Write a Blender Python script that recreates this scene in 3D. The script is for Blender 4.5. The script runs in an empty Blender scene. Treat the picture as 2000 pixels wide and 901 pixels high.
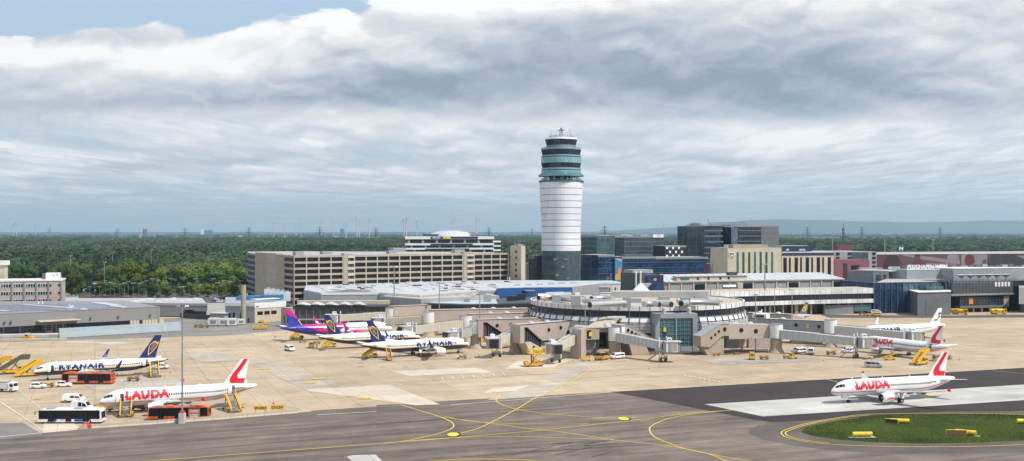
import bpy, bmesh, math, random
import numpy as np
from mathutils import Vector, Matrix, noise
random.seed(7)
sc = bpy.context.scene
COL = sc.collection
F, H, Y0 = 2100.0, 42.0, 453.0          # focal length and horizon of the photograph (2000 px wide), eye height in metres
PI = math.pi
def PX(px, D): return ((px-1000.0)*D/F, D)                 # ground position at distance D on the bearing px
def ZP(py, D): return H-(py-Y0)*D/F                        # height seen at row py at distance D
def DG(py, h=0.0): return (H-h)*F/(py-Y0)                  # distance of a point of height h seen at row py
def G(px, py, h=0.0): return PX(px, DG(py, h))
MATS = {}
class NT:
 def __init__(s, tree): s.t = tree; s.n = tree.nodes; s.l = tree.links
 def put(s, sock, v):
  if isinstance(v, bpy.types.NodeSocket): s.l.new(v, sock)
  elif v is not None:
   try: sock.default_value = v
   except Exception: sock.default_value = (v[0], v[1], v[2], 1) if len(v) == 3 else v
 def m(s, op, a, b=None, c=None, clamp=False):
  n = s.n.new('ShaderNodeMath'); n.operation = op; n.use_clamp = clamp
  s.put(n.inputs[0], a); s.put(n.inputs[1], b)
  if c is not None: s.put(n.inputs[2], c)
  return n.outputs[0]
 def mix(s, f, a, b, typ='MIX'):
  n = s.n.new('ShaderNodeMix'); n.data_type = 'RGBA'; n.blend_type = typ; n.clamp_factor = True
  s.put(n.inputs[0], f)
  for k, v in ((6, a), (7, b)):
   if isinstance(v, (tuple, list)) and len(v) == 3: v = (*v, 1)
   s.put(n.inputs[k], v)
  return n.outputs[2]
 def sep(s, v):
  n = s.n.new('ShaderNodeSeparateXYZ'); s.l.new(v, n.inputs[0]); return n.outputs
 def comb(s, x, y, z=0.0):
  n = s.n.new('ShaderNodeCombineXYZ')
  for i, v in enumerate((x, y, z)): s.put(n.inputs[i], v)
  return n.outputs[0]
 def coord(s, kind='Object'): return s.n.new('ShaderNodeTexCoord').outputs[kind]
 def pos(s): return s.n.new('ShaderNodeNewGeometry').outputs['Position']
 def vm(s, op, a, b):
  n = s.n.new('ShaderNodeVectorMath'); n.operation = op; s.put(n.inputs[0], a); s.put(n.inputs[1], b); return n.outputs[0]
 def rot(s, v, deg):
  n = s.n.new('ShaderNodeVectorRotate'); n.rotation_type = 'Z_AXIS'; s.put(n.inputs['Vector'], v); n.inputs['Angle'].default_value = math.radians(deg); return n.outputs[0]
 def noise(s, vec, scale, detail=4, rough=.55, dist=0, dim='3D'):
  n = s.n.new('ShaderNodeTexNoise'); n.noise_dimensions = dim
  s.put(n.inputs['Vector'], vec); n.inputs['Scale'].default_value = scale; n.inputs['Detail'].default_value = detail
  n.inputs['Roughness'].default_value = rough; n.inputs['Distortion'].default_value = dist
  return n.outputs['Fac']
 def rng(s, v, a, b, c=0.0, d=1.0, smooth=False):
  n = s.n.new('ShaderNodeMapRange'); n.interpolation_type = 'SMOOTHSTEP' if smooth else 'LINEAR'; n.clamp = True
  s.put(n.inputs[0], v)
  for i, q in enumerate((a, b, c, d)): s.put(n.inputs[i+1], q)
  return n.outputs[0]
 def brick(s, vec, w, h, mortar, c1, c2, cm, off=0.0, bias=0.0):
  n = s.n.new('ShaderNodeTexBrick'); s.put(n.inputs['Vector'], vec); n.offset = off; n.squash = 1
  n.inputs['Scale'].default_value = 1; n.inputs['Brick Width'].default_value = w; n.inputs['Row Height'].default_value = h
  n.inputs['Mortar Size'].default_value = mortar; n.inputs['Bias'].default_value = bias; n.inputs['Mortar Smooth'].default_value = 0.1
  for k, c in (('Color1', c1), ('Color2', c2), ('Mortar', cm)): n.inputs[k].default_value = (*c, 1)
  return n.outputs
def newmat(name):
 m = bpy.data.materials.new(name); m.use_nodes = True
 nt = NT(m.node_tree); b = nt.n['Principled BSDF']
 MATS[name] = m
 return m, nt, b
def mat(name, col, rough=.6, metal=0.0, var=.12, scale=.6, spec=.5):
 if name in MATS: return MATS[name]
 m, nt, b = newmat(name)
 b.inputs['Roughness'].default_value = rough; b.inputs['Metallic'].default_value = metal
 b.inputs['Specular IOR Level'].default_value = spec
 if var > 0:
  p = nt.coord()
  f = nt.m('MULTIPLY_ADD', nt.noise(p, scale, 5, .6), .75, nt.m('MULTIPLY', nt.noise(nt.vm('MULTIPLY', p, (3.0, 3.0, .35)), scale*1.5, 3), .25))
  k = nt.rng(f, .3, .7, 1-var, 1+var)
  nt.put(b.inputs['Base Color'], nt.vm('SCALE', (col[0], col[1], col[2]), None)) if False else None
  c = nt.mix(1.0, (*col, 1), nt.comb(k, k, k), 'MULTIPLY')
  nt.put(b.inputs['Base Color'], c)
  nt.put(b.inputs['Roughness'], nt.rng(f, .3, .7, min(1, rough+.08), max(.03, rough-.08)))
 else:
  b.inputs['Base Color'].default_value = (*col, 1)
 return m
def gridmat(name, c1, c2, cm, w, h, mortar=.06, rough=.15, metal=0.0, spec=.5, var=.25, ang=0.0, off=0.0):
 """panels or panes in a grid on upright faces: u runs along the wall, v is the height"""
 m, nt, b = newmat(name)
 p = nt.rot(nt.pos(), ang); x, y, z = nt.sep(p)
 u = nt.m('ADD', x, nt.m('MULTIPLY', y, .7)); vec = nt.comb(u, z, 0.0)
 br = nt.brick(vec, w, h, mortar, c1, c2, cm, off)
 f = nt.rng(nt.noise(p, .13, 4, .6), .3, .7, 1-var, 1+var)
 nt.put(b.inputs['Base Color'], nt.mix(1.0, br['Color'], nt.comb(f, f, f), 'MULTIPLY'))
 nt.put(b.inputs['Roughness'], nt.rng(br['Fac'], 0, 1, rough, .55))
 b.inputs['Metallic'].default_value = metal; b.inputs['Specular IOR Level'].default_value = spec
 return m
XF = {}
class MB:
 def __init__(s, m=None): s.v = []; s.f = []; s.mi = []; s.sm = []; s.mats = []; s.cur = 0; s.T = None; s.smooth = False
 @staticmethod
 def of(m): return MB().mat(m)
 def mat(s, name):
  m = MATS[name] if isinstance(name, str) else name
  if m not in s.mats: s.mats.append(m)
  s.cur = s.mats.index(m); return s
 def add(s, vs, fs, smooth=None):
  o = len(s.v)
  if s.T is not None: vs = [s.T @ Vector(v) for v in vs]
  s.v.extend([tuple(v) for v in vs]); s.f.extend([tuple(i+o for i in f) for f in fs])
  s.mi.extend([s.cur]*len(fs)); s.sm.extend([s.smooth if smooth is None else smooth]*len(fs)); return s
 def box(s, x0, x1, y0, y1, z0, z1):
  if x0 > x1: x0, x1 = x1, x0
  if y0 > y1: y0, y1 = y1, y0
  if z0 > z1: z0, z1 = z1, z0
  v = [(x0,y0,z0),(x1,y0,z0),(x1,y1,z0),(x0,y1,z0),(x0,y0,z1),(x1,y0,z1),(x1,y1,z1),(x0,y1,z1)]
  return s.add(v, [(0,3,2,1),(4,5,6,7),(0,1,5,4),(1,2,6,5),(2,3,7,6),(3,0,4,7)], False)
 def prism(s, pts, z0, z1, cap=True):
  """upright prism over a plan polygon; z0/z1 numbers or lists per corner"""
  n = len(pts)
  a = sum(pts[i][0]*pts[(i+1)%n][1]-pts[(i+1)%n][0]*pts[i][1] for i in range(n))
  Z0 = list(z0) if isinstance(z0, (list, tuple)) else [z0]*n
  Z1 = list(z1) if isinstance(z1, (list, tuple)) else [z1]*n
  if a < 0: pts = list(pts)[::-1]; Z0 = Z0[::-1]; Z1 = Z1[::-1]
  v = [(p[0], p[1], z) for p, z in zip(pts, Z0)]+[(p[0], p[1], z) for p, z in zip(pts, Z1)]
  f = [(i, (i+1)%n, n+(i+1)%n, n+i) for i in range(n)]
  if cap: f += [tuple(range(n))[::-1], tuple(range(n, 2*n))]
  return s.add(v, f, False)
 def extr(s, prof, y0, y1):
  """profile in x,z pushed from y0 to y1"""
  n = len(prof); a = sum(prof[i][0]*prof[(i+1)%n][1]-prof[(i+1)%n][0]*prof[i][1] for i in range(n))
  if a < 0: prof = prof[::-1]
  if y0 > y1: y0, y1 = y1, y0
  v = [(x, y0, z) for x, z in prof]+[(x, y1, z) for x, z in prof]
  f = [tuple(range(n)), tuple(range(n, 2*n))[::-1]]+[(i, n+i, n+(i+1)%n, (i+1)%n) for i in range(n)]
  return s.add(v, f, False)
 def loft(s, rings, cap0=True, cap1=True, closed=True, smooth=True):
  n = len(rings[0]); v = [p for r in rings for p in r]; f = []
  for k in range(len(rings)-1):
   for i in range(n if closed else n-1):
    j = (i+1) % n; f.append((k*n+i, k*n+j, (k+1)*n+j, (k+1)*n+i))
  s.add(v, f, smooth)
  o = len(s.v)-len(v)
  for c, k in ((cap0, 0), (cap1, len(rings)-1)):
   if c:
    idx = tuple(o+k*n+i for i in range(n))
    if smooth: q = len(s.v); s.v.extend([s.v[i] for i in idx]); idx = tuple(range(q, q+n))
    s.f.append(idx[::-1] if k == 0 else idx); s.mi.append(s.cur); s.sm.append(False)
  return s
 def tube(s, pts, r, n=8, cap=True, smooth=True):
  pts = [Vector(p) for p in pts]; R = r if isinstance(r, (list, tuple)) else [r]*len(pts); rings = []
  for i, p in enumerate(pts):
   d = (pts[min(i+1, len(pts)-1)]-pts[max(i-1, 0)]).normalized()
   u = d.cross(Vector((0, 0, 1)))
   if u.length < .05: u = Vector((1, 0, 0))
   u.normalize(); w = d.cross(u).normalized()
   rings.append([tuple(p+u*math.cos(2*PI*k/n)*R[i]+w*math.sin(2*PI*k/n)*R[i]) for k in range(n)])
  return s.loft(rings, cap, cap, True, smooth)
 def cyl(s, x, y, z0, z1, r, r1=None, n=16):
  r1 = r if r1 is None else r1
  return s.loft([[(x+q*math.cos(2*PI*k/n), y+q*math.sin(2*PI*k/n), z) for k in range(n)] for q, z in ((r, z0), (r1, z1))], smooth=n > 8)
 def beam(s, a, b, w, h=None):
  """square bar between two points"""
  h = h or w; a = Vector(a); b = Vector(b); d = (b-a).normalized(); u = d.cross(Vector((0, 0, 1)))
  if u.length < .01: u = Vector((1, 0, 0))
  u.normalize(); t = u.cross(d).normalized()
  q = [(-1,-1),(1,-1),(1,1),(-1,1)]
  return s.loft([[tuple(p+u*i*w/2+t*j*h/2) for i, j in q] for p in (a, b)], smooth=False)
 def dome(s, x, y, z, rx, ry, rz, n=16, m=5):
  rings = [[(x+rx*math.cos(a)*math.cos(2*PI*k/n), y+ry*math.cos(a)*math.sin(2*PI*k/n), z+rz*math.sin(a)) for k in range(n)] for a in [i*PI/2/m*.985 for i in range(m+1)]]
  return s.loft(rings, False, True)
 def poly(s, pts): return s.add(pts, [tuple(range(len(pts)))], False)
 def build(s, name, parent=None, loc=None):
  me = bpy.data.meshes.new(name)
  vs = s.v
  if parent is not None and s.T is None and not getattr(s, 'local', False) and parent.name in XF:
   inv = XF[parent.name].inverted(); vs = [tuple(inv @ Vector(v)) for v in vs]
  me.from_pydata(vs, [], s.f)
  for m in s.mats: me.materials.append(m)
  me.polygons.foreach_set('material_index', s.mi); me.polygons.foreach_set('use_smooth', s.sm)
  me.validate(); me.update()
  o = bpy.data.objects.new(name, me); COL.objects.link(o)
  if parent is not None: o.parent = parent
  if parent is not None and parent.name in XF: XF[o.name] = XF[parent.name]
  return o
def LB(m):
 """builder in its parent's own coordinates"""
 b = MB().mat(m); b.local = True; return b
def tag(o, label=None, cat=None, group=None, kind=None):
 if label: o['label'] = label
 if cat: o['category'] = cat
 if group: o['group'] = group
 if kind: o['kind'] = kind
 return o
def thing(name, label, cat, loc=(0, 0, 0), rz=0.0, group=None, scale=1.0):
 o = bpy.data.objects.new(name, None); COL.objects.link(o)
 o.empty_display_size = .5
 o.location = loc; o.rotation_euler = (0, 0, rz); o.scale = (scale,)*3
 XF[o.name] = Matrix.Translation(Vector(loc)) @ Matrix.Rotation(rz, 4, 'Z') @ Matrix.Scale(scale, 4)
 return tag(o, label, cat, group)
def copy_tree(o, loc=None, rz=None, label=None, scale=None, parent=None, group=None):
 c = o.copy(); COL.objects.link(c)
 if parent is not None: c.parent = parent
 if loc is not None: c.location = loc
 if rz is not None: c.rotation_euler = (0, 0, rz)
 if scale is not None: c.scale = (scale,)*3 if not isinstance(scale, tuple) else scale
 if label: c['label'] = label
 if group: c['group'] = group
 for ch in KIDS.get(o.name, None) or [k for k in o.children]: copy_tree(ch, parent=c)
 return c
KIDS = {}
def stamp(make, spots, group=None):
 """spots: (loc, rz, label[, scale]); the first is the built one, the rest copies"""
 proto = make()
 out = []
 for i, sp in enumerate(spots):
  o = proto if i == 0 else copy_tree(proto)
  o.location = sp[0]; o.rotation_euler = (0, 0, sp[1]); o['label'] = sp[2]
  if len(sp) > 3: o.scale = (sp[3],)*3 if not isinstance(sp[3], tuple) else sp[3]
  if group: o['group'] = group
  out.append(o)
 return out
class Wall:
 """upright plane from plan point a to b (left to right as seen from outside)"""
 def __init__(s, a, b):
  s.a = Vector((a[0], a[1], 0)); d = Vector((b[0]-a[0], b[1]-a[1], 0)); s.L = d.length; s.d = d/s.L; s.n = Vector((s.d.y, -s.d.x, 0))
 def pt(s, u, z, o=0.0): p = s.a+s.d*u+s.n*o; return (p.x, p.y, z)
 def box(s, mb, u0, u1, z0, z1, o0=-.05, o1=.1):
  pts = [s.pt(u0, 0, o1)[:2], s.pt(u1, 0, o1)[:2], s.pt(u1, 0, o0)[:2], s.pt(u0, 0, o0)[:2]]
  return mb.prism(pts, z0, z1)
 def poly(s, mb, uz, o=.1, t=.1):
  n = len(uz); f = [s.pt(u, z, o) for u, z in uz]; k = [s.pt(u, z, o-t) for u, z in uz]
  a = sum(uz[i][0]*uz[(i+1)%n][1]-uz[(i+1)%n][0]*uz[i][1] for i in range(n))
  if a < 0: f = f[::-1]; k = k[::-1]
  return mb.add(f+k, [tuple(range(n)), tuple(range(n, 2*n))[::-1]]+[(i, n+i, n+(i+1)%n, (i+1)%n) for i in range(n)], False)
def quadplan(px0, D0, px1, D1, depth):
 """plan of a box whose front runs between two bearings; depth backwards along the outward normal"""
 w = Wall(PX(px0, D0), PX(px1, D1))
 return [w.pt(0, 0)[:2], w.pt(w.L, 0)[:2], w.pt(w.L, 0, -depth)[:2], w.pt(0, 0, -depth)[:2]], w
_txt = {}
def text_geo(s, size=1.0, bold=.02, spacing=1.0, cuts=0.0, wx=1.0):
 key = (s, size, bold, spacing, cuts, wx)
 if key in _txt: return _txt[key]
 c = bpy.data.curves.new('t', 'FONT'); c.body = s; c.size = size; c.offset = bold*size; c.space_character = spacing; c.resolution_u = 3
 o = bpy.data.objects.new('t', c); me = bpy.data.meshes.new_from_object(o)
 bm = bmesh.new(); bm.from_mesh(me); bmesh.ops.triangulate(bm, faces=bm.faces)
 xs = [v.co.x for v in bm.verts]; ys = [v.co.y for v in bm.verts]
 if cuts:
  y = min(ys)+cuts
  while y < max(ys):
   bmesh.ops.bisect_plane(bm, geom=bm.verts[:]+bm.edges[:]+bm.faces[:], plane_co=(0, y, 0), plane_no=(0, 1, 0)); y += cuts
 bm.verts.ensure_lookup_table()
 x0 = min(xs); y0 = min(ys)
 V = [((v.co.x-x0)*wx, v.co.y-y0) for v in bm.verts]; Fc = [tuple(v.index for v in f.verts) for f in bm.faces]
 W = (max(xs)-x0)*wx; Ht = max(ys)-y0
 bm.free(); bpy.data.objects.remove(o); bpy.data.curves.remove(c); bpy.data.meshes.remove(me)
 _txt[key] = (V, Fc, W, Ht); return _txt[key]
def text_on_wall(mb, w, s, u, z, size, o=.12, bold=.02, spacing=1.0, wx=1.0, t=0.0):
 V, Fc, W, Ht = text_geo(s, size, bold, spacing, 0, wx)
 mb.add([w.pt(u+a, z+b, o) for a, b in V], Fc, False)
 if t: mb.add([w.pt(u+a, z+b, o-t) for a, b in V], [f[::-1] for f in Fc], False)
 return W
cam = bpy.data.cameras.new('camera'); camo = bpy.data.objects.new('camera', cam); COL.objects.link(camo)
camo.location = (0, 0, H); camo.rotation_euler = (PI/2, 0, 0)
cam.sensor_width = 36; cam.lens = 36*F/2000; cam.shift_y = (Y0-450.5)/2000
cam.clip_start = 1; cam.clip_end = 90000
sc.camera = camo
SUN = Vector((.62, -.34, 1.0)).normalized()
sun = bpy.data.lights.new('sun', 'SUN'); suno = bpy.data.objects.new('sun', sun); COL.objects.link(suno)
sun.energy = 5.0; sun.angle = math.radians(.53); sun.color = (1, .955, .88)
suno.rotation_euler = SUN.to_track_quat('Z', 'Y').to_euler(); suno.location = (0, 0, 300)
W = bpy.data.worlds.new('World'); sc.world = W; W.use_nodes = True
nt = NT(W.node_tree); bg = nt.n['Background']; bg.inputs['Strength'].default_value = .1
sky = nt.n.new('ShaderNodeTexSky'); sky.sky_type = 'NISHITA'; sky.sun_disc = False
sky.sun_elevation = math.asin(SUN.z); sky.sun_rotation = math.atan2(SUN.x, SUN.y)
sky.altitude = 180; sky.air_density = 1.0; sky.dust_density = 1.2; sky.ozone_density = 1.5
d = nt.coord('Generated'); x, y, z = nt.sep(d)
zc = nt.m('MAXIMUM', z, 0.0)
yy = nt.m('MAXIMUM', y, .05)
az = nt.m('DIVIDE', x, yy); el = nt.m('DIVIDE', zc, yy)              # bearing and elevation as slopes
def gs(px, py, sx, sy, amp):
 a = nt.m('POWER', nt.m('DIVIDE', nt.m('SUBTRACT', az, (px-1000)/F), sx/F), 2); b = nt.m('POWER', nt.m('DIVIDE', nt.m('SUBTRACT', el, (Y0-py)/F), sy/F), 2)
 return nt.m('MULTIPLY', nt.m('EXPONENT', nt.m('MULTIPLY', nt.m('ADD', a, b), -.5)), amp)
def addall(*v):
 r = v[0]
 for q in v[1:]: r = nt.m('ADD', r, q)
 return r
cover = addall(gs(350, 0, 80, 40, -.16), gs(120, 0, 300, 48, -.30), gs(540, 18, 170, 30, -.26), gs(720, 0, 90, 12, -.10), gs(215, 250, 50, 20, -.13), gs(20, 60, 60, 16, -.1),
 gs(330, 140, 420, 42, .14), gs(640, 75, 110, 44, .16), gs(1000, 110, 420, 90, .13), gs(1600, 90, 500, 90, .12), gs(1550, 215, 420, 26, .10),
 gs(215, 70, 90, 14, .10), gs(300, 210, 420, 20, .08))
shade = addall(gs(1000, 155, 330, 30, .30), gs(780, 170, 260, 20, .20), gs(1480, 135, 240, 34, .36), gs(1650, 200, 320, 24, .32), gs(160, 200, 330, 18, .28), gs(600, 190, 240, 16, .18), gs(1250, 80, 260, 40, .14), gs(1350, 228, 260, 10, .18), gs(1000, 90, 100, 30, .10), gs(1700, 120, 140, 40, .2), gs(215, 75, 80, 14, .25),
 gs(330, 130, 240, 24, -.40), gs(600, 60, 90, 26, -.42), gs(440, 90, 80, 24, -.25), gs(1812, 88, 30, 13, -.42), gs(1400, 8, 500, 16, -.22), gs(60, 115, 120, 16, -.25), gs(900, 12, 140, 22, -.25), gs(1300, 250, 600, 14, -.12), gs(1700, 275, 260, 20, -.2))
def bil(u, v, w0, n=4, g=.52):
 """rounded heaps: octaves of folded noise"""
 r = None; a_ = 1.0; f = 1.0; tot = 0
 for k in range(n):
  q = nt.noise(nt.comb(nt.m('MULTIPLY', u, f), nt.m('MULTIPLY', v, f), w0+k*3.3), 1.0, 0 if k < n-1 else 2, .5)
  q = nt.m('MULTIPLY', nt.m('SQRT', nt.m('ADD', nt.m('POWER', nt.m('SUBTRACT', q, .5), 2.0), .0022)), 2*a_); r = q if r is None else nt.m('ADD', r, q); tot += a_; a_ *= g; f *= 2.15
 return nt.m('DIVIDE', r, tot*.42)
wob = nt.noise(nt.comb(nt.m('MULTIPLY', az, 14.0), nt.m('MULTIPLY', el, 30.0), 1.0), 1.0, 4, .6)
wo2 = nt.m('MULTIPLY', nt.m('SUBTRACT', wob, .5), .8)
hu, hv = nt.m('ADD', nt.m('MULTIPLY', az, 9.5), wo2), nt.m('ADD', nt.m('MULTIPLY', el, 21.0), nt.m('MULTIPLY', wo2, .7))
q_ = nt.m('DIVIDE', 1.0, nt.m('ADD', el, .02)); lu, lv = nt.m('ADD', nt.m('MULTIPLY', nt.m('MULTIPLY', az, q_), 1.0), nt.m('MULTIPLY', wo2, .9)), nt.m('ADD', nt.m('MULTIPLY', q_, .30), nt.m('MULTIPLY', wo2, .5))
b0 = bil(hu, hv, 2.2); b1 = bil(hu, nt.m('ADD', hv, .22), 2.2);
def lows(dv):
 v_ = nt.m('SUBTRACT', lv, dv) if dv else lv
 return nt.m('ADD', nt.m('MULTIPLY', bil(lu, v_, 9.4, 4), .42), nt.m('MULTIPLY', nt.noise(nt.comb(nt.m('MULTIPLY', lu, 1.3), nt.m('MULTIPLY', v_, 1.3), 3.0), 1.0, 5, .5), .62))
s0 = lows(0); s1 = lows(.17)
soft = nt.noise(nt.comb(nt.m('MULTIPLY', az, 5.0), nt.m('MULTIPLY', el, 16.0), 8.0), 1.0, 4, .5)
hi = nt.rng(el, .088, .125, 0, 1, True); lo = nt.m('SUBTRACT', 1.0, hi)
band = nt.noise(nt.comb(nt.m('MULTIPLY', lu, .6), nt.m('MULTIPLY', lv, .8), 5.0), 1.0, 3, .5)
up_c = nt.rng(addall(nt.m('MULTIPLY', b0, .30), nt.m('MULTIPLY', soft, .5), cover), .30, .40, 0, 1, True)
lo_c = nt.rng(addall(nt.m('MULTIPLY', s0, .55), nt.m('MULTIPLY', band, .9), nt.m('MULTIPLY', cover, .6)), .46, .86, .3, 1, True)
c = nt.m('ADD', nt.m('MULTIPLY', up_c, hi), nt.m('MULTIPLY', lo_c, lo))
up_l = addall(.63, nt.m('MULTIPLY', nt.m('SUBTRACT', b0, b1), .42), nt.m('MULTIPLY', nt.m('SUBTRACT', b0, .5), .22), nt.m('MULTIPLY', nt.m('SUBTRACT', soft, .5), .75), nt.m('MULTIPLY', nt.rng(addall(nt.m('MULTIPLY', b0, .30), nt.m('MULTIPLY', soft, .5), cover), .34, .62), -.12), .05)
lo_l = addall(.67, nt.m('MULTIPLY', nt.m('SUBTRACT', s0, s1), 1.0), nt.m('MULTIPLY', nt.m('SUBTRACT', s0, .5), .5), nt.m('MULTIPLY', nt.m('SUBTRACT', soft, .5), .7))
light = nt.m('SUBTRACT', nt.m('ADD', nt.m('MULTIPLY', up_l, hi), nt.m('MULTIPLY', lo_l, lo)), shade, clamp=True)
ramp = nt.n.new('ShaderNodeValToRGB'); nt.put(ramp.inputs[0], light)
e = ramp.color_ramp.elements
e[0].position = 0; e[0].color = (3.0, 3.65, 4.6, 1); e[1].position = 1; e[1].color = (10.6, 10.5, 10.4, 1)
for p_, c_ in ((.25, (4.6, 5.2, 6.1, 1)), (.5, (6.5, 6.85, 7.3, 1)), (.74, (8.3, 8.4, 8.6, 1))):
 k_ = ramp.color_ramp.elements.new(p_); k_.color = c_
blue = nt.mix(.8, sky.outputs[0], nt.mix(nt.rng(el, 0, .22), (5.1, 6.0, 6.7, 1), (5.4, 7.0, 8.8, 1)))
ccol = nt.mix(nt.rng(el, .0, .05, .75, 0.0), ramp.outputs[0], (5.2, 6.1, 6.8, 1))
cfade = nt.m('MULTIPLY', c, nt.rng(el, .0, .03, .6, 1.0))
cfade = nt.m('MULTIPLY', cfade, nt.rng(z, .23, .42, 1.0, .12))           # cloud thinned overhead, out of view, to make shadows darker and bluer
fin = nt.mix(cfade, blue, ccol)
fin = nt.mix(nt.rng(z, -.02, 0.0, 1, 0), fin, (2.2, 2.1, 1.7, 1))
nt.put(bg.inputs['Color'], fin)
sc.view_settings.view_transform = 'Standard'; sc.view_settings.look = 'None'; sc.view_settings.exposure = 0.0; sc.view_settings.gamma = 1
sc.cycles.use_denoising = True; sc.cycles.max_bounces = 6; sc.cycles.diffuse_bounces = 3; sc.cycles.glossy_bounces = 3; sc.cycles.volume_bounces = 0
sc.cycles.use_adaptive_sampling = True; sc.cycles.adaptive_threshold = .02; sc.cycles.caustics_reflective = False; sc.cycles.caustics_refractive = False
W.cycles.sampling_method = 'MANUAL'; W.cycles.sample_map_resolution = 512
hz, nh, b = newmat('haze_air'); nh.n.remove(b)
pv = nh.n.new('ShaderNodeVolumePrincipled'); pv.inputs['Color'].default_value = (.60, .83, 1.0, 1); pv.inputs['Density'].default_value = 5.8e-5; pv.inputs['Anisotropy'].default_value = .2
nh.l.new(pv.outputs[0], nh.n['Material Output'].inputs['Volume'])
hb = MB.of('haze_air').box(-19500, 19500, -1500, 25500, -1.2, 560)
HZ = hb.build('haze'); tag(HZ, 'even pale blue air over the airfield and plain', 'haze', kind='stuff')
AXIS = 21.2                     # bearing of the taxiway, degrees
def ground_mat(name, c1, c2, slab=None, streak=.12, blotch=.12, rough=.85, joint=.78, tint=None):
 m, nt, b = newmat(name)
 p = nt.rot(nt.pos(), -AXIS)
 big = nt.noise(p, .012, 5, .6); mid = nt.noise(p, .09, 5, .65); fine = nt.noise(p, 1.4, 3, .6)
 st = nt.noise(nt.vm('MULTIPLY', p, (.012, .35, 1.0)), 1.0, 5, .65)
 st2 = nt.noise(nt.vm('MULTIPLY', p, (.05, 1.6, 1.0)), 1.0, 3, .6)
 f = nt.rng(nt.m('ADD', nt.m('MULTIPLY', big, .5), nt.m('MULTIPLY', mid, .5)), .35, .65)
 c = nt.mix(f, c1, c2)
 k = nt.m('MULTIPLY', nt.rng(st, .3, .7, 1-streak, 1+streak), nt.rng(st2, .3, .7, 1-streak*.5, 1+streak*.5))
 k = nt.m('MULTIPLY', k, nt.rng(fine, .3, .7, 1-blotch*.4, 1+blotch*.4)); k = nt.m('MULTIPLY', k, nt.rng(mid, .3, .7, 1-blotch, 1+blotch))
 c = nt.mix(1.0, c, nt.comb(k, k, k), 'MULTIPLY')
 if slab:
  br = nt.brick(p, slab, slab, .11, (.965, .965, .965), (1.03, 1.03, 1.03), (joint,)*3)
  br2 = nt.brick(p, slab*4, slab*3, .12, (.90, .905, .915), (1.06, 1.05, 1.03), (.84,)*3)
  c = nt.mix(1.0, c, br['Color'], 'MULTIPLY'); c = nt.mix(1.0, c, br2['Color'], 'MULTIPLY')
  oil = nt.rng(nt.noise(p, .05, 6, .7, .6), .60, .72, 1.0, .80)
  c = nt.mix(1.0, c, nt.comb(oil, oil, nt.m('MULTIPLY', oil, 1.02)), 'MULTIPLY')
 nt.put(b.inputs['Base Color'], c); b.inputs['Roughness'].default_value = rough; b.inputs['Specular IOR Level'].default_value = .25
 return m
ground_mat('concrete_apron', (.385, .29, .19), (.465, .365, .25), 7.5, .09, .10)
ground_mat('asphalt_grey', (.124, .096, .079), (.170, .136, .112), None, .42, .18)
ground_mat('asphalt_dark', (.036, .025, .024), (.048, .035, .033), None, .2, .14, .85)
ground_mat('asphalt_shoulder', (.088, .071, .062), (.118, .096, .085), None, .16, .14)
ground_mat('asphalt_road', (.17, .155, .145), (.23, .21, .19), None, .15, .1)
ground_mat('concrete_pale', (.41, .39, .355), (.49, .465, .425), 6.0, .16, .12, joint=.85)
ground_mat('concrete_patch', (.52, .43, .33), (.58, .49, .385), 7.5, .06, .06)
ground_mat('concrete_lane', (.36, .305, .245), (.43, .37, .30), 7.5, .12, .12)
ground_mat('paving', (.30, .28, .25), (.40, .37, .33), None, .1, .2)
m, nt, b = newmat('grass'); p = nt.pos()
f = nt.noise(p, .08, 7, .7); f2 = nt.noise(p, 1.8, 5, .75)
c = nt.mix(nt.rng(f, .35, .65), (.026, .043, .006), (.062, .086, .012)); c = nt.mix(nt.rng(f2, .62, .8, 0, .45), c, (.115, .135, .035))
c = nt.mix(nt.rng(nt.noise(p, .3, 5, .7), .56, .7, 0, .55), c, (.10, .10, .032))
nt.put(b.inputs['Base Color'], c); b.inputs['Roughness'].default_value = .9; b.inputs['Specular IOR Level'].default_value = .1
bp = nt.n.new('ShaderNodeBump'); bp.inputs['Strength'].default_value = .9; bp.inputs['Distance'].default_value = .12
nt.put(bp.inputs['Height'], nt.noise(p, 3.0, 4, .8)); nt.l.new(bp.outputs[0], b.inputs['Normal'])
m, nt, b = newmat('plain'); p = nt.pos()
v = nt.n.new('ShaderNodeTexVoronoi'); nt.put(v.inputs['Vector'], nt.vm('MULTIPLY', nt.rot(p, 25), (.0012, .0035, 0))); v.inputs['Scale'].default_value = 1
r_, g_, b_ = nt.sep(v.outputs['Color'])
c = nt.mix(nt.rng(r_, .2, .8), (.035, .055, .03), (.12, .14, .07)); c = nt.mix(nt.rng(g_, .78, .82), c, (.24, .20, .12))
c = nt.mix(nt.rng(nt.noise(p, .0016, 6, .6), .40, .5), (.022, .042, .022), c)
nt.put(b.inputs['Base Color'], c); b.inputs['Roughness'].default_value = .95; b.inputs['Specular IOR Level'].default_value = .1
mat('paint_yellow', (.74, .52, .03), .7, 0, .12, 1.5); mat('paint_white', (.74, .72, .68), .7, 0, .12, 1.5)
mat('kerb', (.52, .47, .40), .85, 0, .15, 1)
def sheet(name, pts, m, z):
 b = MB.of(m); b.poly([(x, y, z) for x, y in pts][::1])
 o = b.build(name); o.data.validate()
 if o.data.polygons and o.data.polygons[0].normal.z < 0: o.data.flip_normals()
 return tag(o, kind='structure')
def sheet_px(name, pp, m, z): return sheet(name, [G(*q) for q in pp], m, z)
g = MB.of('plain'); n = 24
xs = np.linspace(-19000, 19000, n); ys = np.linspace(-1200, 25000, n)
g.add([(x, y, -.12) for y in ys for x in xs], [(j*n+i, j*n+i+1, (j+1)*n+i+1, (j+1)*n+i) for j in range(n-1) for i in range(n-1)], False)
tag(g.build('ground'), kind='structure')
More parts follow.
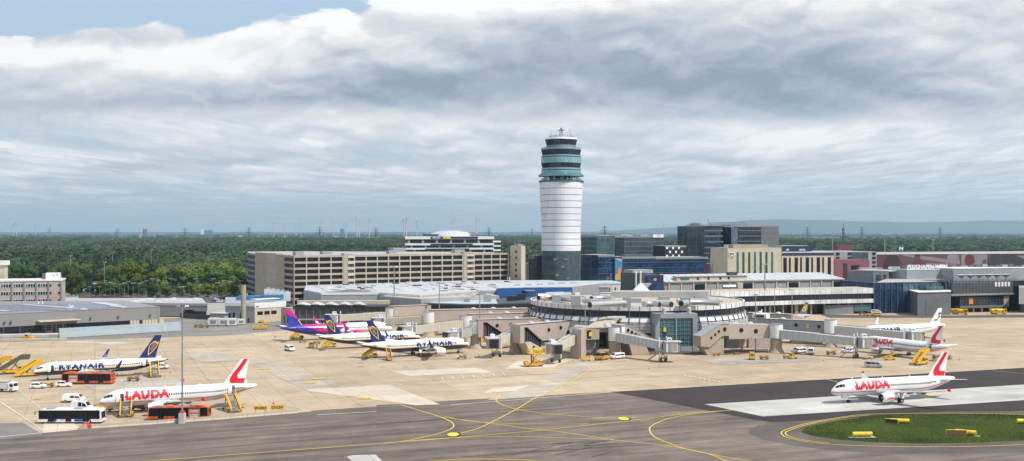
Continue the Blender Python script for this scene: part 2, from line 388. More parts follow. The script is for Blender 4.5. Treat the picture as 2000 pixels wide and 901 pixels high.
sheet('airport_paving', [(-330, 400), (520, 400), (640, 1000), (-420, 1000)], 'paving', -.08)
sheet('apron', [(-420, 90), (420, 90), (620, 640), (-60, 600), (-250, 500), (-420, 438)], 'concrete_apron', -.04)
sheet_px('service_road', [(-120, 660), (0, 657), (230, 651), (440, 643), (560, 637), (640, 629), (640, 634), (560, 645), (440, 655), (250, 660), (120, 664), (0, 668), (-120, 672)][0:9]+[(118, 665), (0, 669), (-120, 674)], 'asphalt_road', -.02)
sheet_px('terminal_road', [(1100, 688), (1350, 684), (1500, 682), (1500, 688), (1420, 693), (1300, 692), (1130, 696)], 'asphalt_shoulder', -.02)
sheet_px('perimeter_road', [(1600, 614), (1700, 616), (1860, 616.5), (2060, 614), (2060, 620), (1860, 621), (1620, 621)], 'asphalt_shoulder', -.02)
sheet_px('cargo_road', [(318, 622), (455, 618), (600, 612), (620, 640), (470, 641), (330, 648)], 'asphalt_road', -.03)
edge = [(-500, 902), (0, 853), (150, 839), (607, 804), (610, 802), (735, 794), (736, 791), (815, 788), (816, 786), (1195, 765.5), (2000, 718.5), (2700, 681)]
E = [G(*q) for q in edge]
sheet('taxiway', [(-330, 60), (460, 60)]+E[::-1], 'asphalt_grey', 0.0)
sheet_px('dark_taxiway', [(1195, 765.7), (2000, 718.7), (2700, 681.2), (2700, 765), (2000, 803), (1850, 804), (1750, 812.5), (1600, 820.5), (1507, 825), (1480, 821.5)], 'asphalt_dark', .015)
sheet_px('concrete_strip', [(1375, 790), (1600, 776.3), (2000, 751.5), (2700, 711), (2700, 743), (2000, 782), (1490, 813.8)], 'concrete_pale', .03)
sheet_px('taxiway_shoulder', [(1507, 825.3), (1478, 832), (1462, 841), (1466, 850), (1495, 860), (1550, 871), (1640, 881), (1760, 887), (2000, 885), (2300, 860), (2420, 820), (2300, 797), (2000, 803.2), (1850, 804.2), (1750, 812.7), (1600, 820.7)], 'asphalt_shoulder', .01)
isl = [(1565, 845), (1568, 839), (1580, 834), (1600, 829), (1640, 822), (1700, 814.5), (1780, 810.2), (1860, 809), (1940, 809.6), (2000, 811.5), (2090, 818), (2140, 829), (2140, 838), (2090, 851), (2000, 860.5), (1900, 865.5), (1800, 867), (1700, 864), (1640, 859), (1590, 852.5)]
b = MB.of('grass')
P = [G(*q) for q in isl]; cx = sum(p[0] for p in P)/len(P); cy = sum(p[1] for p in P)/len(P)
rings = [[(cx+(x-cx)*k, cy+(y-cy)*k, z) for x, y in P] for k, z in ((1.0, .02), (.985, .09), (.6, .16), (.2, .2))]
b.loft(rings, False, True, smooth=True); o = tag(b.build('grass_island'), kind='structure')
rs = np.random.RandomState(3); tv = []; tf = []
def inside(x, y, poly):
 c = False; j = len(poly)-1
 for i in range(len(poly)):
  if (poly[i][1] > y) != (poly[j][1] > y) and x < (poly[j][0]-poly[i][0])*(y-poly[i][1])/(poly[j][1]-poly[i][1])+poly[i][0]: c = not c
  j = i
 return c
x0, x1 = min(p[0] for p in P), max(p[0] for p in P); y0_, y1 = min(p[1] for p in P), max(p[1] for p in P)
while len(tv) < 60000:
 x = rs.uniform(x0, x1); y = rs.uniform(y0_, y1)
 if not inside(x, y, P): continue
 a = rs.uniform(0, PI*2); h = rs.uniform(.08, .24); w = rs.uniform(.03, .09); dx, dy = math.cos(a)*w, math.sin(a)*w; o_ = len(tv)
 tv += [(x-dx, y-dy, .05), (x+dx, y+dy, .05), (x+dy*1.5, y-dx*1.5, .12+h)]; tf.append((o_, o_+1, o_+2))
t = MB.of('grass'); t.add(tv, tf); tag(t.build('grass_tufts'), 'mown green grass covering the taxiway island', 'grass', kind='stuff')
for nm, pp, mm in (('grey_slab', [(470, 702), (520, 700), (640, 742), (700, 765), (610, 768), (540, 735)], 'concrete_lane'), ('grey_slab', [(1128, 704), (1185, 700), (1110, 745), (1060, 774), (950, 782), (1030, 755)], 'concrete_lane'), ('grey_slab', [(340, 690), (430, 686), (480, 703), (400, 709)], 'concrete_lane'), ('grey_slab', [(1350, 700), (1560, 697), (1600, 706), (1400, 712)], 'concrete_lane'), ('grey_slab', [(150, 745), (330, 735), (360, 752), (190, 765)], 'concrete_lane'), ('pale_slab', [(590, 762), (760, 752), (860, 790), (812, 792)], 'concrete_patch'), ('pale_slab', [(760, 725), (930, 718), (960, 728), (800, 735)], 'concrete_patch'),
     ('pale_slab', [(1010, 705), (1120, 702), (1080, 718), (985, 722)], 'concrete_patch'), ('pale_slab', [(960, 758), (1070, 751), (1060, 760), (945, 768)], 'concrete_patch'),
     ('pale_slab', [(130, 667), (240, 668), (262, 671), (215, 674), (190, 671), (130, 670.5)], 'concrete_pale'), ('pale_slab', [(690, 889.5), (733, 888), (748, 902), (690, 903), (677, 892)], 'concrete_pale'),
     ('grey_slab', [(-40, 828), (45, 826), (84, 849), (-40, 861)], 'asphalt_road'), ('pale_slab', [(86, 826), (140, 823), (158, 839), (84, 846)], 'concrete_patch')):
 sheet_px(nm, pp, mm, .012+random.random()*.006)
def stain(pts, w, m, name, z=.022):
 return ribbon(name, pts, w, m, z)
def ribbon(name, pp, w, m, z, px=True, step=6):
 P = [Vector((*(G(*q) if px else q), 0)) for q in pp]
 out = []
 Q = [P[0]*2-P[1]]+P+[P[-1]*2-P[-2]]
 for i in range(1, len(Q)-2):
  a, b_, c_, d_ = Q[i-1:i+3]
  for k in range(step):
   t = k/step
   out.append(.5*((2*b_)+(c_-a)*t+(2*a-5*b_+4*c_-d_)*t*t+(3*b_-a-3*c_+d_)*t**3))
 out.append(Q[-2]); vs = []; fs = []
 for i, p in enumerate(out):
  d_ = (out[min(i+1, len(out)-1)]-out[max(i-1, 0)]).normalized(); n_ = Vector((-d_.y, d_.x, 0))*w/2
  vs += [(p.x-n_.x, p.y-n_.y, z), (p.x+n_.x, p.y+n_.y, z)]
  if i: fs.append((2*i-2, 2*i-2+0, 2*i, 2*i+1, 2*i-1)[1:])
 b_ = MB.of(m); b_.add(vs, [(f[0], f[1], f[2], f[3]) for f in fs]); o = b_.build(name)
 if o.data.polygons[0].normal.z < 0: o.data.flip_normals()
 return tag(o, kind='structure')
zz = .040
def yl(pp, w=.27, m='paint_yellow', nm='taxiway_line'):
 global zz; zz += .0012; return ribbon(nm, pp, w, m, zz)
yl([(785, 791.5), (820, 802.5), (850, 811.5), (875, 821), (886, 830), (881, 838), (860, 846), (820, 856), (780, 863.5), (720, 868.5), (600, 877.5), (500, 885), (290, 901), (200, 908)])
yl([(520, 706), (600, 735), (700, 765), (785, 791.5)], .16)
yl([(1172, 708), (1125, 740), (1050, 775), (1010, 799), (950, 830), (925, 840), (900, 846.5)])
yl([(978, 771), (969, 780), (975, 788), (1000, 797.5), (1040, 805), (1100, 811.5), (1200, 817.5), (1250, 820)])
yl([(1435, 801.5), (1350, 807.5), (1250, 820), (1150, 831), (1050, 841.5), (950, 850), (850, 858.5), (780, 863.5)])
yl([(868, 814), (910, 822), (950, 826), (1000, 828), (1075, 829), (1150, 828)], .22)
yl([(860, 815), (950, 826.5), (1025, 836.5), (1100, 845), (1200, 860), (1300, 871), (1375, 885), (1415, 899), (1440, 910)])
yl([(750, 866), (850, 858), (900, 855), (1000, 853), (1100, 856), (1200, 860)], .24)
yl([(1435, 801.5), (1375, 806.5), (1310, 817), (1275, 831), (1269, 842), (1280, 855), (1310, 867.5), (1350, 880), (1450, 899), (1520, 908)])
yl([(820, 903), (870, 899), (930, 897), (1020, 899), (1060, 902)])
ring = [(2000, 810), (1850, 807.5), (1700, 809.5), (1650, 814.5), (1600, 822.5), (1562, 831), (1532, 841), (1526, 847), (1535, 854), (1562, 861), (1612, 867.5), (1675, 871), (1750, 873), (1875, 873), (2000, 869), (2110, 862)]
yl(ring, .26)
yl([(1700, 810.8), (1652, 816), (1604, 824), (1568, 832.5), (1540, 842), (1534, 847), (1543, 853.2), (1570, 860), (1620, 866.3)], .24)
yl([(1613, 741), (1640, 748), (1660, 752.5)], .24); yl([(1940, 724.5), (2010, 731.5)], .24)
yl([(1830, 771), (1800, 775)], .9); yl([(1795, 773), (1838, 770)], .8)
for q in ([(-60, 858), (0, 853.8), (75, 846.8), (150, 840)], [(620, 811), (735, 804.5)], [(880, 791.5), (1040, 779), (1192, 766.6)]): yl(q, .32, 'paint_white', 'edge_line')
for q in ([(0, 742), (32, 760), (98, 813), (130, 832)], [(0, 785), (45, 815), (88, 845)], [(2, 787.5), (40, 812)], [(323, 707), (380, 728), (444, 751), (520, 778)], [(545, 786), (600, 803)]): yl(q, .14, 'paint_white', 'stand_line')
for q in ([(0, 792), (120, 786), (330, 772), (480, 765), (980, 736), (1200, 723), (1400, 711), (1600, 699)], [(560, 745), (700, 738)], [(1880, 668), (2010, 672)], [(1850, 654), (2010, 645)]): yl(q, .22, 'asphalt_road', 'slab_joint')
for i in range(7): yl([(862+i*20, 736.5-i*1.4), (866+i*20, 742.5-i*1.4)], .18, 'paint_white', 'tick_mark')
for i in range(9): yl([(1335+i*9.5, 733+i*1.7), (1341+i*9.5, 736+i*1.7)], .3, 'paint_white', 'tick_mark')
for (px, py) in ((885, 849.5), (1218, 818.5)):
 x, y = G(px, py); zz += .0012
 sheet('taxiway_sign_patch', [(x+.2+1.6*math.cos(a), y+2.8*math.sin(a)) for a in [PI/3*k for k in range(6)]], 'asphalt_dark', zz-.012)
 sheet('taxiway_sign_mark', [(x+1.35*math.cos(a), y+2.3*math.sin(a)) for a in [PI/3*k for k in range(6)]], 'paint_yellow', zz)
for (px, py, w) in ((508, 710, 12), (516, 721.5, 12), (604, 749, 11), (619, 741, 11), (711, 779, 13), (72, 780, 7)):
 D = DG(py); x = PX(px, D)[0]; ww = w*D/F
 for k in range(2): zz += .0008; sheet('stand_number', [(x-ww, D-.9+k*1.5), (x+ww, D-.7+k*1.5), (x+ww, D+.1+k*1.5), (x-ww, D-.1+k*1.5)], 'paint_yellow', zz)
mat('tyre_rubber', (.085, .075, .068), .8, 0, .3, .3)
rr = random.Random(5)
for i in range(16):
 px = rr.uniform(960, 1160); py = rr.uniform(868, 896); D = DG(py); x = PX(px, D)[0]; L = rr.uniform(3, 12); a = math.radians(AXIS+rr.uniform(-10, 25))
 zz += .0004; ribbon('sealed_crack', [(x, D), (x+L*math.cos(a), D+L*math.sin(a))], rr.uniform(.1, .3), 'asphalt_shoulder', zz-.02, px=False, step=1)
for q in ([(0, 888), (300, 868), (560, 846), (900, 815), (1200, 789)], [(0, 872), (300, 853), (700, 822), (1100, 792)], [(100, 903), (500, 868), (700, 853)], [(900, 893), (1200, 873), (1330, 866)], [(1000, 790), (1180, 778)]):
 ribbon('tyre_track', q, 1.1, 'asphalt_shoulder', .006+rr.random()*.004)
sheet('car_park', [PX(160, 625), PX(482, 640), PX(482, 735), PX(150, 735)], 'asphalt_shoulder', -.05)
sheet('park_grass', [PX(60, 735), PX(484, 735), PX(484, 1100), PX(-100, 1100), PX(-100, 600), PX(150, 600)], 'grass', -.06)
sheet('field', [PX(1500, 1010), PX(2150, 1010), PX(2150, 1980), PX(1560, 1960)], 'grass', -.05)
sheet('field', [PX(1800, 1550), PX(2150, 1500), PX(2150, 1720), PX(1850, 1700)], 'concrete_patch', -.04)
mat('oil_stain', (.27, .22, .17), .7, 0, .3, .5)
ro = random.Random(21)
for i in range(70):
 px = ro.uniform(30, 1950); py = ro.uniform(668, 745); D = DG(py); x = PX(px, D)[0]
 if i % 3: a = math.radians(AXIS+ro.choice((0, 90))+ro.uniform(-12, 12)); L = ro.uniform(6, 26); zz += .0003; ribbon('tyre_track', [(x, D), (x+L*.5*math.cos(a), D+L*.5*math.sin(a)+ro.uniform(-1, 1)), (x+L*math.cos(a), D+L*math.sin(a))], ro.uniform(.25, .6), 'concrete_lane', -.012+i*.0003, px=False, step=4)
 else: k_ = ro.uniform(.5, 1.6); sheet('oil_mark', [(x+k_*math.cos(q)*ro.uniform(.6, 1.2), D+k_*math.sin(q)*ro.uniform(.6, 1.2)) for q in [j*.7 for j in range(9)]], 'oil_stain', -.01+i*.0003)
for (px, py) in ((1000, 741), (1035, 739), (990, 716), (1105, 714), (1140, 712), (1160, 719), (770, 700), (830, 706), (560, 700), (690, 690), (1430, 711), (1450, 713), (1480, 715), (1500, 722), (1345, 715), (1640, 716), (1660, 718)):
 D = DG(py); x = PX(px, D)[0]; sheet('stand_mark', [(x-1.2, D), (x+1.2, D+.4), (x+1.2, D+.9), (x-1.2, D+.5)], 'paint_white', .02)
def leafmat(name, c1, c2, c3=None):
 m, nt, b = newmat(name)
 oi = nt.n.new('ShaderNodeObjectInfo'); r = oi.outputs['Random']
 c = nt.mix(r, c1, c2)
 if c3: c = nt.mix(nt.rng(nt.m('FRACT', nt.m('MULTIPLY', r, 7.31)), .8, .92), c, c3)
 big = nt.noise(nt.vm('MULTIPLY', oi.outputs['Location'], (.006, .003, 0)), 1.0, 3, .6)
 k = nt.m('MULTIPLY', nt.rng(nt.noise(nt.coord(), 1.1, 3, .7), .3, .7, .65, 1.4), nt.rng(big, .38, .62, .6, 1.5))
 c = nt.mix(1.0, c, nt.comb(k, k, k), 'MULTIPLY')
 nt.put(b.inputs['Base Color'], c); b.inputs['Roughness'].default_value = .75; b.inputs['Specular IOR Level'].default_value = .2
 tr = nt.n.new('ShaderNodeBsdfTranslucent'); nt.put(tr.inputs[0], c); mx = nt.n.new('ShaderNodeMixShader'); mx.inputs[0].default_value = .22
 out = nt.n['Material Output']; nt.l.new(b.outputs[0], mx.inputs[1]); nt.l.new(tr.outputs[0], mx.inputs[2]); nt.l.new(mx.outputs[0], out.inputs[0])
 return m
leafmat('leaf_wood', (.026, .054, .020), (.052, .088, .032), (.090, .108, .050))
leafmat('leaf_yellow', (.10, .14, .018), (.16, .19, .030))
leafmat('leaf_deep', (.022, .050, .018), (.032, .066, .018))
leafmat('leaf_mid', (.05, .11, .016), (.075, .145, .022))
leafmat('leaf_grey', (.095, .115, .060), (.125, .14, .075))
mat('bark', (.10, .075, .055), .9, 0, .2, 1)
def crown_geo(seed, n_lump, n_leaf, leaf, zbot=.25, spread=.5, squash=1.0, core=.74, jit=.7):
 """leaf clumps over several uneven lumps; unit tree height 1"""
 r = random.Random(seed); lumps = []
 for i in range(n_lump):
  a = r.uniform(0, 2*PI); q = r.uniform(0, 1)**.6
  rad = r.uniform(.13, .24); h = zbot+(1-zbot-.12)*(i+.5)/n_lump+r.uniform(-.06, .06)
  w = spread*math.sin(PI*min(.95, max(.12, (h-zbot*.5)/(1.1-zbot*.5))))*q*.62
  lumps.append((math.cos(a)*w, math.sin(a)*w, h, rad*spread*2*r.uniform(.8, 1.1), rad*r.uniform(.75, 1.0)*squash))
 v = []; f = []
 for i in range(n_leaf):
  lx, ly, lz, rr_, rz_ = lumps[r.randrange(n_lump)]
  u = r.uniform(-.55, 1); a = r.uniform(0, 2*PI); k = math.sqrt(max(0, 1-u*u)); q = r.uniform(.72, 1.08)
  n_ = Vector((k*math.cos(a), k*math.sin(a), u))
  p = Vector((lx+n_.x*rr_*q, ly+n_.y*rr_*q, lz+n_.z*rz_*q))
  n2 = (n_+Vector((r.uniform(-jit, jit), r.uniform(-jit, jit), r.uniform(-jit*.6, jit)))).normalized()
  t = n2.cross(Vector((r.uniform(-1, 1), r.uniform(-1, 1), r.uniform(-1, 1)))).normalized(); b_ = n2.cross(t)
  s_ = leaf*r.uniform(.55, 1.3); o = len(v)
  v += [tuple(p+t*s_), tuple(p+b_*s_*.8), tuple(p-t*s_), tuple(p-b_*s_*.8)]; f.append((o, o+1, o+2, o+3))
 for lx, ly, lz, rr_, rz_ in lumps:
  o = len(v); n_ = 7
  for j, (uu) in enumerate((-.8, -.1, .6)):
   for k_ in range(n_):
    a = 2*PI*k_/n_; q = math.sqrt(1-uu*uu)*core*r.uniform(.85, 1.1)
    v.append((lx+q*rr_*math.cos(a), ly+q*rr_*math.sin(a), lz+uu*rz_*.8))
  for j in range(2):
   for k_ in range(n_): f.append((o+j*n_+k_, o+j*n_+(k_+1)%n_, o+(j+1)*n_+(k_+1)%n_, o+(j+1)*n_+k_))
  f.append(tuple(o+2*n_+k_ for k_ in range(n_)))
 return v, f
CROWNS = []
hidden = bpy.data.collections.new('wood_crowns')                       # source meshes for the wood, not linked to the scene
for i in range(5):
 v, f = crown_geo(50+i, 6, 190, .095, .10, .80, 1.15, .9, .4)
 b = MB.of('leaf_wood'); b.add(v, f, False)
 me = bpy.data.meshes.new('wood_crown'); me.from_pydata(b.v, [], b.f); me.materials.append(MATS['leaf_wood'])
 o = bpy.data.objects.new('wood_crown', me); hidden.objects.link(o)
def scatter(name, pts, scl, label):
 me = bpy.data.meshes.new(name); me.from_pydata([tuple(p) for p in pts], [], [])
 at = me.attributes.new('size', 'FLOAT_VECTOR', 'POINT'); at.data.foreach_set('vector', np.asarray(scl, dtype=np.float32).ravel())
 o = bpy.data.objects.new(name, me); COL.objects.link(o)
 gnt = bpy.data.node_groups.new(name, 'GeometryNodeTree')
 gnt.interface.new_socket('Geometry', in_out='INPUT', socket_type='NodeSocketGeometry'); gnt.interface.new_socket('Geometry', in_out='OUTPUT', socket_type='NodeSocketGeometry')
 N = gnt.nodes; L = gnt.links; gi = N.new('NodeGroupInput'); go = N.new('NodeGroupOutput')
 ci = N.new('GeometryNodeCollectionInfo'); ci.inputs['Collection'].default_value = hidden; ci.inputs['Separate Children'].default_value = True; ci.inputs['Reset Children'].default_value = True
 ip = N.new('GeometryNodeInstanceOnPoints'); ip.inputs['Pick Instance'].default_value = True
 na = N.new('GeometryNodeInputNamedAttribute'); na.data_type = 'FLOAT_VECTOR'; na.inputs['Name'].default_value = 'size'
 rv = N.new('FunctionNodeRandomValue'); rv.data_type = 'FLOAT_VECTOR'; rv.inputs[1].default_value = (0, 0, 6.28)
 ri = N.new('FunctionNodeRandomValue'); ri.data_type = 'INT'; ri.inputs[4].default_value = 0; ri.inputs[5].default_value = 4
 L.new(gi.outputs[0], ip.inputs['Points']); L.new(ci.outputs[0], ip.inputs['Instance']); L.new(na.outputs[0], ip.inputs['Scale'])
 L.new(rv.outputs[0], ip.inputs['Rotation']); L.new(ri.outputs[2], ip.inputs['Instance Index']); L.new(ip.outputs[0], go.inputs[0])
 md = o.modifiers.new('scatter', 'NODES'); md.node_group = gnt
 return tag(o, label, 'forest', kind='stuff')
rs = np.random.RandomState(11)
def wood_pts(n, d0, d1, a0, a1, h0, h1, keep=None, lump=.004):
 P = []; S = []
 while len(P) < n:
  D = math.sqrt(rs.uniform(d0*d0, d1*d1)); px = rs.uniform(a0, a1); x, y = PX(px, D)
  if keep and not keep(px, D, x, y): continue
  q = noise.noise(Vector((x*lump, y*lump, 0)))+.5*noise.noise(Vector((x*lump*3, y*lump*3, 5)))
  h = h0+(h1-h0)*min(1, max(0, .5+.8*q+rs.uniform(-.2, .2)))
  w = h*rs.uniform(.75, 1.35)*(1+max(0, D-1500)/2200)
  P.append((x, y, -.3)); S.append((w, w, h))
 return P, S
def kl(px, D, x, y):
 lim = 960 if px < 500 else (1050 if px < 1000 else 1150)
 if px > 1330: lim = 1500
 if px > 1600: lim = 1900
 return D > lim
P1, S1 = wood_pts(11000, 950, 2000, -320, 2320, 8, 23, kl)
P2, S2 = wood_pts(14500, 2000, 4300, -320, 2320, 12, 22, lambda px, D, x, y: (px < 1300 or D < 3600) and (px < 1550 or D > 2150))
scatter('forest', P1+P2, S1+S2, 'broad green wood stretching away beyond the airport')
P3 = []; S3 = []
for k in range(26):
 D = rs.uniform(5200, 15000); px = rs.uniform(-80, 2080); L = rs.uniform(300, 2400); x, y = PX(px, D); a = rs.uniform(-.15, .15)
 for i in range(int(L/26)):
  t = i*26-L/2; P3.append((x+t*math.cos(a)+rs.uniform(-9, 9), y+t*math.sin(a)+rs.uniform(-14, 14), -.3)); h = rs.uniform(13, 24); S3.append((h*2.0, h*1.6, h))
scatter('distant_woods', P3, S3, 'thin lines of trees across the hazy plain')
leafmat('leaf_far', (.02, .04, .03), (.03, .05, .03))
def ridge(name, D, px0, px1, hf, m, depth=900):
 b = MB.of(m); n = 90; rings = []
 for j, (dd, k) in enumerate(((0, 0), (.12, .45), (.35, .85), (.6, 1), (1, .7))):
  rings.append([(PX(px0+(px1-px0)*i/n, D+dd*depth)[0], D+dd*depth, -1+k*hf(px0+(px1-px0)*i/n)) for i in range(n+1)])
 b.loft(rings, False, False, closed=False); return tag(b.build(name), kind='structure')
mat('hill_wood', (.030, .045, .030), .95, 0, .3, .004, .1)
def low(px): return 30+9*noise.noise(Vector((px*.011, 0, 1)))+5*noise.noise(Vector((px*.05, 3, 1)))+(8 if px < 1100 else 0)
ridge('far_ridge', 16500, -150, 2150, low, 'hill_wood', 1500)
def hl(px):
 t = max(0, min(1, (px-1130)/350)); t = t*t*(3-2*t)
 return 45+t*(225+60*noise.noise(Vector((px*.0042, 0, 4)))+14*noise.noise(Vector((px*.02, 0, 8))))
ridge('hills', 20500, 1000, 2150, hl, 'hill_wood', 3000)
def make_tree(name, leaf, seed, wide, n_leaf=1300, zbot=.2):
 t = thing(name, 'x', 'tree'); r = random.Random(seed)
 tr = LB('bark'); tr.tube([(0, 0, -.02), (.01, .0, .2), (.0, .015, .45), (.01, 0, .7)], [.022, .017, .012, .005], 7)
 for k in range(5):
  a = r.uniform(0, 6.28); z0 = r.uniform(.2, .5); tr.tube([(0, 0, z0), (math.cos(a)*.09*wide*2, math.sin(a)*.09*wide*2, z0+.12), (math.cos(a)*.17*wide*2, math.sin(a)*.17*wide*2, z0+.22)], [.01, .006, .003], 5)
 tr.build('trunk', t)
 v, f = crown_geo(seed, 13, n_leaf, .036, zbot, wide); c = LB(leaf); c.add(v, f, False); c.build('crown', t)
 return t
TREES = {}
def trees(kind, leaf, seed, wide, spots, words, zbot=.2):
 """spots: px, D, height, label"""
 sp = [((*PX(px, D), -.1), (i*2.4) % 6.28, lb, (h*w_, h*w_, h)) for i, (px, D, h, w_, lb) in enumerate(spots)]
 out = stamp(lambda: make_tree('tree', leaf, seed, wide, zbot=zbot), sp, words)
 return out
trees('y', 'leaf_yellow', 101, .42, [
 (148, 700, 15.5, 1.15, 'big yellow-green tree beside the corner of the grey office block'),
 (238, 730, 21, 1.0, 'tall yellow-green tree standing highest in the middle of the wooded strip'),
 (262, 745, 22, .85, 'slender yellow-green tree with the pointed top'),
 (292, 725, 15, 1.2, 'broad yellow-green tree between the pointed tree and the brown trees'),
 (316, 780, 16, 1.0, 'yellow-green tree behind the brown broad trees'),
 (352, 690, 7.5, 1.3, 'low yellow-green car park tree before the round bright tree'),
 (386, 690, 7.5, 1.4, 'low yellow-green car park tree before the pale lamp heads'),
 (408, 695, 8.5, 1.3, 'yellow-green car park tree third from the concrete garage'),
 (432, 690, 8.5, 1.3, 'yellow-green car park tree second from the concrete garage'),
 (456, 700, 9.5, 1.2, 'yellow-green car park tree closest to the concrete garage'),
 (328, 688, 7, 1.4, 'low yellow-green car park tree beside the dark round fir'),
 (404, 800, 19, .95, 'tall yellow-green tree above the car park lamps'),
 (440, 790, 19, 1.0, 'tall yellow-green tree just left of the concrete garage'.replace('left of', 'off')),
 (200, 700, 10, 1.2, 'squat yellow-green tree before the villa with the striped roof')], 'yellow-green trees round the car park')
trees('g', 'leaf_mid', 102, .46, [
 (128, 800, 17, 1.0, 'round green tree rising behind the rooftop cabin of the office block'),
 (105, 820, 15, 1.0, 'small green tree mostly behind the office block rooftop'),
 (374, 735, 15, 1.25, 'round bright green tree in the middle of the car park'),
 (232, 700, 13.5, 1.1, 'bright green tree below the tallest yellow-green tree'),
 (215, 690, 10, 1.3, 'bright green rounded tree behind the hangar roof'),
 (420, 780, 15, 1.1, 'green tree filling the gap above the car park'),
 (470, 780, 17, 1.0, 'green tree touching the concrete garage wall'),
 (458, 740, 12, 1.1, 'green tree low beside the concrete garage'),
 (24, 830, 16, 1.1, 'green tree next to the white chimney block'),
 (60, 840, 16, 1.1, 'green tree above the flat office roof')], 'green broadleaf trees round the car park')
trees('d', 'leaf_deep', 103, .44, [
 (185, 690, 9.5, 1.3, 'dark green shrubby tree behind the hangar roof end'),
 (256, 685, 12, 1.0, 'dark green tree with tiered branches behind the hangar'),
 (295, 668, 11, 1.1, 'dark round fir alone before the car park'),
 (210, 790, 14, 1.2, 'dark tree shading the villa with the striped roof'),
 (134, 860, 17, 1.1, 'dark tree beside the pale floodlight mast'),
 (476, 720, 14, 1.0, 'dark tree tight against the concrete garage'),
 (345, 800, 13, 1.3, 'dark broad tree in the row behind the bright round one')], 'dark green trees round the car park')
trees('p', 'leaf_grey', 104, .46, [
 (170, 820, 14, 1.35, 'pale grey-green tree above the villa'),
 (196, 815, 14, 1.35, 'pale grey-green tree with blossom behind the villa'),
 (222, 830, 13, 1.2, 'pale grey-green tree leaning to the pointed tree'),
 (330, 810, 18, 1.3, 'brownish grey-green broad tree'),
 (360, 830, 19, 1.2, 'brownish grey-green tall tree over the bright round one')], 'pale grey-green trees behind the villa')
rt = random.Random(77)
FILL = {'a yellow-green tree among its like in the wooded car park': [o for o in bpy.data.objects if o.get('group') == 'yellow-green trees round the car park'][0],
 'a green broadleaf tree among its like in the wooded car park': [o for o in bpy.data.objects if o.get('group') == 'green broadleaf trees round the car park'][0],
 'a dark green tree among its like in the wooded car park': [o for o in bpy.data.objects if o.get('group') == 'dark green trees round the car park'][0]}
for i in range(105):
 lb = rt.choice(list(FILL)); px = rt.uniform(108, 480); D = rt.choice((rt.uniform(690, 760), rt.uniform(760, 960), rt.uniform(820, 980)))
 h = (rt.uniform(6, 9.5) if D < 735 else rt.uniform(11, 18)); w_ = h*rt.uniform(1.0, 1.4)
 o = copy_tree(FILL[lb], (*PX(px, D), -.1), rt.uniform(0, 6), lb, (w_, w_, h), group='filling '+lb.split(' among')[0][2:]+'s')
mat('beige_concrete', (.37, .30, .225), .8, 0, .14, .25); mat('beige_light', (.52, .44, .33), .8, 0, .12, .3)
mat('pink_concrete', (.42, .345, .30), .8, 0, .12, .3); mat('white_metal', (.72, .72, .72), .4, 0, .08, .4)
mat('roof_white', (.45, .455, .47), .6, 0, .16, .12); mat('roof_grey', (.36, .35, .34), .8, 0, .18, .12); mat('roof_gravel', (.44, .36, .28), .9, 0, .18, .2)
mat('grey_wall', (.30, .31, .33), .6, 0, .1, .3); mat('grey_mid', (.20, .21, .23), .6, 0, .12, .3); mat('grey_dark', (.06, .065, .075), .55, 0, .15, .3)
mat('hangar_grey', (.235, .225, .225), .6, 0, .06, .2); mat('black_trim', (.018, .019, .022), .5, 0, .1, .5)
mat('glass_dark', (.008, .015, .028), .12, 0, .25, .25, .5); mat('glass_black', (.010, .012, .016), .12, 0, .2, .3, .5)
mat('glass_teal', (.045, .15, .18), .1, 0, .25, .3, .8); mat('metal_duct', (.62, .60, .57), .32, .75, .15, .6); mat('blue_panel', (.012, .09, .28), .5, 0, .1, .3)
gridmat('tower_white', (.70, .70, .72), (.74, .74, .76), (.50, .51, .53), 2.4, 200, .05, .5, var=.06); mat('steel', (.33, .34, .35), .45, .5, .12, .5); mat('steel_dark', (.12, .125, .13), .5, .4, .12, .5)
mat('red_wall', (.20, .04, .06), .7, 0, .12, .2); mat('rose_wall', (.20, .065, .09), .7, 0, .12, .2); mat('green_panel', (.008, .085, .05), .4, 0, .15, .5)
mat('blue_tank', (.03, .17, .32), .5, 0, .2, .5); mat('sign_white', (.82, .82, .82), .5, 0, .03); mat('sign_navy', (.015, .025, .07), .5, 0, .05)
mat('shade_cloth', (.80, .76, .66), .7, 0, .06, .3); mat('lamp_glass', (.8, .82, .85), .3, 0, 0)
gridmat('curtain_teal', (.03, .062, .066), (.055, .10, .10), (.10, .13, .135), 3.0, 3.4, .10, .1, spec=.5)
gridmat('curtain_blue', (.004, .014, .05), (.014, .055, .15), (.03, .05, .09), 1.6, 1.8, .06, .12, spec=.45, var=.6)
gridmat('curtain_dark', (.008, .013, .02), (.02, .032, .045), (.06, .07, .08), 2.2, 3.2, .10, .1, spec=.5, var=.5)
gridmat('curtain_sky', (.04, .08, .12), (.09, .15, .2), (.12, .15, .18), 1.8, 2.2, .07, .06, spec=.9, var=.4)
gridmat('panel_white', (.60, .61, .62), (.68, .69, .70), (.17, .18, .2), 3.6, 60, .10, .4)
gridmat('panel_grey', (.30, .315, .335), (.34, .355, .375), (.22, .23, .25), 3.0, 1.2, .04, .45, var=.08)
gridmat('panel_mesh', (.13, .135, .14), (.155, .16, .165), (.10, .105, .11), .9, .9, .06, .5, var=.15)
gridmat('tower_glass', (.05, .08, .088), (.078, .115, .125), (.03, .045, .05), 2.0, 3.0, .06, .12, spec=.5)
gridmat('tower_panel', (.15, .29, .335), (.21, .37, .41), (.09, .17, .20), 1.1, 30, .05, .18, spec=.7, var=.12)
gridmat('solar', (.018, .024, .06), (.028, .036, .085), (.16, .17, .2), 1.7, 1.0, .06, .15, spec=.6)
m, nt, b = newmat('solar_roof'); p = nt.rot(nt.pos(), -5); x_, y_, z_ = nt.sep(p)
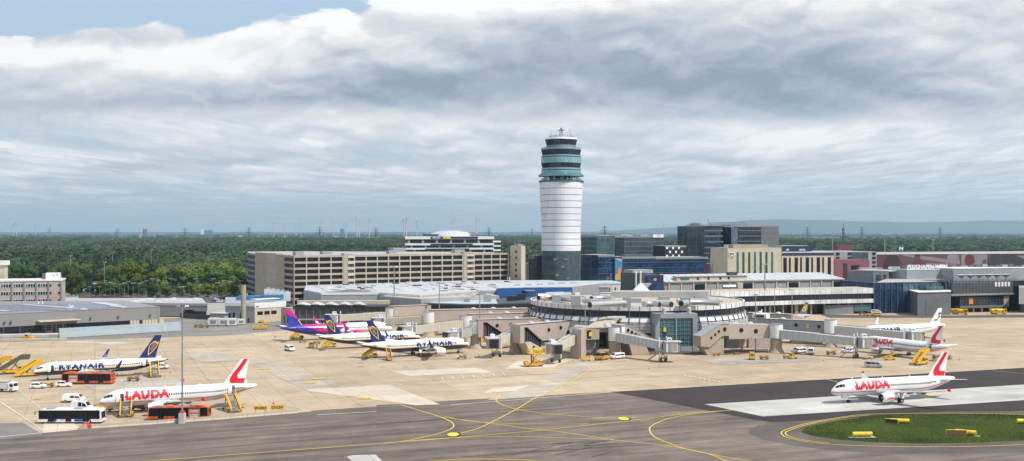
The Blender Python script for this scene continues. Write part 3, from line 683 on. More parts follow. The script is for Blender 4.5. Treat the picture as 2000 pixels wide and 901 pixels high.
br = nt.brick(nt.comb(x_, y_, 0), 1.75, 1.7, .22, (.02, .028, .075), (.035, .045, .11), (.30, .30, .32), .3)
nt.put(b.inputs['Base Color'], br['Color']); b.inputs['Roughness'].default_value = .3
MR = MATS
TD = 690.0; tx, ty = PX(1096, TD)
T = thing('control_tower', 'tall white banded airport control tower with blue-green glass head', 'control tower', (tx, ty, 0), math.radians(-3))
def sring(r, z, e=2.6, n=64, rot=PI/4, ox=0):
 out = []
 for k in range(n):
  a = 2*PI*k/n; c, s = math.cos(a), math.sin(a); q = (abs(c)**e+abs(s)**e)**(-1/e)*r
  x, y = c*q, s*q; out.append((x*math.cos(rot)-y*math.sin(rot)+ox, x*math.sin(rot)+y*math.cos(rot), z))
 return out
def zt(py): return ZP(py, TD)
def rw(w): return w/2*TD/F
b = LB('tower_glass'); b.loft([sring(rw(72), 0, 2.5), sring(rw(73), zt(491), 2.5)], smooth=True); b.build('base_storey', T)
for (u, zz_) in ((-.3, 24), (.25, 24), (.1, 19.5), (-.2, 14), (.35, 12), (-.05, 9.5)):
 w = LB('grey_mid'); w.box(u*12-1.1, u*12+1.1, -12.9, -11.6, zz_, zz_+1.1); w.build('vent_window', T)
prof = [(491, 74.5), (478, 75), (460, 73.2), (440, 74.2), (420, 76.5), (400, 79), (380, 80.8), (357, 81.6)]
def rprof(py):
 for (a, wa), (c_, wc) in zip(prof, prof[1:]):
  if c_ <= py <= a: return rw(wa+(wc-wa)*(a-py)/(a-c_))
rows = [491, 479.5, 467.5, 455.5, 443, 431, 419, 407, 394, 382, 369.5, 357]
for a, c_ in zip(rows, rows[1:]):
 s_ = LB('tower_white'); s_.loft([sring(rprof(a)*(1-.004), zt(a)+.36, 2.2), sring(rprof((a+c_)/2)*1.0, (zt(a)+zt(c_))/2+.1, 2.2), sring(rprof(c_)*1.004, zt(c_), 2.2)], smooth=True)
 s_.build('cladding_band', T)
s_ = LB('steel_dark'); s_.loft([sring(rprof(q)*.985, zt(q), 2.2) for q in rows], smooth=True); s_.build('shaft_core', T)
tpd = LB('glass_teal'); tpd.loft([sring(rw(82), zt(357)+.05), sring(rw(82.5), zt(353.5))]); tpd.build('deck_edge', T)
tpd = LB('glass_black'); tpd.loft([sring(rw(42), zt(354)), sring(rw(46), zt(346))]); tpd.build('plant_core', T)
for k in range(12):
 a = 2*PI*k/12+.1; p_ = LB('steel'); p_.cyl(rw(66)*math.cos(a), rw(66)*math.sin(a), zt(354), zt(346), .35, n=8); p_.build('deck_post', T)
for k in range(9):
 a = PI+PI*(k+.5)/9; q_ = LB('sign_white'); x_, y_ = rw(73)*math.cos(a), rw(73)*math.sin(a); q_.cyl(x_, y_, zt(353.5), zt(351), .12, n=6); q_.dome(x_, y_, zt(351), .7, .7, .8, 10, 3); q_.build('antenna_dish', T)
r_ = LB('steel')
for zz_ in (zt(352), zt(350.5)): r_.tube([(rw(80)*math.cos(2*PI*k/36), rw(80)*math.sin(2*PI*k/36), zz_) for k in range(37)], .07, 4)
for k in range(36): r_.cyl(rw(80)*math.cos(2*PI*k/36), rw(80)*math.sin(2*PI*k/36), zt(353.5), zt(350), .06, n=4)
r_.build('railing', T)
l_ = LB('tower_panel'); l_.loft([sring(rw(81.5), zt(345.5)), sring(rw(83), zt(343))]); l_.build('skirt', T)
l_ = LB('glass_teal'); l_.loft([sring(rw(82.6), zt(343)), sring(rw(74), zt(339))]); l_.build('skirt_roof', T)
def drum(name, pa, pb, wa, wb, m, slit=None):
 l_ = LB(m); l_.loft([sring(rw(wa), zt(pa)), sring(rw(wb), zt(pb))]); l_.build(name, T)
drum('glass_drum', 339, 334, 72, 72, 'tower_panel'); drum('slit_window', 334, 332.5, 71, 71, 'glass_black'); drum('glass_drum', 332.5, 329, 72, 72, 'tower_panel')
drum('window_band', 329, 319.5, 68, 72.5, 'glass_dark'); drum('glass_drum', 319.5, 308.5, 72.6, 72.6, 'tower_panel'); drum('slit_window', 308.5, 307, 71.4, 71.4, 'glass_black')
drum('glass_drum', 307, 304, 72, 72, 'tower_panel'); drum('window_band', 304, 293.5, 68, 72.5, 'glass_dark'); drum('glass_drum', 293.5, 289.5, 72.6, 72.6, 'tower_panel')
drum('cab_base', 289.5, 284.5, 54, 54, 'grey_mid'); drum('cab_glazing', 284.5, 273.5, 52.5, 58.5, 'glass_dark'); drum('cab_roof', 273.5, 270.5, 59.2, 57, 'tower_white')
drum('cab_roof_top', 270.5, 267.5, 50, 36, 'roof_grey')
for k in range(8):
 a = 2*PI*k/8+PI/8; m_ = LB('steel_dark'); e_ = rw(52.6), rw(58.8); m_.beam((e_[0]*math.cos(a)*1.06, e_[0]*math.sin(a)*1.06, zt(284.5)), (e_[1]*math.cos(a)*1.06, e_[1]*math.sin(a)*1.06, zt(273.5)), .28); m_.build('mullion', T)
r_ = LB('steel')
for zz_ in (zt(268.2), zt(266)): r_.tube([(rw(48)*math.cos(2*PI*k/24), rw(48)*math.sin(2*PI*k/24), zz_) for k in range(25)], .08, 4)
for k in range(24): r_.cyl(rw(48)*math.cos(2*PI*k/24), rw(48)*math.sin(2*PI*k/24), zt(270), zt(266), .07, n=4)
r_.build('railing', T)
mst = LB('steel')
for i in (-1, 1):
 for j in (-1, 1): mst.beam((i*1.1, j*1.1, zt(268)), (i*.8, j*.8, zt(253)), .22)
for k in range(4):
 z_a = zt(266-k*3.4); mst.box(-1.05, 1.05, -1.05, 1.05, z_a, z_a+.18); mst.beam((-1, -1, z_a), (1, -1, z_a+1.1), .14)
mst.box(-2.2, 2.2, -1.6, 1.6, zt(255), zt(254)); mst.box(-.7, .7, -.7, .7, zt(254), zt(250)); mst.build('radar_mast', T)
rd = LB('sign_white'); rd.beam((-4.6, -.3, zt(247.8)), (4.6, .3, zt(247.0)), .5, .7); rd.build('radar_antenna', T)
for (x_, y_, h_) in ((-6.5, -2, 5), (-4.6, -3, 2.6), (5.8, -2, 5.2), (4.2, -3, 2.4), (6.4, 2, 3), (-2.6, -3.5, 1.9)):
 a_ = LB('steel_dark'); a_.cyl(x_, y_, zt(268.5), zt(268.5)+h_, .13, .05, 6); a_.build('whip_antenna', T)
q_ = LB('steel'); q_.dome(-2.7, -4.5, zt(268.6), 1.1, 1.1, 1.6, 10, 4); q_.build('radome', T)
def block(name, label, cat, plan, z0, z1, wall, roof='roof_grey', parapet=.5, group=None):
 cx = sum(p[0] for p in plan)/len(plan); cy = sum(p[1] for p in plan)/len(plan)
 t = thing(name, label, cat, (cx, cy, 0), 0, group)
 MB.of(wall).prism(plan, z0, z1).build('wall', t)
 k = [(cx+(x-cx)*.985, cy+(y-cy)*.985) for x, y in plan]
 MB.of(roof).prism(k, z1-.02, z1+parapet).build('roof', t)
 return t
def on(t, name, m, f): b = MB.of(m); f(b); return b.build(name, t)
def strip(t, name, m, w, u0, u1, z0, z1, o0=-.05, o1=.12):
 b = MB.of(m); w.box(b, u0, u1, z0, z1, o0, o1); return b.build(name, t)
def boxu(t, name, m, w, u0, u1, z0, z1, back, depth): return strip(t, name, m, w, u0, u1, z0, z1, -back-depth, -back)
GZ = 29.2
wr = Wall(PX(574, 572), PX(996, 650)); wl = Wall(PX(555, 590), PX(574, 572))
pg = thing('parking_garage', 'long beige concrete parking garage with rows of dark open decks', 'parking garage', (*PX(780, 640), 0))
plan = [PX(574, 572), PX(996, 650), wr.pt(wr.L, 0, -55)[:2], PX(560, 712), PX(484, 700), PX(482, 655), PX(499, 622), PX(521, 606), PX(540, 600), PX(556, 590)]
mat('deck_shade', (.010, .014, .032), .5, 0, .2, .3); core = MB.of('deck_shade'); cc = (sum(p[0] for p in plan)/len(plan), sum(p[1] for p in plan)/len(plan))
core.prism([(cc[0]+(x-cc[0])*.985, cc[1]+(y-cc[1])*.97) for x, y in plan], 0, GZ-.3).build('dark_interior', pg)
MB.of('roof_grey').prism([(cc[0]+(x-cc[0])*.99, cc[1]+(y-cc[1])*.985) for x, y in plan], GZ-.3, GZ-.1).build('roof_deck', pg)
n_st = 9; sh = GZ/n_st
cores = [(.205, .255), (.758, .815)]            # stair cores interrupting the front
segs = [(0, .205), (.255, .758), (.815, .992)]
for k in range(n_st):
 for (a_, c_) in segs: strip(pg, 'parapet', 'beige_concrete', wr, a_*wr.L, c_*wr.L, k*sh+sh-.98, k*sh+sh+.1, -1.2, .35)
 strip(pg, 'parapet', 'beige_concrete', wl, -.2, wl.L-.36, k*sh+sh-1.15, k*sh+sh+.12, -1.2, .3)
for (a_, c_), nb in zip(segs, (4, 10, 4)):
 for i in range(nb+1):
  u = (a_+(c_-a_)*i/nb)*wr.L; strip(pg, 'pillar', 'beige_light', wr, max(0, u-.2), u+.2, 0, GZ-.2, -.5, .42)
for (a_, c_) in cores:
 u0, u1 = a_*wr.L, c_*wr.L
 strip(pg, 'stair_core', 'beige_concrete', wr, u0+.3, u0+2.6, 0, GZ+1.0, -3, .7); strip(pg, 'stair_core', 'grey_mid', wr, u0+2.6, u1-.3, 0, GZ+.4, -3, -.2)
 for k in range(n_st):
  strip(pg, 'balcony', 'beige_light', wr, u0+2.6, u1-.3, k*sh+sh-1.5, k*sh+sh-.1, -.15, .9)
  strip(pg, 'stair_glazing', ('red_wall', 'green_panel', 'glass_dark')[k % 3], wr, u0+4.5, u0+6.2, k*sh+.4, k*sh+1.8, -.2, .1)
w3 = [Wall(PX(499, 622), PX(521, 606)), Wall(PX(521, 606), PX(540, 600)), Wall(PX(540, 600), PX(556, 590))]
for i, w_ in enumerate(w3):
 strip(pg, 'stair_tower_wall', ('beige_concrete', 'pink_concrete', 'beige_concrete')[i], w_, 0, w_.L, 0, GZ+(.9 if i < 2 else .3), -4, .25)
 for k in range(4): strip(pg, 'wall_joint', 'grey_mid', w_, .2, w_.L-.2, 6+k*6, 6.12+k*6, .2, .28)
wq = Wall(PX(482, 655), PX(499, 622))
for k in range(n_st): strip(pg, 'parapet', 'grey_mid', wq, 0, wq.L, k*sh+sh-1.1, k*sh+sh+.1, -1, .2)
for (u, d_, a_, h_) in ((6, 12, 5, 2.0), (30, 30, 6, 1.6), (70, 25, 5, 1.8), (112, 20, 7, 2.0)):
 boxu(pg, 'roof_cabin', 'grey_wall', wr, u, u+a_, GZ-.1, GZ+h_, d_, 4)
st = thing('stair_tower', 'slim beige concrete stair tower with a column of round windows', 'stair tower', (*PX(1008, 645), 0))
ws = Wall(PX(996, 648), PX(1018, 640)); wsr = Wall(PX(1018, 640), PX(1026, 655))
pl = [PX(996.5, 648), PX(1018, 640), PX(1026, 655), PX(1004, 664)]
MB.of('beige_light').prism(pl, 0, ZP(481, 645)).build('shaft', st)
def disc(w_, u, z, r, m, t, name, o=.12, n=16):
 b = MB.of(m); w_.poly(b, [(u+r*math.cos(2*PI*k/n), z+r*math.sin(2*PI*k/n)) for k in range(n)], o, .3); return b.build(name, t)
for py in (492, 504, 517, 528, 539, 551): disc(ws, ws.L*.55, ZP(py, 643), .85, 'glass_black', st, 'round_window')
for (u, h_) in ((1, 3), (2.4, 2), (4.2, 3.4), (5.6, 2.2)):
 b = MB.of('steel'); p_ = ws.pt(u, 0, -3); b.cyl(p_[0], p_[1], ZP(481, 645), ZP(481, 645)+h_, .12, n=6); b.build('antenna', st)
boxu(st, 'roof_cabin', 'steel', ws, 2.5, 5.5, ZP(481, 645), ZP(477, 645), 2, 4)
D = 790.0; wd = Wall(PX(793, D), PX(963, D+12)); zt2 = ZP(462, D)
dm = thing('office_building', 'white terraced office block with black window bands and shallow white dome', 'office', (*PX(880, D+15), 0))
MB.of('grey_dark').prism(quadplan(793, D, 963, D+12, 32)[0], 0, zt2-.6).build('wall', dm)
def zd(py): return ZP(py, D)
for (a_, c_, m_, o_) in ((462, 467.5, 'white_metal', .9), (475.5, 479.5, 'white_metal', .9), (484.5, 488, 'white_metal', .9), (493.5, 498, 'white_metal', .9), (502, 507, 'white_metal', .9)):
 strip(dm, 'parapet', m_, wd, -.6, wd.L+.6, zd(c_), zd(a_), -4, o_)
for i, (a_, c_) in enumerate(((467.5, 475.5), (479.5, 484.5), (488, 493.5))):
 for k in range(30):
  u = wd.L*(.02+.96*k/30); strip(dm, 'window', 'glass_dark' if (k*7+i*3) % 5 else 'grey_wall', wd, u, u+wd.L/30*.72, zd(c_)+.15, zd(a_)-.15, -.3, .25)
strip(dm, 'sign_board', 'sign_navy', wd, wd.L*.28, wd.L*.82, zd(466.5), zd(462.6), .5, 1.15)
strip(dm, 'yellow_sign', 'paint_yellow', wd, wd.L*.42, wd.L*.51, zd(466.3), zd(462.8), 1.0, 1.3)
def lettering(t, w_, s, u, z, size, m, o, bold=.03, name='lettering', **k):
 b = MB.of(m); text_on_wall(b, w_, s, u, z, size, o, bold, **k); return b.build(name, t)
lettering(dm, wd, 'Office Park', wd.L*.30, zd(465.8), 1.25, 'sign_white', 1.2); lettering(dm, wd, 'Tower Cafe', wd.L*.53, zd(465.6), .9, 'sign_white', 1.2) if False else None
strip(dm, 'terrace', 'black_trim', wd, wd.L*.28, wd.L*.76, zd(479.0), zd(476.4), .8, 1.6); strip(dm, 'terrace', 'black_trim', wd, wd.L*.22, wd.L*.72, zd(489.5), zd(486), .8, 1.6)
b = MB.of('roof_white'); p_ = wd.pt(wd.L*.54, 0, -14); b.dome(p_[0], p_[1], zt2, 17, 12, 4.4, 28, 6); b.build('dome_roof', dm)
boxu(dm, 'plant_room', 'grey_dark', wd, wd.L*.22, wd.L*.40, zt2-.7, zt2+1.6, 6, 12); boxu(dm, 'plant_room', 'grey_mid', wd, wd.L*.72, wd.L*.83, zt2-.7, zt2+1.8, 6, 10)
dw = thing('office_wing', 'small white wing with dark windows at the end of the domed office', 'office', (*PX(968, D+16), 0))
we = Wall(PX(962.5, D+12.5), PX(977, D+14)); MB.of('grey_dark').prism(quadplan(962.5, D+12.5, 977, D+14, 26)[0], 0, zd(471.5)).build('wall', dw)
for (a_, c_) in ((470.8, 474), (479.5, 482.5), (488, 491)): strip(dw, 'parapet', 'white_metal', we, -.1, we.L+.3, zd(c_), zd(a_), -3, .5)
for k in range(5):
 for (a_, c_) in ((474.5, 479), (483, 487.5)): strip(dw, 'window', 'glass_dark', we, .4+k*1.05, 1.1+k*1.05, zd(c_), zd(a_), -.2, .15)
t = block('roof_house', 'small grey flat plant house between the garage and domed office', 'plant house', quadplan(769, 760, 793, 764, 12)[0], 0, ZP(486, 760), 'grey_wall', 'roof_white', .4)
def glass_block(name, label, px0, D0, px1, D1, depth, py, m, roof='roof_grey', cat='office'):
 pl_, w_ = quadplan(px0, D0, px1, D1, depth); z1 = ZP(py, D0); t = block(name, label, cat, pl_, 0, z1, m, roof, .35)
 strip(t, 'cornice', 'steel', w_, -.1, w_.L+.1, z1-.9, z1+.45, -.3, .15)
 return t, w_, z1
t1, w1, z1 = glass_block('office_building', 'wide glass office block with pale roof edge beside the control tower', 1178, 800, 1296, 812, 30, 462, 'curtain_teal', 'roof_white')
for k in range(4): strip(t1, 'floor_band', 'grey_mid', w1, 0, w1.L, z1-3.6*(k+1)-.35, z1-3.6*(k+1), 0, .2)
strip(t1, 'dark_bay', 'curtain_dark', w1, 0, w1.L*.34, 0, z1-1.0, -.1, .3); strip(t1, 'sign_board', 'sign_white', w1, w1.L*.82, w1.L*.995, z1-.9, z1+1.4, .1, .5)
lettering(t1, w1, 'Regus', w1.L*.865, z1-.2, 1.3, 'red_wall', .56) if False else strip(t1, 'sign_stripe', 'red_wall', w1, w1.L*.88, w1.L*.95, z1+.1, z1+.5, .5, .55)
for (u, a_, h_, m_) in ((8, 8, 1.4, 'red_wall'), (20, 5, 1.0, 'roof_white'), (32, 6, 1.3, 'grey_wall')): boxu(t1, 'roof_unit', m_, w1, u, u+a_, z1+.2, z1+h_, 5, 5)
t2, w2, z2 = glass_block('office_building', 'green-tinted glass office wing right behind the white control tower', 1136, 790, 1166, 782, 34, 461, 'curtain_teal')
for k in range(6): strip(t2, 'floor_band', 'grey_mid', w2, 0, w2.L, z2-3.6*(k+1)-.35, z2-3.6*(k+1), 0, .2)
t3, w3_, z3 = glass_block('office_building', 'dark green glass office tower with roof cranes and open slot', 1340, 838, 1372, 830, 40, 441, 'curtain_teal')
t3b = boxu(t3, 'tower_bay', 'curtain_dark', Wall(PX(1372, 830), PX(1415, 838)), 0, 16.6, 0, z3-.3, 0, 36)
wb = Wall(PX(1372, 830), PX(1415, 838))
for k in range(7): strip(t3, 'floor_band', 'curtain_sky', wb, 1.4, wb.L-1.4, z3-4.4*(k+1), z3-4.4*(k+1)+1.2, 0, .16)
for k in range(5): strip(t3, 'dark_window', 'glass_black', wb, 3+(k*2.3) % 5, 9+(k*3.1) % 6, z3-4.4*(k+1)+1.3, z3-4.4*(k+1)+3.2, 0, .2)
for (px, a_) in ((1357, 1), (1366, 2), (1376, 1)): boxu(t3, 'roof_unit', 'steel', w3_, 1+(px-1357)*.35, 3.6+(px-1357)*.35, z3+.3, z3+1.5+a_*.4, 3, 4)
t4, w4, z4 = glass_block('office_building', 'dark glass office tower with paler end bay behind the beige hotels', 1428, 850, 1521, 868, 36, 441, 'curtain_dark')
strip(t4, 'pale_bay', 'curtain_sky', w4, 0, w4.L*.13, 0, z4-.5, -.1, .35); strip(t4, 'grey_bay', 'panel_mesh', w4, w4.L*.62, w4.L*.995, 0, z4-.6, -.1, .3)
for k in range(6): strip(t4, 'floor_band', 'grey_mid', w4, w4.L*.14, w4.L*.99, z4-4.2*(k+1), z4-4.2*(k+1)+.4, .28, .42)
br_ = thing('roof_gantry', 'steel maintenance gantry bridging the two dark glass towers', 'gantry', (*PX(1420, 850), z4))
b = MB.of('steel_dark')
for zz_ in (z4+.6, z4+2.3): b.beam((*PX(1388, 842), zz_), (*PX(1458, 856), zz_), .28)
for k in range(13):
 p0, p1 = Vector((*PX(1388, 842), 0)), Vector((*PX(1458, 856), 0)); q = p0.lerp(p1, k/12); b.beam((q.x, q.y, z4+.3), (q.x, q.y, z4+2.3), .2)
b.build('truss', br_)
b = MB.of('steel_dark'); b.beam((*PX(1386, 842), z4+.3), (*PX(1382, 842), z4+5.2), .35); b.build('davit', br_)
sb_ = thing('skybridge', 'glass bridge joining the two dark office towers', 'bridge', (*PX(1421, 845), 0)); wk = Wall(PX(1414, 842), PX(1429, 848))
strip(sb_, 'glass_link', 'curtain_teal', wk, 0, wk.L, 0, ZP(478, 845), -14, 0); strip(sb_, 'roof_link', 'steel', wk, 0, wk.L, z4-1.0, z4-.3, -10, 0)
t5, w5, z5 = glass_block('office_building', 'small office block clad in a black and white chequer of windows', 1299, 780, 1340, 786, 18, 481, 'black_trim')
for i in range(6):
 for k in range(4):
  if (i+k) % 2 == 0: strip(t5, 'window', 'sign_white', w5, .8+i*2.45, 2.3+i*2.45, z5-2.2-k*2.9, z5-.5-k*2.9, -.05, .2)
def blue(px0, D0, px1, D1, py, label, dep=22, m='curtain_blue'):
 t, w_, z_ = glass_block('office_building', label, px0, D0, px1, D1, dep, py, m)
 r = random.Random(int(px0)); n = int(w_.L/3)
 for i in range(n):
  if r.random() < .55: strip(t, 'pale_pane', 'curtain_sky', w_, i*3+.3, i*3+2.6, z_*.15+r.randrange(4)*3.0, z_*.15+r.randrange(4, 6)*2.1, -.02, .12)  # panes picked at random in a paler glass
 for k in range(int(z_/3.6)): strip(t, 'floor_band', 'steel_dark', w_, 0, w_.L, 3.4+k*3.6, 3.75+k*3.6, 0, .25)
 return t, w_, z_
blue(1168, 706, 1200, 712, 499, 'dark blue glass block next to the tower foot, with the pale stairwell')
tb, wb2, zb2 = blue(1215, 712, 1281, 720, 503, 'dark blue glass office block beside the tall advertising poster')
boxu(tb, 'plant_room', 'steel_dark', wb2, 4, 24, zb2, zb2+1.8, 4, 8)
blue(1281, 722, 1382, 733, 504, 'longest dark blue glass office block ending at the slender blue sign')
ps = thing('poster', 'tall advertising poster in blue, orange and yellow on the glass block', 'poster', (*PX(1208, 711), 0)); wp = Wall(PX(1201, 710), PX(1215, 711.5)); zb = ZP(547, 710)
mat('poster_blue', (.025, .20, .42), .6, 0, .1); mat('poster_yellow', (.55, .34, .03), .6, 0, .15); mat('poster_orange', (.62, .22, .05), .6, 0, .2); mat('poster_skin', (.45, .33, .25), .6, 0, .2)
strip(ps, 'backing', 'poster_blue', wp, 0, wp.L, 1.5, ZP(505, 710), -1.5, .3)
b = MB.of('poster_yellow'); wp.poly(b, [(0.05, zb), (wp.L-.05, zb), (wp.L-.05, zb+4.2), (2.6, zb+5), (0.05, zb+3)], .4, .08); b.build('yellow_print', ps)
b = MB.of('poster_orange'); wp.poly(b, [(2.0, zb+3.5), (3.6, zb+3.2), (4.2, zb+6), (3.4, zb+9), (2.2, zb+8), (1.6, zb+5.5)], .46, .05); b.build('orange_print', ps)
b = MB.of('poster_skin'); wp.poly(b, [(.05, zb+14), (wp.L-.6, zb+11.5), (wp.L-.05, zb+13.6), (.05, zb+14.6)], .46, .05); b.build('top_print', ps)
pl_, wh = quadplan(1421, 672, 1526, 684, 22); zh = ZP(486, 672)
h1 = block('hotel', 'beige hotel with seven tall green window strips', 'hotel', pl_, 0, zh, 'beige_light', 'roof_gravel', .4)
for k in range(7): strip(h1, 'window_strip', 'green_panel' if k % 3 else 'glass_teal', wh, wh.L*(.165+.107*k), wh.L*(.165+.107*k)+1.5, 2, zh-2.2, -.3, .14)
for i in range(7):
 for k in range(5): strip(h1, 'window', 'glass_dark', wh, wh.L*(.165+.107*i)+.15, wh.L*(.165+.107*i)+1.35, 3+k*3.0+(i % 2)*.5, 4.6+k*3.0+(i % 2)*.5, .1, .2)
boxu(h1, 'penthouse', 'beige_concrete', wh, wh.L*.15, wh.L*.80, zh, ZP(478.5, 672), 3, 12)
strip(h1, 'sign_frame', 'sign_white', wh, 1.0, 4.6, zh-5.8, zh-2.4, 0, .3); strip(h1, 'sign_board', 'grey_dark', wh, 1.3, 4.3, zh-5.5, zh-2.7, .2, .36); lettering(h1, wh, 'nh', 1.65, zh-5.0, 2.3, 'sign_white', .4)
bl = thing('side_wing', 'narrow blue and white wing on the end of the green-striped hotel', 'hotel wing', (*PX(1418, 676), 0)); MB.of('blue_tank').prism(quadplan(1413, 678, 1421, 677, 14)[0], 0, ZP(489, 678)).build('wall', bl)
MB.of('roof_white').prism(quadplan(1413.4, 680, 1420.6, 679, 8)[0], ZP(489, 678), ZP(479, 678)).build('roof_tank', bl)
pl_, wh = quadplan(1527, 690, 1628, 702, 20); zh = ZP(493, 690)
h2 = block('hotel', 'cream hotel with narrow black window slots and a navy roof sign', 'hotel', pl_, 0, zh, 'beige_light', 'roof_white', .3)
strip(h2, 'cornice', 'sign_navy', wh, 0, wh.L, zh-2.2, zh-.5, -.1, .15)
for k in range(9): strip(h2, 'window_strip', 'glass_black' if k else 'glass_dark', wh, wh.L*(.03+.107*k), wh.L*(.03+.107*k)+(1.25 if k % 2 else 2.4), 1.5, zh-3.4, -.3, .14)
strip(h2, 'roof_sign', 'sign_navy', wh, 2, 24, zh+.4, ZP(481, 690), -3, -2.6); lettering(h2, wh, 'nh', 5.0, zh+1.0, 1.9, 'sign_white', -2.5); lettering(h2, wh, 'HOTEL', 14.5, zh+.9, 1.5, 'sign_white', -2.5)
boxu(h2, 'penthouse', 'roof_white', wh, 3, 22, zh+.2, ZP(480, 690), 4, 8)
sg = thing('pylon_sign', 'slender pointed blue and white upright sign before the glass office', 'sign', (*PX(1388, 690), 0)); wv = Wall(PX(1384, 690), PX(1391.5, 690))
b = MB.of('sign_white'); wv.poly(b, [(.2, 0), (2.3, 0), (2.45, 9), (2.0, 13), (1.25, ZP(511, 690)), (.5, 13), (.05, 9)], .3, .5); b.build('pylon', sg)
b = MB.of('poster_blue'); wv.poly(b, [(.3, 8), (2.2, 8), (2.2, 12), (1.25, ZP(512.5, 690)), (.3, 12)], .34, .05); b.build('blue_head', sg)
t = block('low_building', 'small red-brown house between the pylon sign and the hotel', 'house', quadplan(1392, 690, 1412, 692, 10)[0], 0, ZP(516, 690), 'red_wall', 'roof_white', .4)
wg = Wall(PX(1710, 748), PX(2090, 790)); zg = ZP(495.5, 748)
gb = thing('billboard_garage', 'long parking garage fronted by a giant printed advertising banner', 'parking garage', (*PX(1850, 790), 0))
MB.of('grey_mid').prism(quadplan(1710, 748, 2090, 790, 45)[0], 0, zg-.3).build('wall', gb); strip(gb, 'roof_deck', 'roof_grey', wg, -.3, wg.L+.3, zg-.3, zg+.05, -46, .3)
for (n_, c_) in (('print_grey', (.09, .05, .062)), ('print_dark', (.025, .013, .014)), ('print_red', (.12, .013, .016)), ('print_rose', (.11, .03, .038)), ('print_pale', (.21, .18, .19)), ('print_magenta', (.34, .02, .10)), ('print_black', (.03, .028, .03))): mat(n_, c_, .6, 0, .18, .12)
strip(gb, 'banner', 'print_grey', wg, 0, wg.L, 1, zg-.5, 0, .5)
def pr(nm, m_, pts, o=.6):
 b = MB.of(m_); wg.poly(b, [(u, zg-.6-v) for u, v in pts], o, .08); b.build(nm, gb)
def U(px): return wg.L*(px-1710)/380*(1+.06*(1-(px-1710)/380))
HB = zg-2
pr('print_field', 'print_rose', [(0, 0), (U(1728), 0), (U(1726), HB), (0, HB)]); pr('print_field', 'print_red', [(U(1745), 3.2), (U(1757), 6), (U(1757), HB), (U(1715), HB), (U(1722), 6)])
pr('print_head', 'print_dark', [(U(1727), 3), (U(1732), .9), (U(1740), .5), (U(1748), 1.4), (U(1752), 4), (U(1750), 8), (U(1744), 11), (U(1728), 9), (U(1725), 6)], .68)
pr('print_sash', 'print_pale', [(U(1752), .4), (U(1790), 3.6), (U(1862), 7.5), (U(1864), 5.2), (U(1800), 1.6), (U(1775), .3)]); pr('print_body', 'print_red', [(U(1776), HB), (U(1777), 5.6), (U(1784), 4.2), (U(1793), 5.2), (U(1799), 9), (U(1798), HB)], .68)
pr('print_face', 'print_rose', [(U(1778), 2.2), (U(1781), .7), (U(1786), .7), (U(1789), 2.4), (U(1787), 4.6), (U(1781), 4.9)], .72); pr('print_hair', 'print_dark', [(U(1777.5), 1.5), (U(1780), .35), (U(1787), .35), (U(1789.5), 1.8), (U(1785), 1.6)], .76)
pr('print_field', 'print_pale', [(U(1840), .3), (U(1860), .3), (U(1862), 5), (U(1852), 6.6), (U(1838), 4)], .62)
pr('print_panel', 'print_pale', [(U(1800), 6.3), (U(1856), 6.3), (U(1856), 9.5), (U(1800), 9.5)], .8); lettering(gb, wg, 'ANSCHNALLEN', U(1801.5), zg-.6-9.0, 3.0, 'print_magenta', .92, .05, wx=.98)
pr('print_field', 'print_pale', [(U(1866), .2), (U(1916), .2), (U(1914), HB), (U(1866), HB)]); pr('print_head', 'print_red', [(U(1874), 1.2), (U(1882), .4), (U(1890), 1.4), (U(1892), 6.2), (U(1886), 7.6), (U(1877), 7.6), (U(1872), 6)], .7)
pr('print_body', 'print_rose', [(U(1868), HB), (U(1870), 8.2), (U(1880), 7.2), (U(1893), 8), (U(1896), HB)], .66); pr('print_bow', 'print_black', [(U(1877), 8), (U(1883), 9.2), (U(1889), 8), (U(1889), 11), (U(1883), 9.8), (U(1877), 11)], .75)
pr('print_rose_mark', 'print_rose', [(U(1903), 11), (U(1908), 4.5), (U(1914), 3.5), (U(1918), HB), (U(1903), HB)], .66)
pr('print_coat', 'print_black', [(U(1920), 3), (U(1928), .6), (U(2000), 1.4), (U(2090), 3), (U(2090), HB), (U(1916), HB), (U(1918), 8)], .7); pr('print_edge', 'print_red', [(U(1950), .2), (U(2088), .2), (U(2088), 1.5), (U(1990), 1.2)], .76); pr('print_wedge', 'print_pale', [(U(1975), 1.4), (U(1998), 1.5), (U(1997), 5)], .78)
strip(gb, 'banner_rail', 'sign_white', wg, 0, wg.L, zg-.55, zg-.2, .4, .8)
pc = thing('parking_sign', 'square blue parking sign standing on the billboard garage roof', 'sign', (*PX(1760, 770), zg)); wx_ = Wall(PX(1755, 770), PX(1765, 770))
strip(pc, 'board', 'glass_teal', wx_, 0, wx_.L, zg+1.0, zg+5.6, -.4, 0); strip(pc, 'post', 'steel', wx_, 1.2, 1.6, zg, zg+1.1, -.3, -.1); lettering(pc, wx_, 'P4', .5, zg+2.0, 3.0, 'sign_white', .08)
gp = thing('parking_garage', 'grey slatted parking garage end block with black slots', 'parking garage', (*PX(1665, 745), 0)); wgp = Wall(PX(1628, 738), PX(1712, 746)); zgp = ZP(492, 738)
MB.of('grey_wall').prism(quadplan(1628, 738, 1712, 746, 40)[0], 0, zgp).build('wall', gp); strip(gp, 'glazed_bay', 'curtain_teal', wgp, wgp.L*.42, wgp.L*.80, 0, zgp-.5, -.1, .3)
for (u) in (.06, .33, .90):
 for k in range(5): strip(gp, 'slot', 'glass_black', wgp, wgp.L*u, wgp.L*(u+.075), zgp-2.2-k*3, zgp-.6-k*3, -.1, .36)
pk = block('low_building', 'dusky pink flat-roofed building with dark openings beside the cream hotel', 'building', quadplan(1629, 712, 1698, 722, 18)[0], 0, ZP(509, 712), 'rose_wall', 'rose_wall', .4)
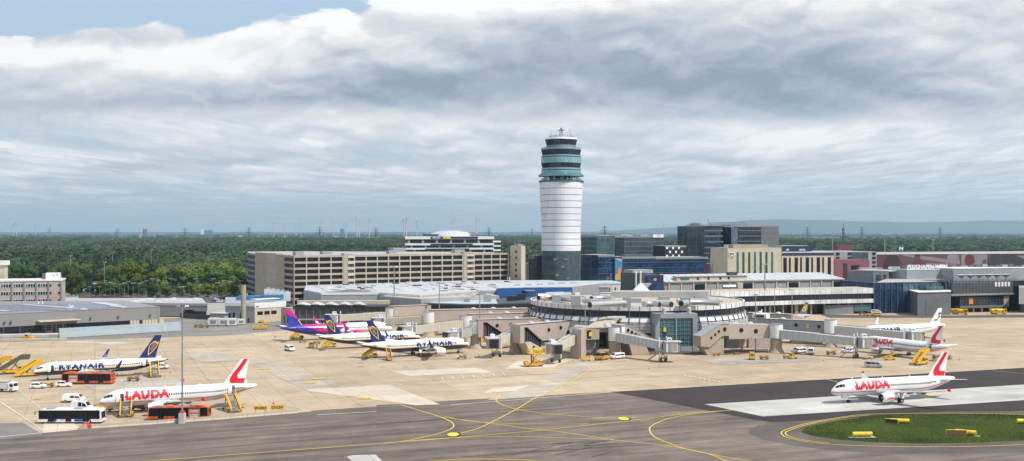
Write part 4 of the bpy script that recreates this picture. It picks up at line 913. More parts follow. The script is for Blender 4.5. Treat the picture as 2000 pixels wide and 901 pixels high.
wpk = Wall(PX(1629, 712), PX(1698, 722)); strip(pk, 'dark_opening', 'print_dark', wpk, wpk.L*.26, wpk.L*.37, 2, ZP(515, 712), -.1, .2); strip(pk, 'dark_opening', 'glass_black', wpk, wpk.L*.48, wpk.L*.70, 3, ZP(519, 712), -.1, .2)
rb = block('low_building', 'small dark red rooftop hut below the tall black mast', 'hut', quadplan(1636, 800, 1663, 802, 10)[0], 0, ZP(481, 800), 'red_wall', 'red_wall', .4)
tm = thing('telecom_mast', 'tall thin black lattice mast carrying antennas over the red hut', 'mast', (*PX(1647, 805), 0)); zq = ZP(436, 805)
b = MB.of('steel_dark'); p0 = PX(1647, 805)
b.cyl(p0[0], p0[1], 0, ZP(470, 805), .7, .5, 8); b.cyl(p0[0], p0[1], ZP(470, 805), zq, .45, .16, 8); b.build('mast', tm)
for (py, h_) in ((449, 2.2), (456, 2.2), (463, 1.5)):
 b = MB.of('steel_dark')
 for k in range(3): a = k*2.1; b.box(p0[0]+math.cos(a)*.8-.25, p0[0]+math.cos(a)*.8+.25, p0[1]+math.sin(a)*.8-.25, p0[1]+math.sin(a)*.8+.25, ZP(py, 805)-h_/2, ZP(py, 805)+h_/2)
 b.build('antenna', tm)
t = block('low_building', 'grey flat building between the round-windowed stair tower and control tower', 'building', quadplan(1028, 700, 1060, 702, 20)[0], 0, ZP(517, 700), 'grey_wall', 'roof_grey', .4)
wz = Wall(PX(1028, 700), PX(1060, 702)); strip(t, 'dark_opening', 'glass_black', wz, 1, wz.L-1, 4, 9, -.1, .2)
t = block('low_building', 'dark glass low building at the foot of the control tower', 'building', quadplan(1044, 690, 1062, 692, 12)[0], 0, ZP(500, 690), 'curtain_dark', 'roof_grey', .4)
wo = Wall(PX(-60, 512), PX(121, 524)); zo = ZP(545.5, 524)
ob = thing('office_building', 'four-storey grey-pink office block with rows of ribbon windows', 'office', (*PX(60, 535), 0))
MB.of('pink_concrete').prism(quadplan(-60, 512, 121, 524, 16)[0], 0, zo-.8).build('wall', ob); strip(ob, 'roof_edge', 'white_metal', wo, -.3, wo.L+.3, zo-.8, zo-.1, -16.4, .3)
sx = lambda px: wo.L*(px+60)/181
for px in (-25, -2, 22, 46, 70, 94, 119.5): strip(ob, 'pilaster', 'rose_wall' if False else 'grey_mid', wo, sx(px)-.3, sx(px)+.25, 0, zo-.8, -.1, .4)
for k, py in enumerate((558, 573, 588)):
 for (a_, c_, n_) in ((-22, -4, 4), (0.5, 20.5, 4), (24.5, 44.5, 4), (48.5, 68.5, 4), (73, 92.5, 4)):
  za, zc_ = ZP(py+2.8, 520), ZP(py-3, 520)
  strip(ob, 'window_frame', 'white_metal', wo, sx(a_)-.1, sx(c_)+.1, za-.15, zc_+.15, -.1, .1)
  for i in range(n_):
   u0 = sx(a_)+(sx(c_)-sx(a_))*i/n_; m_ = 'glass_dark' if (i*5+k*3+int(a_)) % 6 else 'glass_teal'; strip(ob, 'window', m_, wo, u0+.1, u0+(sx(c_)-sx(a_))/n_-.1, za, zc_, -.1, .16)
 for (a_, c_) in ((96.5, 100), (113.5, 117)): strip(ob, 'window', 'glass_black', wo, sx(a_), sx(c_), ZP(py+2, 520), ZP(py-2, 520), -.1, .14)
strip(ob, 'roof_cabin', 'white_metal', wo, sx(86), sx(114), zo-.1, ZP(534, 525), -12, -5); strip(ob, 'cabin_window', 'glass_black', wo, sx(101), sx(103), ZP(539, 525), ZP(537, 525), -5.1, -4.9); strip(ob, 'cabin_window', 'glass_black', wo, sx(108), sx(110), ZP(539, 525), ZP(537, 525), -5.1, -4.9)
strip(ob, 'chiller', 'steel_dark', wo, sx(79), sx(85), zo-.1, zo+2.6, -9, -5)
tc = thing('chimney', 'cream square chimney block with a dark cap above the office roof', 'chimney', (*PX(4, 540), 0))
MB.of('beige_light').prism(quadplan(-4, 534, 9, 534, 3.5)[0], zo-3, ZP(511, 534)).build('shaft', tc); MB.of('white_metal').prism(quadplan(-5, 533.4, 11, 533.4, 4.6)[0], ZP(518, 534), ZP(509.5, 534)).build('cap', tc)
A, B_ = PX(-90, 424), PX(312, 477); wn = Wall(A, B_); zh_ = 8.8
hg = thing('cargo_hangar', 'long low grey cargo hangar with solar panels on its roof', 'hangar', (*PX(150, 470), 0))
HP = [A, B_, PX(243, 520), PX(-110, 512)]
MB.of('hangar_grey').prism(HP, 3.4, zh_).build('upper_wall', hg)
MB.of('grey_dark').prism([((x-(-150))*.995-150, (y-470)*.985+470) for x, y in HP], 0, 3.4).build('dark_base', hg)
cxh = sum(p[0] for p in HP)/4; cyh = sum(p[1] for p in HP)/4
MB.of('grey_dark').prism([(cxh+(x-cxh)*.985, cyh+(y-cyh)*.95) for x, y in HP], zh_-.1, zh_-.02).build('roof', hg)
su = lambda px: wn.L*((px+90)/402)*(.93+.07*((px+90)/402))
strip(hg, 'roof_edge', 'steel', wn, 0, wn.L, zh_-.12, zh_+.1, -.3, .12); strip(hg, 'corner_post', 'steel', wn, wn.L-.8, wn.L, 0, zh_, -.2, .2)
def roofp(px, py, h=zh_): return G(px, py, h)
for nm, pp, mm, h_ in (('solar_array', [(-60, 610), (10, 609), (60, 606.5), (124, 607), (178, 604.5), (236, 600.5), (243, 596.8), (180, 592.8), (20, 596.5), (-60, 600)], 'solar_roof', .35),
     ('skylight', [(-40, 607.5), (22, 610), (10, 607.8), (-40, 605.5)], 'roof_white', .7), ('skylight', [(45, 595.8), (150, 603), (132, 603.6), (44, 597)], 'roof_white', .7),
     ('skylight', [(180, 591.6), (205, 592.5), (236, 597), (215, 598), (178, 593)], 'roof_white', .7), ('skylight', [(152, 605), (165, 604.3), (172, 605.3), (158, 606)], 'roof_white', .8), ('skylight', [(210, 600), (222, 598), (248, 600.5), (238, 602.4)], 'roof_white', .8)):
 b = MB.of(mm); b.prism([roofp(x, y) for x, y in pp], zh_, zh_+h_*.6); b.build(nm, hg)
for (px, py) in ((135, 600), (142, 601), (139, 602.5), (75, 593.5), (83, 593.5)):
 b = MB.of('white_metal'); x_, y_ = roofp(px, py); b.cyl(x_, y_, zh_, zh_+1.1, .35, n=8); b.build('roof_vent', hg)
for (a_, c_) in ((6, 34), (37, 78), (-60, 2)): strip(hg, 'window_bay', 'glass_black', wn, su(a_), su(c_), .6, 3.2, -.3, .1)
for (a_, c_) in ((83, 98), (104, 119)):
 strip(hg, 'roller_door', 'grey_mid', wn, su(a_), su(c_), 0, 3.6, -.2, .14)
 for k in range(3): strip(hg, 'door_glazing', 'glass_black', wn, su(a_)+.4, su(c_)-.4, 1.0+k*.8, 1.6+k*.8, .1, .2)
strip(hg, 'person_door', 'red_wall', wn, su(99.5), su(102.5), 0, 2.3, -.1, .2)
strip(hg, 'window_bay', 'glass_dark', wn, su(126), su(250), 1.2, 3.3, -.2, .12)
for k in range(9): strip(hg, 'loading_window', 'beige_light' if k != 3 else 'black_trim', wn, su(252)+k*(su(308)-su(252))/9, su(252)+(k+.86)*(su(308)-su(252))/9, .8, 3.3, -.2, .14)
cn = thing('entrance_canopy', 'cream flat canopy jutting out above the hangar doors', 'canopy', (*PX(107, 448), 0)); strip(cn, 'roof_slab', 'beige_light', wn, su(66), su(146), 5.0, 5.35, .02, 5.0);
for px in (72, 140): strip(cn, 'bracket', 'steel', wn, su(px), su(px)+.25, 4.2, 5.0, .02, 3.5)
for px in (6, 18, 147, 173, 228, 293):
 b = MB.of('steel_dark'); q = wn.pt(su(px), 5.5, .1); b.box(q[0]-.3, q[0]+.3, q[1]-.7, q[1], 4.9, 5.6); b.build('wall_lamp', hg)
wrp = Wall(PX(-80, 415), PX(130, 428)); rp = thing('loading_ramp', 'low pale concrete loading ramp along the hangar front', 'ramp', (*PX(40, 425), 0))
MB.of('concrete_pale').prism([PX(-80, 424), PX(118, 431), PX(118, 437), PX(-80, 430)], 0, .9).build('upper_slab', rp)
MB.of('beige_light').prism([PX(-80, 411), PX(131, 417), PX(131, 418.5), PX(-80, 412.5)], 0, .75).build('kerb_wall', rp)
for px in (12, 40, 75, 100): strip(rp, 'kerb_joint', 'grey_mid', Wall(PX(-80, 411), PX(131, 417)), (px+80)*.2, (px+80)*.2+.15, 0, .76, -.1, .03)
bs = thing('blast_screen', 'long pale blue-grey slatted blast screen beside the hangar', 'blast screen', (*PX(236, 440), 0)); wbs = Wall(PX(118, 424), PX(355, 455))
mat('screen_blue', (.42, .49, .53), .4, 0, .12, .2)
for k in range(6):
 z0 = .15+k*.62; b = MB.of('screen_blue'); o0 = -1.2*z0/4-.5
 b.prism([wbs.pt(0, 0, o0)[:2], wbs.pt(wbs.L, 0, o0)[:2], wbs.pt(wbs.L, 0, o0-.2)[:2], wbs.pt(0, 0, o0-.2)[:2]], z0, z0+.56); b.build('slat_board', bs)
for k in range(13):
 u = wbs.L*k/12; b = MB.of('steel'); b.beam(wbs.pt(u, 0, -2.6), wbs.pt(u, 4.0, -1.9), .2); b.build('post', bs)
sh_ = thing('storage_shed', 'low grey flat-roofed storage shed with skylights behind the hangar', 'shed', (*PX(270, 560), 0)); wsd = Wall(PX(112, 542), PX(405, 528)); zs = 6.6
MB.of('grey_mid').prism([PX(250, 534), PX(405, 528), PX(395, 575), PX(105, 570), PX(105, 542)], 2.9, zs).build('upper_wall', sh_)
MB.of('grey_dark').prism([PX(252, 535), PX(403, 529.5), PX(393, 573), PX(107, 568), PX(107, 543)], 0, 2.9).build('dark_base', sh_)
MB.of('roof_grey').prism([PX(251, 535), PX(404, 529), PX(394, 574), PX(106, 569), PX(106, 543)], zs, zs+.15).build('roof', sh_)
wse = Wall(PX(250, 534), PX(405, 528)); strip(sh_, 'roof_edge', 'grey_wall', wse, 0, wse.L, zs-1.0, zs+.2, -.2, .2)
for i in range(9):
 x_, y_ = PX(262+i*15, 545+(i % 3)*7); b = MB.of('roof_white'); b.dome(x_, y_, zs+.15, 2.4, 1.3, .7, 12, 3); b.build('skylight', sh_)
strip(sh_, 'bay_door', 'glass_black', wse, wse.L*.72, wse.L*.83, 0, 3.6, -.2, .1); strip(sh_, 'blue_panel', 'grey_mid', wse, wse.L*.2, wse.L*.7, .4, 3.6, -.1, .12)
ow = thing('boundary_wall', 'dark low wall and fence by the storage shed end', 'wall', (*PX(385, 530), 0)); wow = Wall(PX(352, 523), PX(416, 512)); strip(ow, 'fence_panel', 'grey_dark', wow, 0, wow.L, 0, 2.4, -.2, 0)
ub = thing('utility_building', 'white utility building with dark windows behind the magenta tail', 'building', (*PX(500, 512), 0))
MB.of('grey_wall').prism([PX(440, 500), PX(497, 495), PX(556, 507), PX(556, 540), PX(440, 545)], 0, ZP(592, 500)).build('wall', ub); wu = Wall(PX(497, 495), PX(558, 507)); wul = Wall(PX(440, 500), PX(497, 495))
strip(ub, 'facade_band', 'white_metal', wu, 0, wu.L, ZP(602, 497), ZP(591, 497), -.3, .35); strip(ub, 'facade_band', 'white_metal', wul, 0, wul.L, ZP(598, 498), ZP(592, 498), -.3, .25)
strip(ub, 'lower_wall', 'beige_light', wu, 0, wu.L, 0, ZP(602, 497)-.02, -.3, .2)
for k in range(3): strip(ub, 'window', 'glass_dark', wu, 1.4+k*3.7, 4.3+k*3.7, 3.6, 5.2, .1, .26)
for k in (2, 4.2, 8, 10): strip(ub, 'window', 'glass_dark', wul, k, k+.9, 1.6, 4.6, .0, .12)
strip(ub, 'door', 'green_panel', wul, 12.2, 12.9, 0, 2.2, 0, .14)
for (px0, px1, py0, py1, m_) in ((461, 507, 579, 591, 'blue_tank'), (511, 548, 577, 590, 'blue_tank')):
 wtk = Wall(PX(px0, 520), PX(px1, 520)); b = MB.of(m_); wtk.box(b, 0, wtk.L, ZP(py1, 520), ZP(py0, 520), -8, 0); b.build('plant_enclosure', ub)
for i in range(5):
 wct = Wall(PX(516+i*9, 535-i*2), PX(528+i*9, 535-i*2)); b = MB.of('white_metal'); wct.box(b, 0, wct.L, ZP(588, 530), ZP(566+i*1.2, 530), -4, 0); b.build('cooling_tower', ub)
 x_, y_ = wct.pt(wct.L/2, 0, -2)[:2]; b = MB.of('grey_wall'); b.cyl(x_, y_, ZP(566+i*1.2, 530), ZP(566+i*1.2, 530)+.7, 1.3, n=14); b.build('fan_ring', ub)
strip(ub, 'sign_board', 'black_trim', wu, .6, 2.0, ZP(600, 497), ZP(598, 497), .3, .4)
boxu(ub, 'roof_canopy', 'white_metal', wu, 3, 16, ZP(586, 500), ZP(585, 500), 3, 6)
ch = thing('chimney', 'round concrete chimney standing beside the utility building', 'chimney', (*PX(475.5, 490), 0)); b = MB.of('beige_concrete'); x_, y_ = PX(475.5, 490); b.cyl(x_, y_, 0, ZP(557, 490), 1.15, n=20); b.build('shaft', ch)
b = MB.of('grey_dark'); b.cyl(x_, y_, ZP(557, 490)-.02, ZP(557, 490)+.2, .9, n=20); b.build('mouth', ch)
ca = thing('site_cabin', 'pale corrugated hut behind the row of white containers', 'hut', (*PX(424, 495), 0)); MB.of('grey_wall').prism(quadplan(410, 492, 438, 490, 4)[0], 0, ZP(613, 490)).build('wall', ca); MB.of('roof_white').prism(quadplan(409, 491, 439, 489, 5)[0], ZP(613, 490), ZP(612, 490)).build('roof', ca)
vl = thing('villa', 'white low villa with a striped roof half hidden by trees', 'house', (*PX(182, 770), 0)); wvl = Wall(PX(162, 768), PX(198, 772)); strip(vl, 'wall', 'sign_white', wvl, 0, wvl.L, 0, 5.6, -6, 0); strip(vl, 'roof', 'red_wall', wvl, -.4, wvl.L*.8, 5.6, 6.2, -6, .5); strip(vl, 'awning', 'roof_white', wvl, wvl.L*.55, wvl.L*1.1, 4.6, 5.0, 0, 2)
SC = PX(1243, 425); SR = 41.9
def cp(r, a, z=0.0): return (SC[0]+r*math.cos(a), SC[1]+r*math.sin(a), z)
sat = thing('satellite_building', 'round glass and louvre pier building with pipes on its gravel roof', 'terminal building', (SC[0], SC[1], 0))
def ringwall(m, r0, r1, z0, z1, name, n=120, a0=0, a1=2*PI, r0b=None):
 b = MB.of(m); r0b = r0 if r0b is None else r0b
 rings = [[cp(r0 if z == z0 else r0b, a0+(a1-a0)*k/n, z) for k in range(n+1)] for z in (z0, z1)]
 b.loft(rings, False, False, closed=False, smooth=False);
 if r1: b.loft([[cp(r1, a0+(a1-a0)*k/n, z1) for k in range(n+1)], [cp(r0b, a0+(a1-a0)*k/n, z1) for k in range(n+1)]][::-1], False, False, closed=False, smooth=False); b.loft([[cp(r0, a0+(a1-a0)*k/n, z0) for k in range(n+1)], [cp(r1, a0+(a1-a0)*k/n, z0) for k in range(n+1)]][::-1], False, False, closed=False, smooth=False)
 return b.build(name, sat)
b = MB.of('roof_gravel'); b.loft([[cp(r, 2*PI*k/64, z) for k in range(64)] for r, z in ((SR-.5, 15.0), (SR-6, 15.3), (6, 16.4))], False, True); b.build('roof', sat)
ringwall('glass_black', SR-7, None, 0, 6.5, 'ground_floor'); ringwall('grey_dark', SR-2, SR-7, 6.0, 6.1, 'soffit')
ringwall('white_metal', SR, SR-.6, 13.75, 15.45, 'parapet'); ringwall('glass_dark', SR-.5, None, 11.4, 13.8, 'window_band'); ringwall('grey_mid', SR+.2, SR-.8, 11.2, 11.45, 'sill')
ringwall('glass_black', SR+.1, None, 6.0, 11.2, 'inner_wall'); ringwall('panel_white' if False else 'white_metal', SR+1.1, SR+.2, 9.75, 11.1, 'shade_band', r0b=SR+.5)
for k in range(7): ringwall('white_metal', SR+1.35-.03*k, SR+1.0, 6.1+k*.5, 6.38+k*.5, 'louvre')
NP = 72
for k in range(NP):
 a = 2*PI*k/NP
 if math.sin(a) > .35: continue
 b = MB.of('steel_dark'); b.beam(cp(SR+.06, a, 13.7), cp(SR+.06, a, 15.46), .14); b.beam(cp(SR-.4, a, 11.4), cp(SR-.4, a, 13.8), .12 if k % 4 else .4, .12 if k % 4 else .4); b.beam(cp(SR+1.2, a, 9.7), cp(SR+.6, a, 11.2), .24, .5); b.beam(cp(SR+1.4, a, 6.0), cp(SR+1.3, a, 9.7), .1)
 b.build('rib', sat)
for k in range(30):
 a = PI+PI*k/29; b = MB.of('beige_concrete'); x_, y_, _ = cp(SR-4, a); b.cyl(x_, y_, 0, 6.2, .5, n=10); b.build('column', sat)
mat('door_blue', (.03, .05, .09), .4, 0, .2, .5)
def rp_(px, py, z=16.0): return (*G(px, py, z), z)
for i, (pts, r_) in enumerate(([[(1050, 579), (1075, 578.5), (1113, 576)], 1.15], [[(1052, 582), (1080, 579.5), (1100, 584), (1118, 585)], 1.0], [[(1140, 587), (1165, 590), (1215, 590)], .95], [[(1152, 596), (1175, 594.5), (1222, 592)], 1.15], [[(1155, 583), (1178, 581), (1196, 582)], .9],
        [[(1288, 594), (1268, 593), (1258, 594)], 1.1], [[(1311, 595), (1291, 593), (1280, 594)], 1.1], [[(1330, 593), (1350, 590), (1405, 591.5)], 1.1], [[(1322, 587), (1350, 587), (1385, 588)], .9], [[(1065, 575), (1100, 573.5)], .8])):
 b = MB.of('metal_duct'); p3 = [rp_(*q, 16.8) for q in pts]; b.tube(p3, r_, 12, True); b.build('duct', sat)
 d_ = (Vector(p3[0])-Vector(p3[1])).normalized(); b = MB.of('black_trim'); b.tube([Vector(p3[0])+d_*.02, Vector(p3[0])+d_*.06], r_*.88, 12, True); b.build('duct_mouth', sat)
for (px, py, w_, h_) in ((1087, 591, 3.2, 2.6), (1125, 595, 3.4, 3.0), (1225, 599, 2.6, 3.2), (1340, 598, 3.2, 3.0), (1192, 584, 1.8, 1.4), (1180, 592, 2, 1.2), (1240, 592, 5, 1.6), (1298, 588, 4, 1.6), (1165, 579, 3, 1.2), (1365, 585, 3, 1.2), (1128, 580, 2, 1.6)):
 x_, y_ = G(px, py, 15.6); b = MB.of('grey_wall' if w_ > 2.5 else 'white_metal'); b.box(x_-w_/2, x_+w_/2, y_, y_+2.6, 15.2, 15.6+h_); b.build('air_handler', sat)
b = MB.of('roof_grey'); x_, y_ = PX(1270, 425); b.prism([(x_-16, y_-6), (x_+22, y_-4), (x_+24, y_+4), (x_-14, y_+5)], 16, 18.6); b.build('roof_hall', sat)
x_, y_ = PX(1252, 432); b = MB.of('white_metal'); b.loft([[(x_-3, y_-3, 18.6), (x_+3, y_-3, 18.6), (x_+3, y_+3, 18.6), (x_-3, y_+3, 18.6)], [(x_-.1, y_-.1, 21.6), (x_+.1, y_-.1, 21.6), (x_+.1, y_+.1, 21.6), (x_-.1, y_+.1, 21.6)]], smooth=False); b.build('glass_pyramid', sat)
r = random.Random(4)
for i in range(26):
 a = r.uniform(PI*1.02, PI*1.98); q = SR-r.uniform(2, 12); b = MB.of('steel' if i % 2 else 'white_metal'); x_, y_, _ = cp(q, a); h_ = r.uniform(.4, 1.3); b.box(x_-.25, x_+.25, y_-.25, y_+.25, 15.1, 15.2+h_); b.build('roof_vent', sat)
en = thing('entrance_block', 'grey framed entrance block with a tall teal glass window on the round pier', 'entrance', (*PX(1321, 380), 0)); we = Wall(PX(1280, 377), PX(1362, 379))
L = we.L; strip(en, 'side_wall', 'grey_wall', we, 0, 1.6, 0, 13.2, -8, 0); strip(en, 'side_wall', 'grey_wall', we, L-1.6, L, 0, 13.2, -8, 0); strip(en, 'lintel', 'grey_wall', we, 1.6, L-1.6, 11.6, 13.2, -8, 0); strip(en, 'base_wall', 'grey_wall', we, 1.6, L-1.6, 0, 1.6, -8, -.2)
strip(en, 'window', 'glass_teal', we, 1.6, L-1.6, 1.6, 11.6, -8, -.5); strip(en, 'mullion', 'grey_wall', we, L/2-.2, L/2+.2, 1.6, 11.6, -.5, -.1)
for k in range(1, 8): strip(en, 'glazing_bar', 'steel', we, 1.6+(L-3.2)*k/8-.05, 1.6+(L-3.2)*k/8+.05, 1.6, 11.6, -.5, -.32)
for k in range(1, 7): strip(en, 'glazing_bar', 'steel', we, 1.6, L-1.6, 1.6+10*k/7-.05, 1.6+10*k/7+.05, -.5, -.3)
strip(en, 'gate_sign', 'paint_yellow', we, 3.0, 3.9, 6.9, 8.4, -.3, -.1); strip(en, 'screen', 'black_trim', we, 3.0, 3.9, 5.3, 6.8, -.3, -.1)
for u in (L*.22, L*.82):
 b = MB.of('beige_light'); x_, y_, _ = we.pt(u, 0, -1); b.cyl(x_, y_, 13.0, 14.8, .75, n=14); b.dome(x_, y_, 14.8, .75, .75, .7, 14, 4); b.build('roof_turret', en)
def pier(label, p0, D0, p1, D1, zt_=10.2, zb_=5.0, wins=(), m='pink_concrete', width=5.0, legs=(.5,), cut=None, domes=(), end=None, winm='glass_black'):
 w_ = Wall(PX(p0, D0), PX(p1, D1)); mid = w_.pt(w_.L/2, 0)
 t = thing('fixed_pier', label, 'pier', mid, 0, 'fixed piers reaching out to the boarding bridges')
 pl_ = [w_.pt(0, 0)[:2], w_.pt(w_.L, 0)[:2], w_.pt(w_.L, 0, -width)[:2], w_.pt(0, 0, -width)[:2]]
 b = MB.of(m)
 if cut: w_.poly(b, [(u*w_.L, z) for u, z in cut], 0, width)
 else: b.prism(pl_, zb_, zt_)
 b.build('wall', t)
 strip(t, 'roof', 'roof_gravel', w_, .3, w_.L-.3, zt_, zt_+.12, -width+.3, -.3); strip(t, 'roof_edge', 'grey_dark', w_, 0, w_.L, zt_-.08, zt_+.16, -.3, .06)
 for (u, z, r_) in wins:
  disc(w_, u*w_.L, z, r_, 'beige_concrete', t, 'window_ring', .06); disc(w_, u*w_.L, z, r_*.82, winm, t, 'round_window', .12)
 for u in domes: b = MB.of('roof_white'); q = w_.pt(u*w_.L, 0, -width*.35); b.dome(q[0], q[1], zt_+.12, 1.2, .9, .75, 14, 4); b.build('skylight_dome', t)
 for u in legs: q = w_.pt(u*w_.L, 0, -width*.5); b = MB.of('beige_concrete'); b.box(q[0]-.6, q[0]+.6, q[1]-1.4, q[1]+1.4, 0, zb_+.1); b.build('leg', t)
 return t, w_
pier('beige pier arm farthest back, ending at the bridge over the magenta jet nose', 768, 452, 842, 462, 10.5, 4.6, ((.8, 7.4, .5),), legs=(.08, .6), domes=())
pier('long low beige pier arm running behind the second bridge to the round building', 842, 433, 1036, 443, 10.3, 5.0, ((.30, 7.6, .75),), legs=(.06, .5, .85), domes=(.43, .63, .84), width=6)
pier('grey-beige pier arm with three roof domes ending at the third bridge', 917, 412, 1037, 419, 10.3, 5.0, ((.22, 7.5, .75), (.72, 7.6, .75)), legs=(.1, .6), domes=(.35, .62), width=5)
def arm(label, p0, D0, p1, D1, glassm, wins, domes, notch):
 w_ = Wall(PX(p0, D0), PX(p1, D1)); L = w_.L
 zt_, zb_ = 10.4, 4.8
 t, _ = pier(label, p0, D0, p1, D1, zt_, zb_, wins, legs=(.9,), domes=domes, width=5,
  cut=[(0, zt_), (1, zt_), (.88, zb_-.2), (notch+.28, zb_-.4), (.14, zt_-.9), (.08, zt_-.9), (.08, zb_-.6), (0, zb_-.6)])
 b = MB.of(glassm); w_.poly(b, [(.08*L, zt_-.9), (.14*L, zt_-.9), ((notch+.28)*L, zb_-.4), ((notch+.28)*L, 1.8), (.08*L, 4.6)], -.9, 3.2); b.build('stair_glazing', t)
 for k in range(9): u = (.09+k*(notch+.18)/9)*L; strip(t, 'glazing_bar', 'grey_mid', w_, u, u+.12, 4.6-k*.3, zt_-1.2-k*.62, -.9, -.8)
 strip(t, 'coloured_panel', 'green_panel' if 'green' in label else 'red_wall', w_, .08*L, .12*L, 4.7, zt_-1.0, -.9, -.72)
 b = MB.of('beige_light'); w_.poly(b, [(.10*L, 4.4), (.2*L, 4.4), ((notch+.28)*L, 1.7), ((notch+.22)*L, 0.4), (.30*L, 0), (.2*L, 0)], .1, 4); b.build('stair_base', t)
 disc(w_, .26*L, 2.4, .6, 'glass_dark', t, 'round_window', .15)
 return t
arm('beige pier arm with a red-edged glazed stair and two round windows', 934, 385, 1056, 391, 'glass_dark', ((.30, 8.3, .75), (.52, 8.5, .75)), (.35, .62), .18)
arm('beige pier arm with a green-edged glazed stair and two round windows', 1016, 364, 1114, 380, 'glass_dark', ((.56, 8.0, .78), (.80, 8.4, .78)), (.28, .60), .16)
w_ = Wall(PX(1117, 357), PX(1135, 355)); mp = thing('fixed_pier', 'tall windowless beige pier block standing on the apron between two bridges', 'pier', (*PX(1128, 357), 0), 0, 'fixed piers reaching out to the boarding bridges')
MB.of('pink_concrete').prism([PX(1117, 358), PX(1135, 354.5), PX(1142, 360), PX(1148, 372), PX(1124, 374)], 0, 9.7).build('tower_wall', mp); MB.of('roof_gravel').prism([PX(1118, 359), PX(1134, 356), PX(1146, 371), PX(1125, 373)], 9.7, 9.85).build('roof', mp)
w_ = Wall(PX(1142, 364), PX(1172, 366)); strip(mp, 'gallery', 'beige_concrete', w_, 0, w_.L*.95, 5.4, 9.3, -6, 0); strip(mp, 'window', 'glass_dark', w_, .8, w_.L*.42, 5.8, 8.6, -.2, .08); strip(mp, 'yellow_blind', 'paint_yellow', w_, 1.6, 2.7, 6.6, 8.0, 0, .12); strip(mp, 'under_wall', 'grey_mid', w_, 0, w_.L*.9, 0, 5.4, -5, -2)
x0_, y0_2 = PX(1160, 372); MB.of('roof_gravel').prism([PX(1142, 364), PX(1195, 367), PX(1212, 385), PX(1180, 388)], [9.3, 9.3, 11.2, 11.2], [9.5, 9.5, 11.6, 11.6]).build('sloped_roof', mp)
w_ = Wall(PX(1185, 378), PX(1222, 378)); strip(mp, 'roof_light', 'white_metal', w_, 0, w_.L, 11.6, 12.3, -1, 0)
for (px, py) in ((1170, 632), (1187, 637), (1196, 631), (1185, 634)): b = MB.of('roof_white'); q = G(px, py, 10.2); b.dome(q[0], q[1], 9.9, 1.1, .8, .8, 12, 3); b.build('skylight_dome', mp)
w_ = Wall(PX(1213, 362), PX(1274, 370)); L = w_.L
ra = thing('fixed_pier', 'sloping beige pier arm with a stepped row of round windows facing the apron', 'pier', (*PX(1240, 366), 0), 0, 'fixed piers reaching out to the boarding bridges')
b = MB.of('pink_concrete'); w_.poly(b, [(0, 10.4), (.18*L, 10.4), (L, 5.2), (L, 4.2), (.86*L, 3.4), (.2*L, 6.6), (0, 6.6)], 0, 5); b.build('wall', ra)
b = MB.of('roof_grey'); w_.poly(b, [(0, 10.55), (.19*L, 10.6), (1.02*L, 5.3), (1.02*L, 5.15), (.18*L, 10.4), (0, 10.4)], .15, 5.3); b.build('roof', ra)
b = MB.of('beige_concrete'); w_.poly(b, [(.4*L, 0), (.95*L, 0), (.8*L, 3.8), (.25*L, 5.6)], -.6, 4); b.build('stair_base', ra)
for (u, z) in ((.22, 8.7), (.34, 7.9), (.46, 7.1), (.58, 6.4)): disc(w_, u*L, z, .62, 'glass_dark', ra, 'round_window', .12)
strip(ra, 'poster', 'sign_white', w_, .03*L, .11*L, 7.2, 9.8, -.1, .1)
strip(ra, 'glazed_base', 'glass_dark', w_, .02*L, .24*L, 0, 4.6, -2.6, -1.2)
w_ = Wall(PX(1424, 370), PX(1508, 375)); L = w_.L
la = thing('fixed_pier', 'beige pier arm with a covered stair and round windows right beside the teal entrance', 'pier', (*PX(1440, 372), 0), 0, 'fixed piers reaching out to the boarding bridges')
b = MB.of('pink_concrete'); w_.poly(b, [(0, 10.3), (L, 9.6), (L, 5.0), (0, 5.0)], 0, 5); b.build('wall', la)
w2_ = Wall(PX(1369, 364), PX(1424, 370)); L2 = w2_.L; b = MB.of('beige_concrete'); w2_.poly(b, [(0, 6.4), (.72*L2, 10.2), (L2, 10.3), (L2, 6.2), (.76*L2, 6.3), (.32*L2, 2.8), (0, 3.1)], 0, 4); b.build('stair_wall', la)
b = MB.of('grey_wall'); w2_.poly(b, [(-.01*L2, 6.4), (.72*L2, 10.25), (1.0*L2, 10.35), (1.0*L2, 10.6), (.71*L2, 10.55), (-.02*L2, 6.65)], .12, 4.3); b.build('stair_roof', la)
for (u, z) in ((.36, 5.9), (.50, 6.9), (.63, 7.9)): disc(w2_, u*L2, z, .48, 'glass_dark', la, 'round_window', .12)
disc(w2_, .84*L2, 8.5, .72, 'glass_dark', la, 'round_window', .12)
b = MB.of('beige_concrete'); w2_.poly(b, [(.28*L2, 3.0), (.76*L2, 6.0), (.86*L2, 6.0), (.86*L2, 0), (.28*L2, 0), (.1*L2, 2.8)], -.6, 3); b.build('stair_base', la)
for (u, z) in ((.28, 8.0), (.62, 7.5)): disc(w_, u*L, z, .78, 'glass_dark', la, 'round_window', .12)
for u in (.2, .55): b = MB.of('roof_white'); q = w_.pt(u*L, 0, -2); b.dome(q[0], q[1], 9.9, 1.3, .8, .8, 12, 3); b.build('skylight_dome', la)
w3 = Wall(PX(1418, 388), PX(1508, 390)); strip(la, 'under_wall', 'grey_dark', w3, 0, w3.L*.3, 0, 5, -3, 0); strip(la, 'under_wall', 'pink_concrete', w3, w3.L*.5, w3.L, 0, 4.6, -3, 0)
b = MB.of('beige_light'); q = PX(1450, 384); b.loft([[(q[0]+r_*math.cos(2*PI*k/12), q[1]+r_*math.sin(2*PI*k/12), z) for k in range(12)] for r_, z in ((.7, 0), (.9, 2.4), (1.6, 3.4), (1.7, 4.2))]); b.build('funnel_column', la)
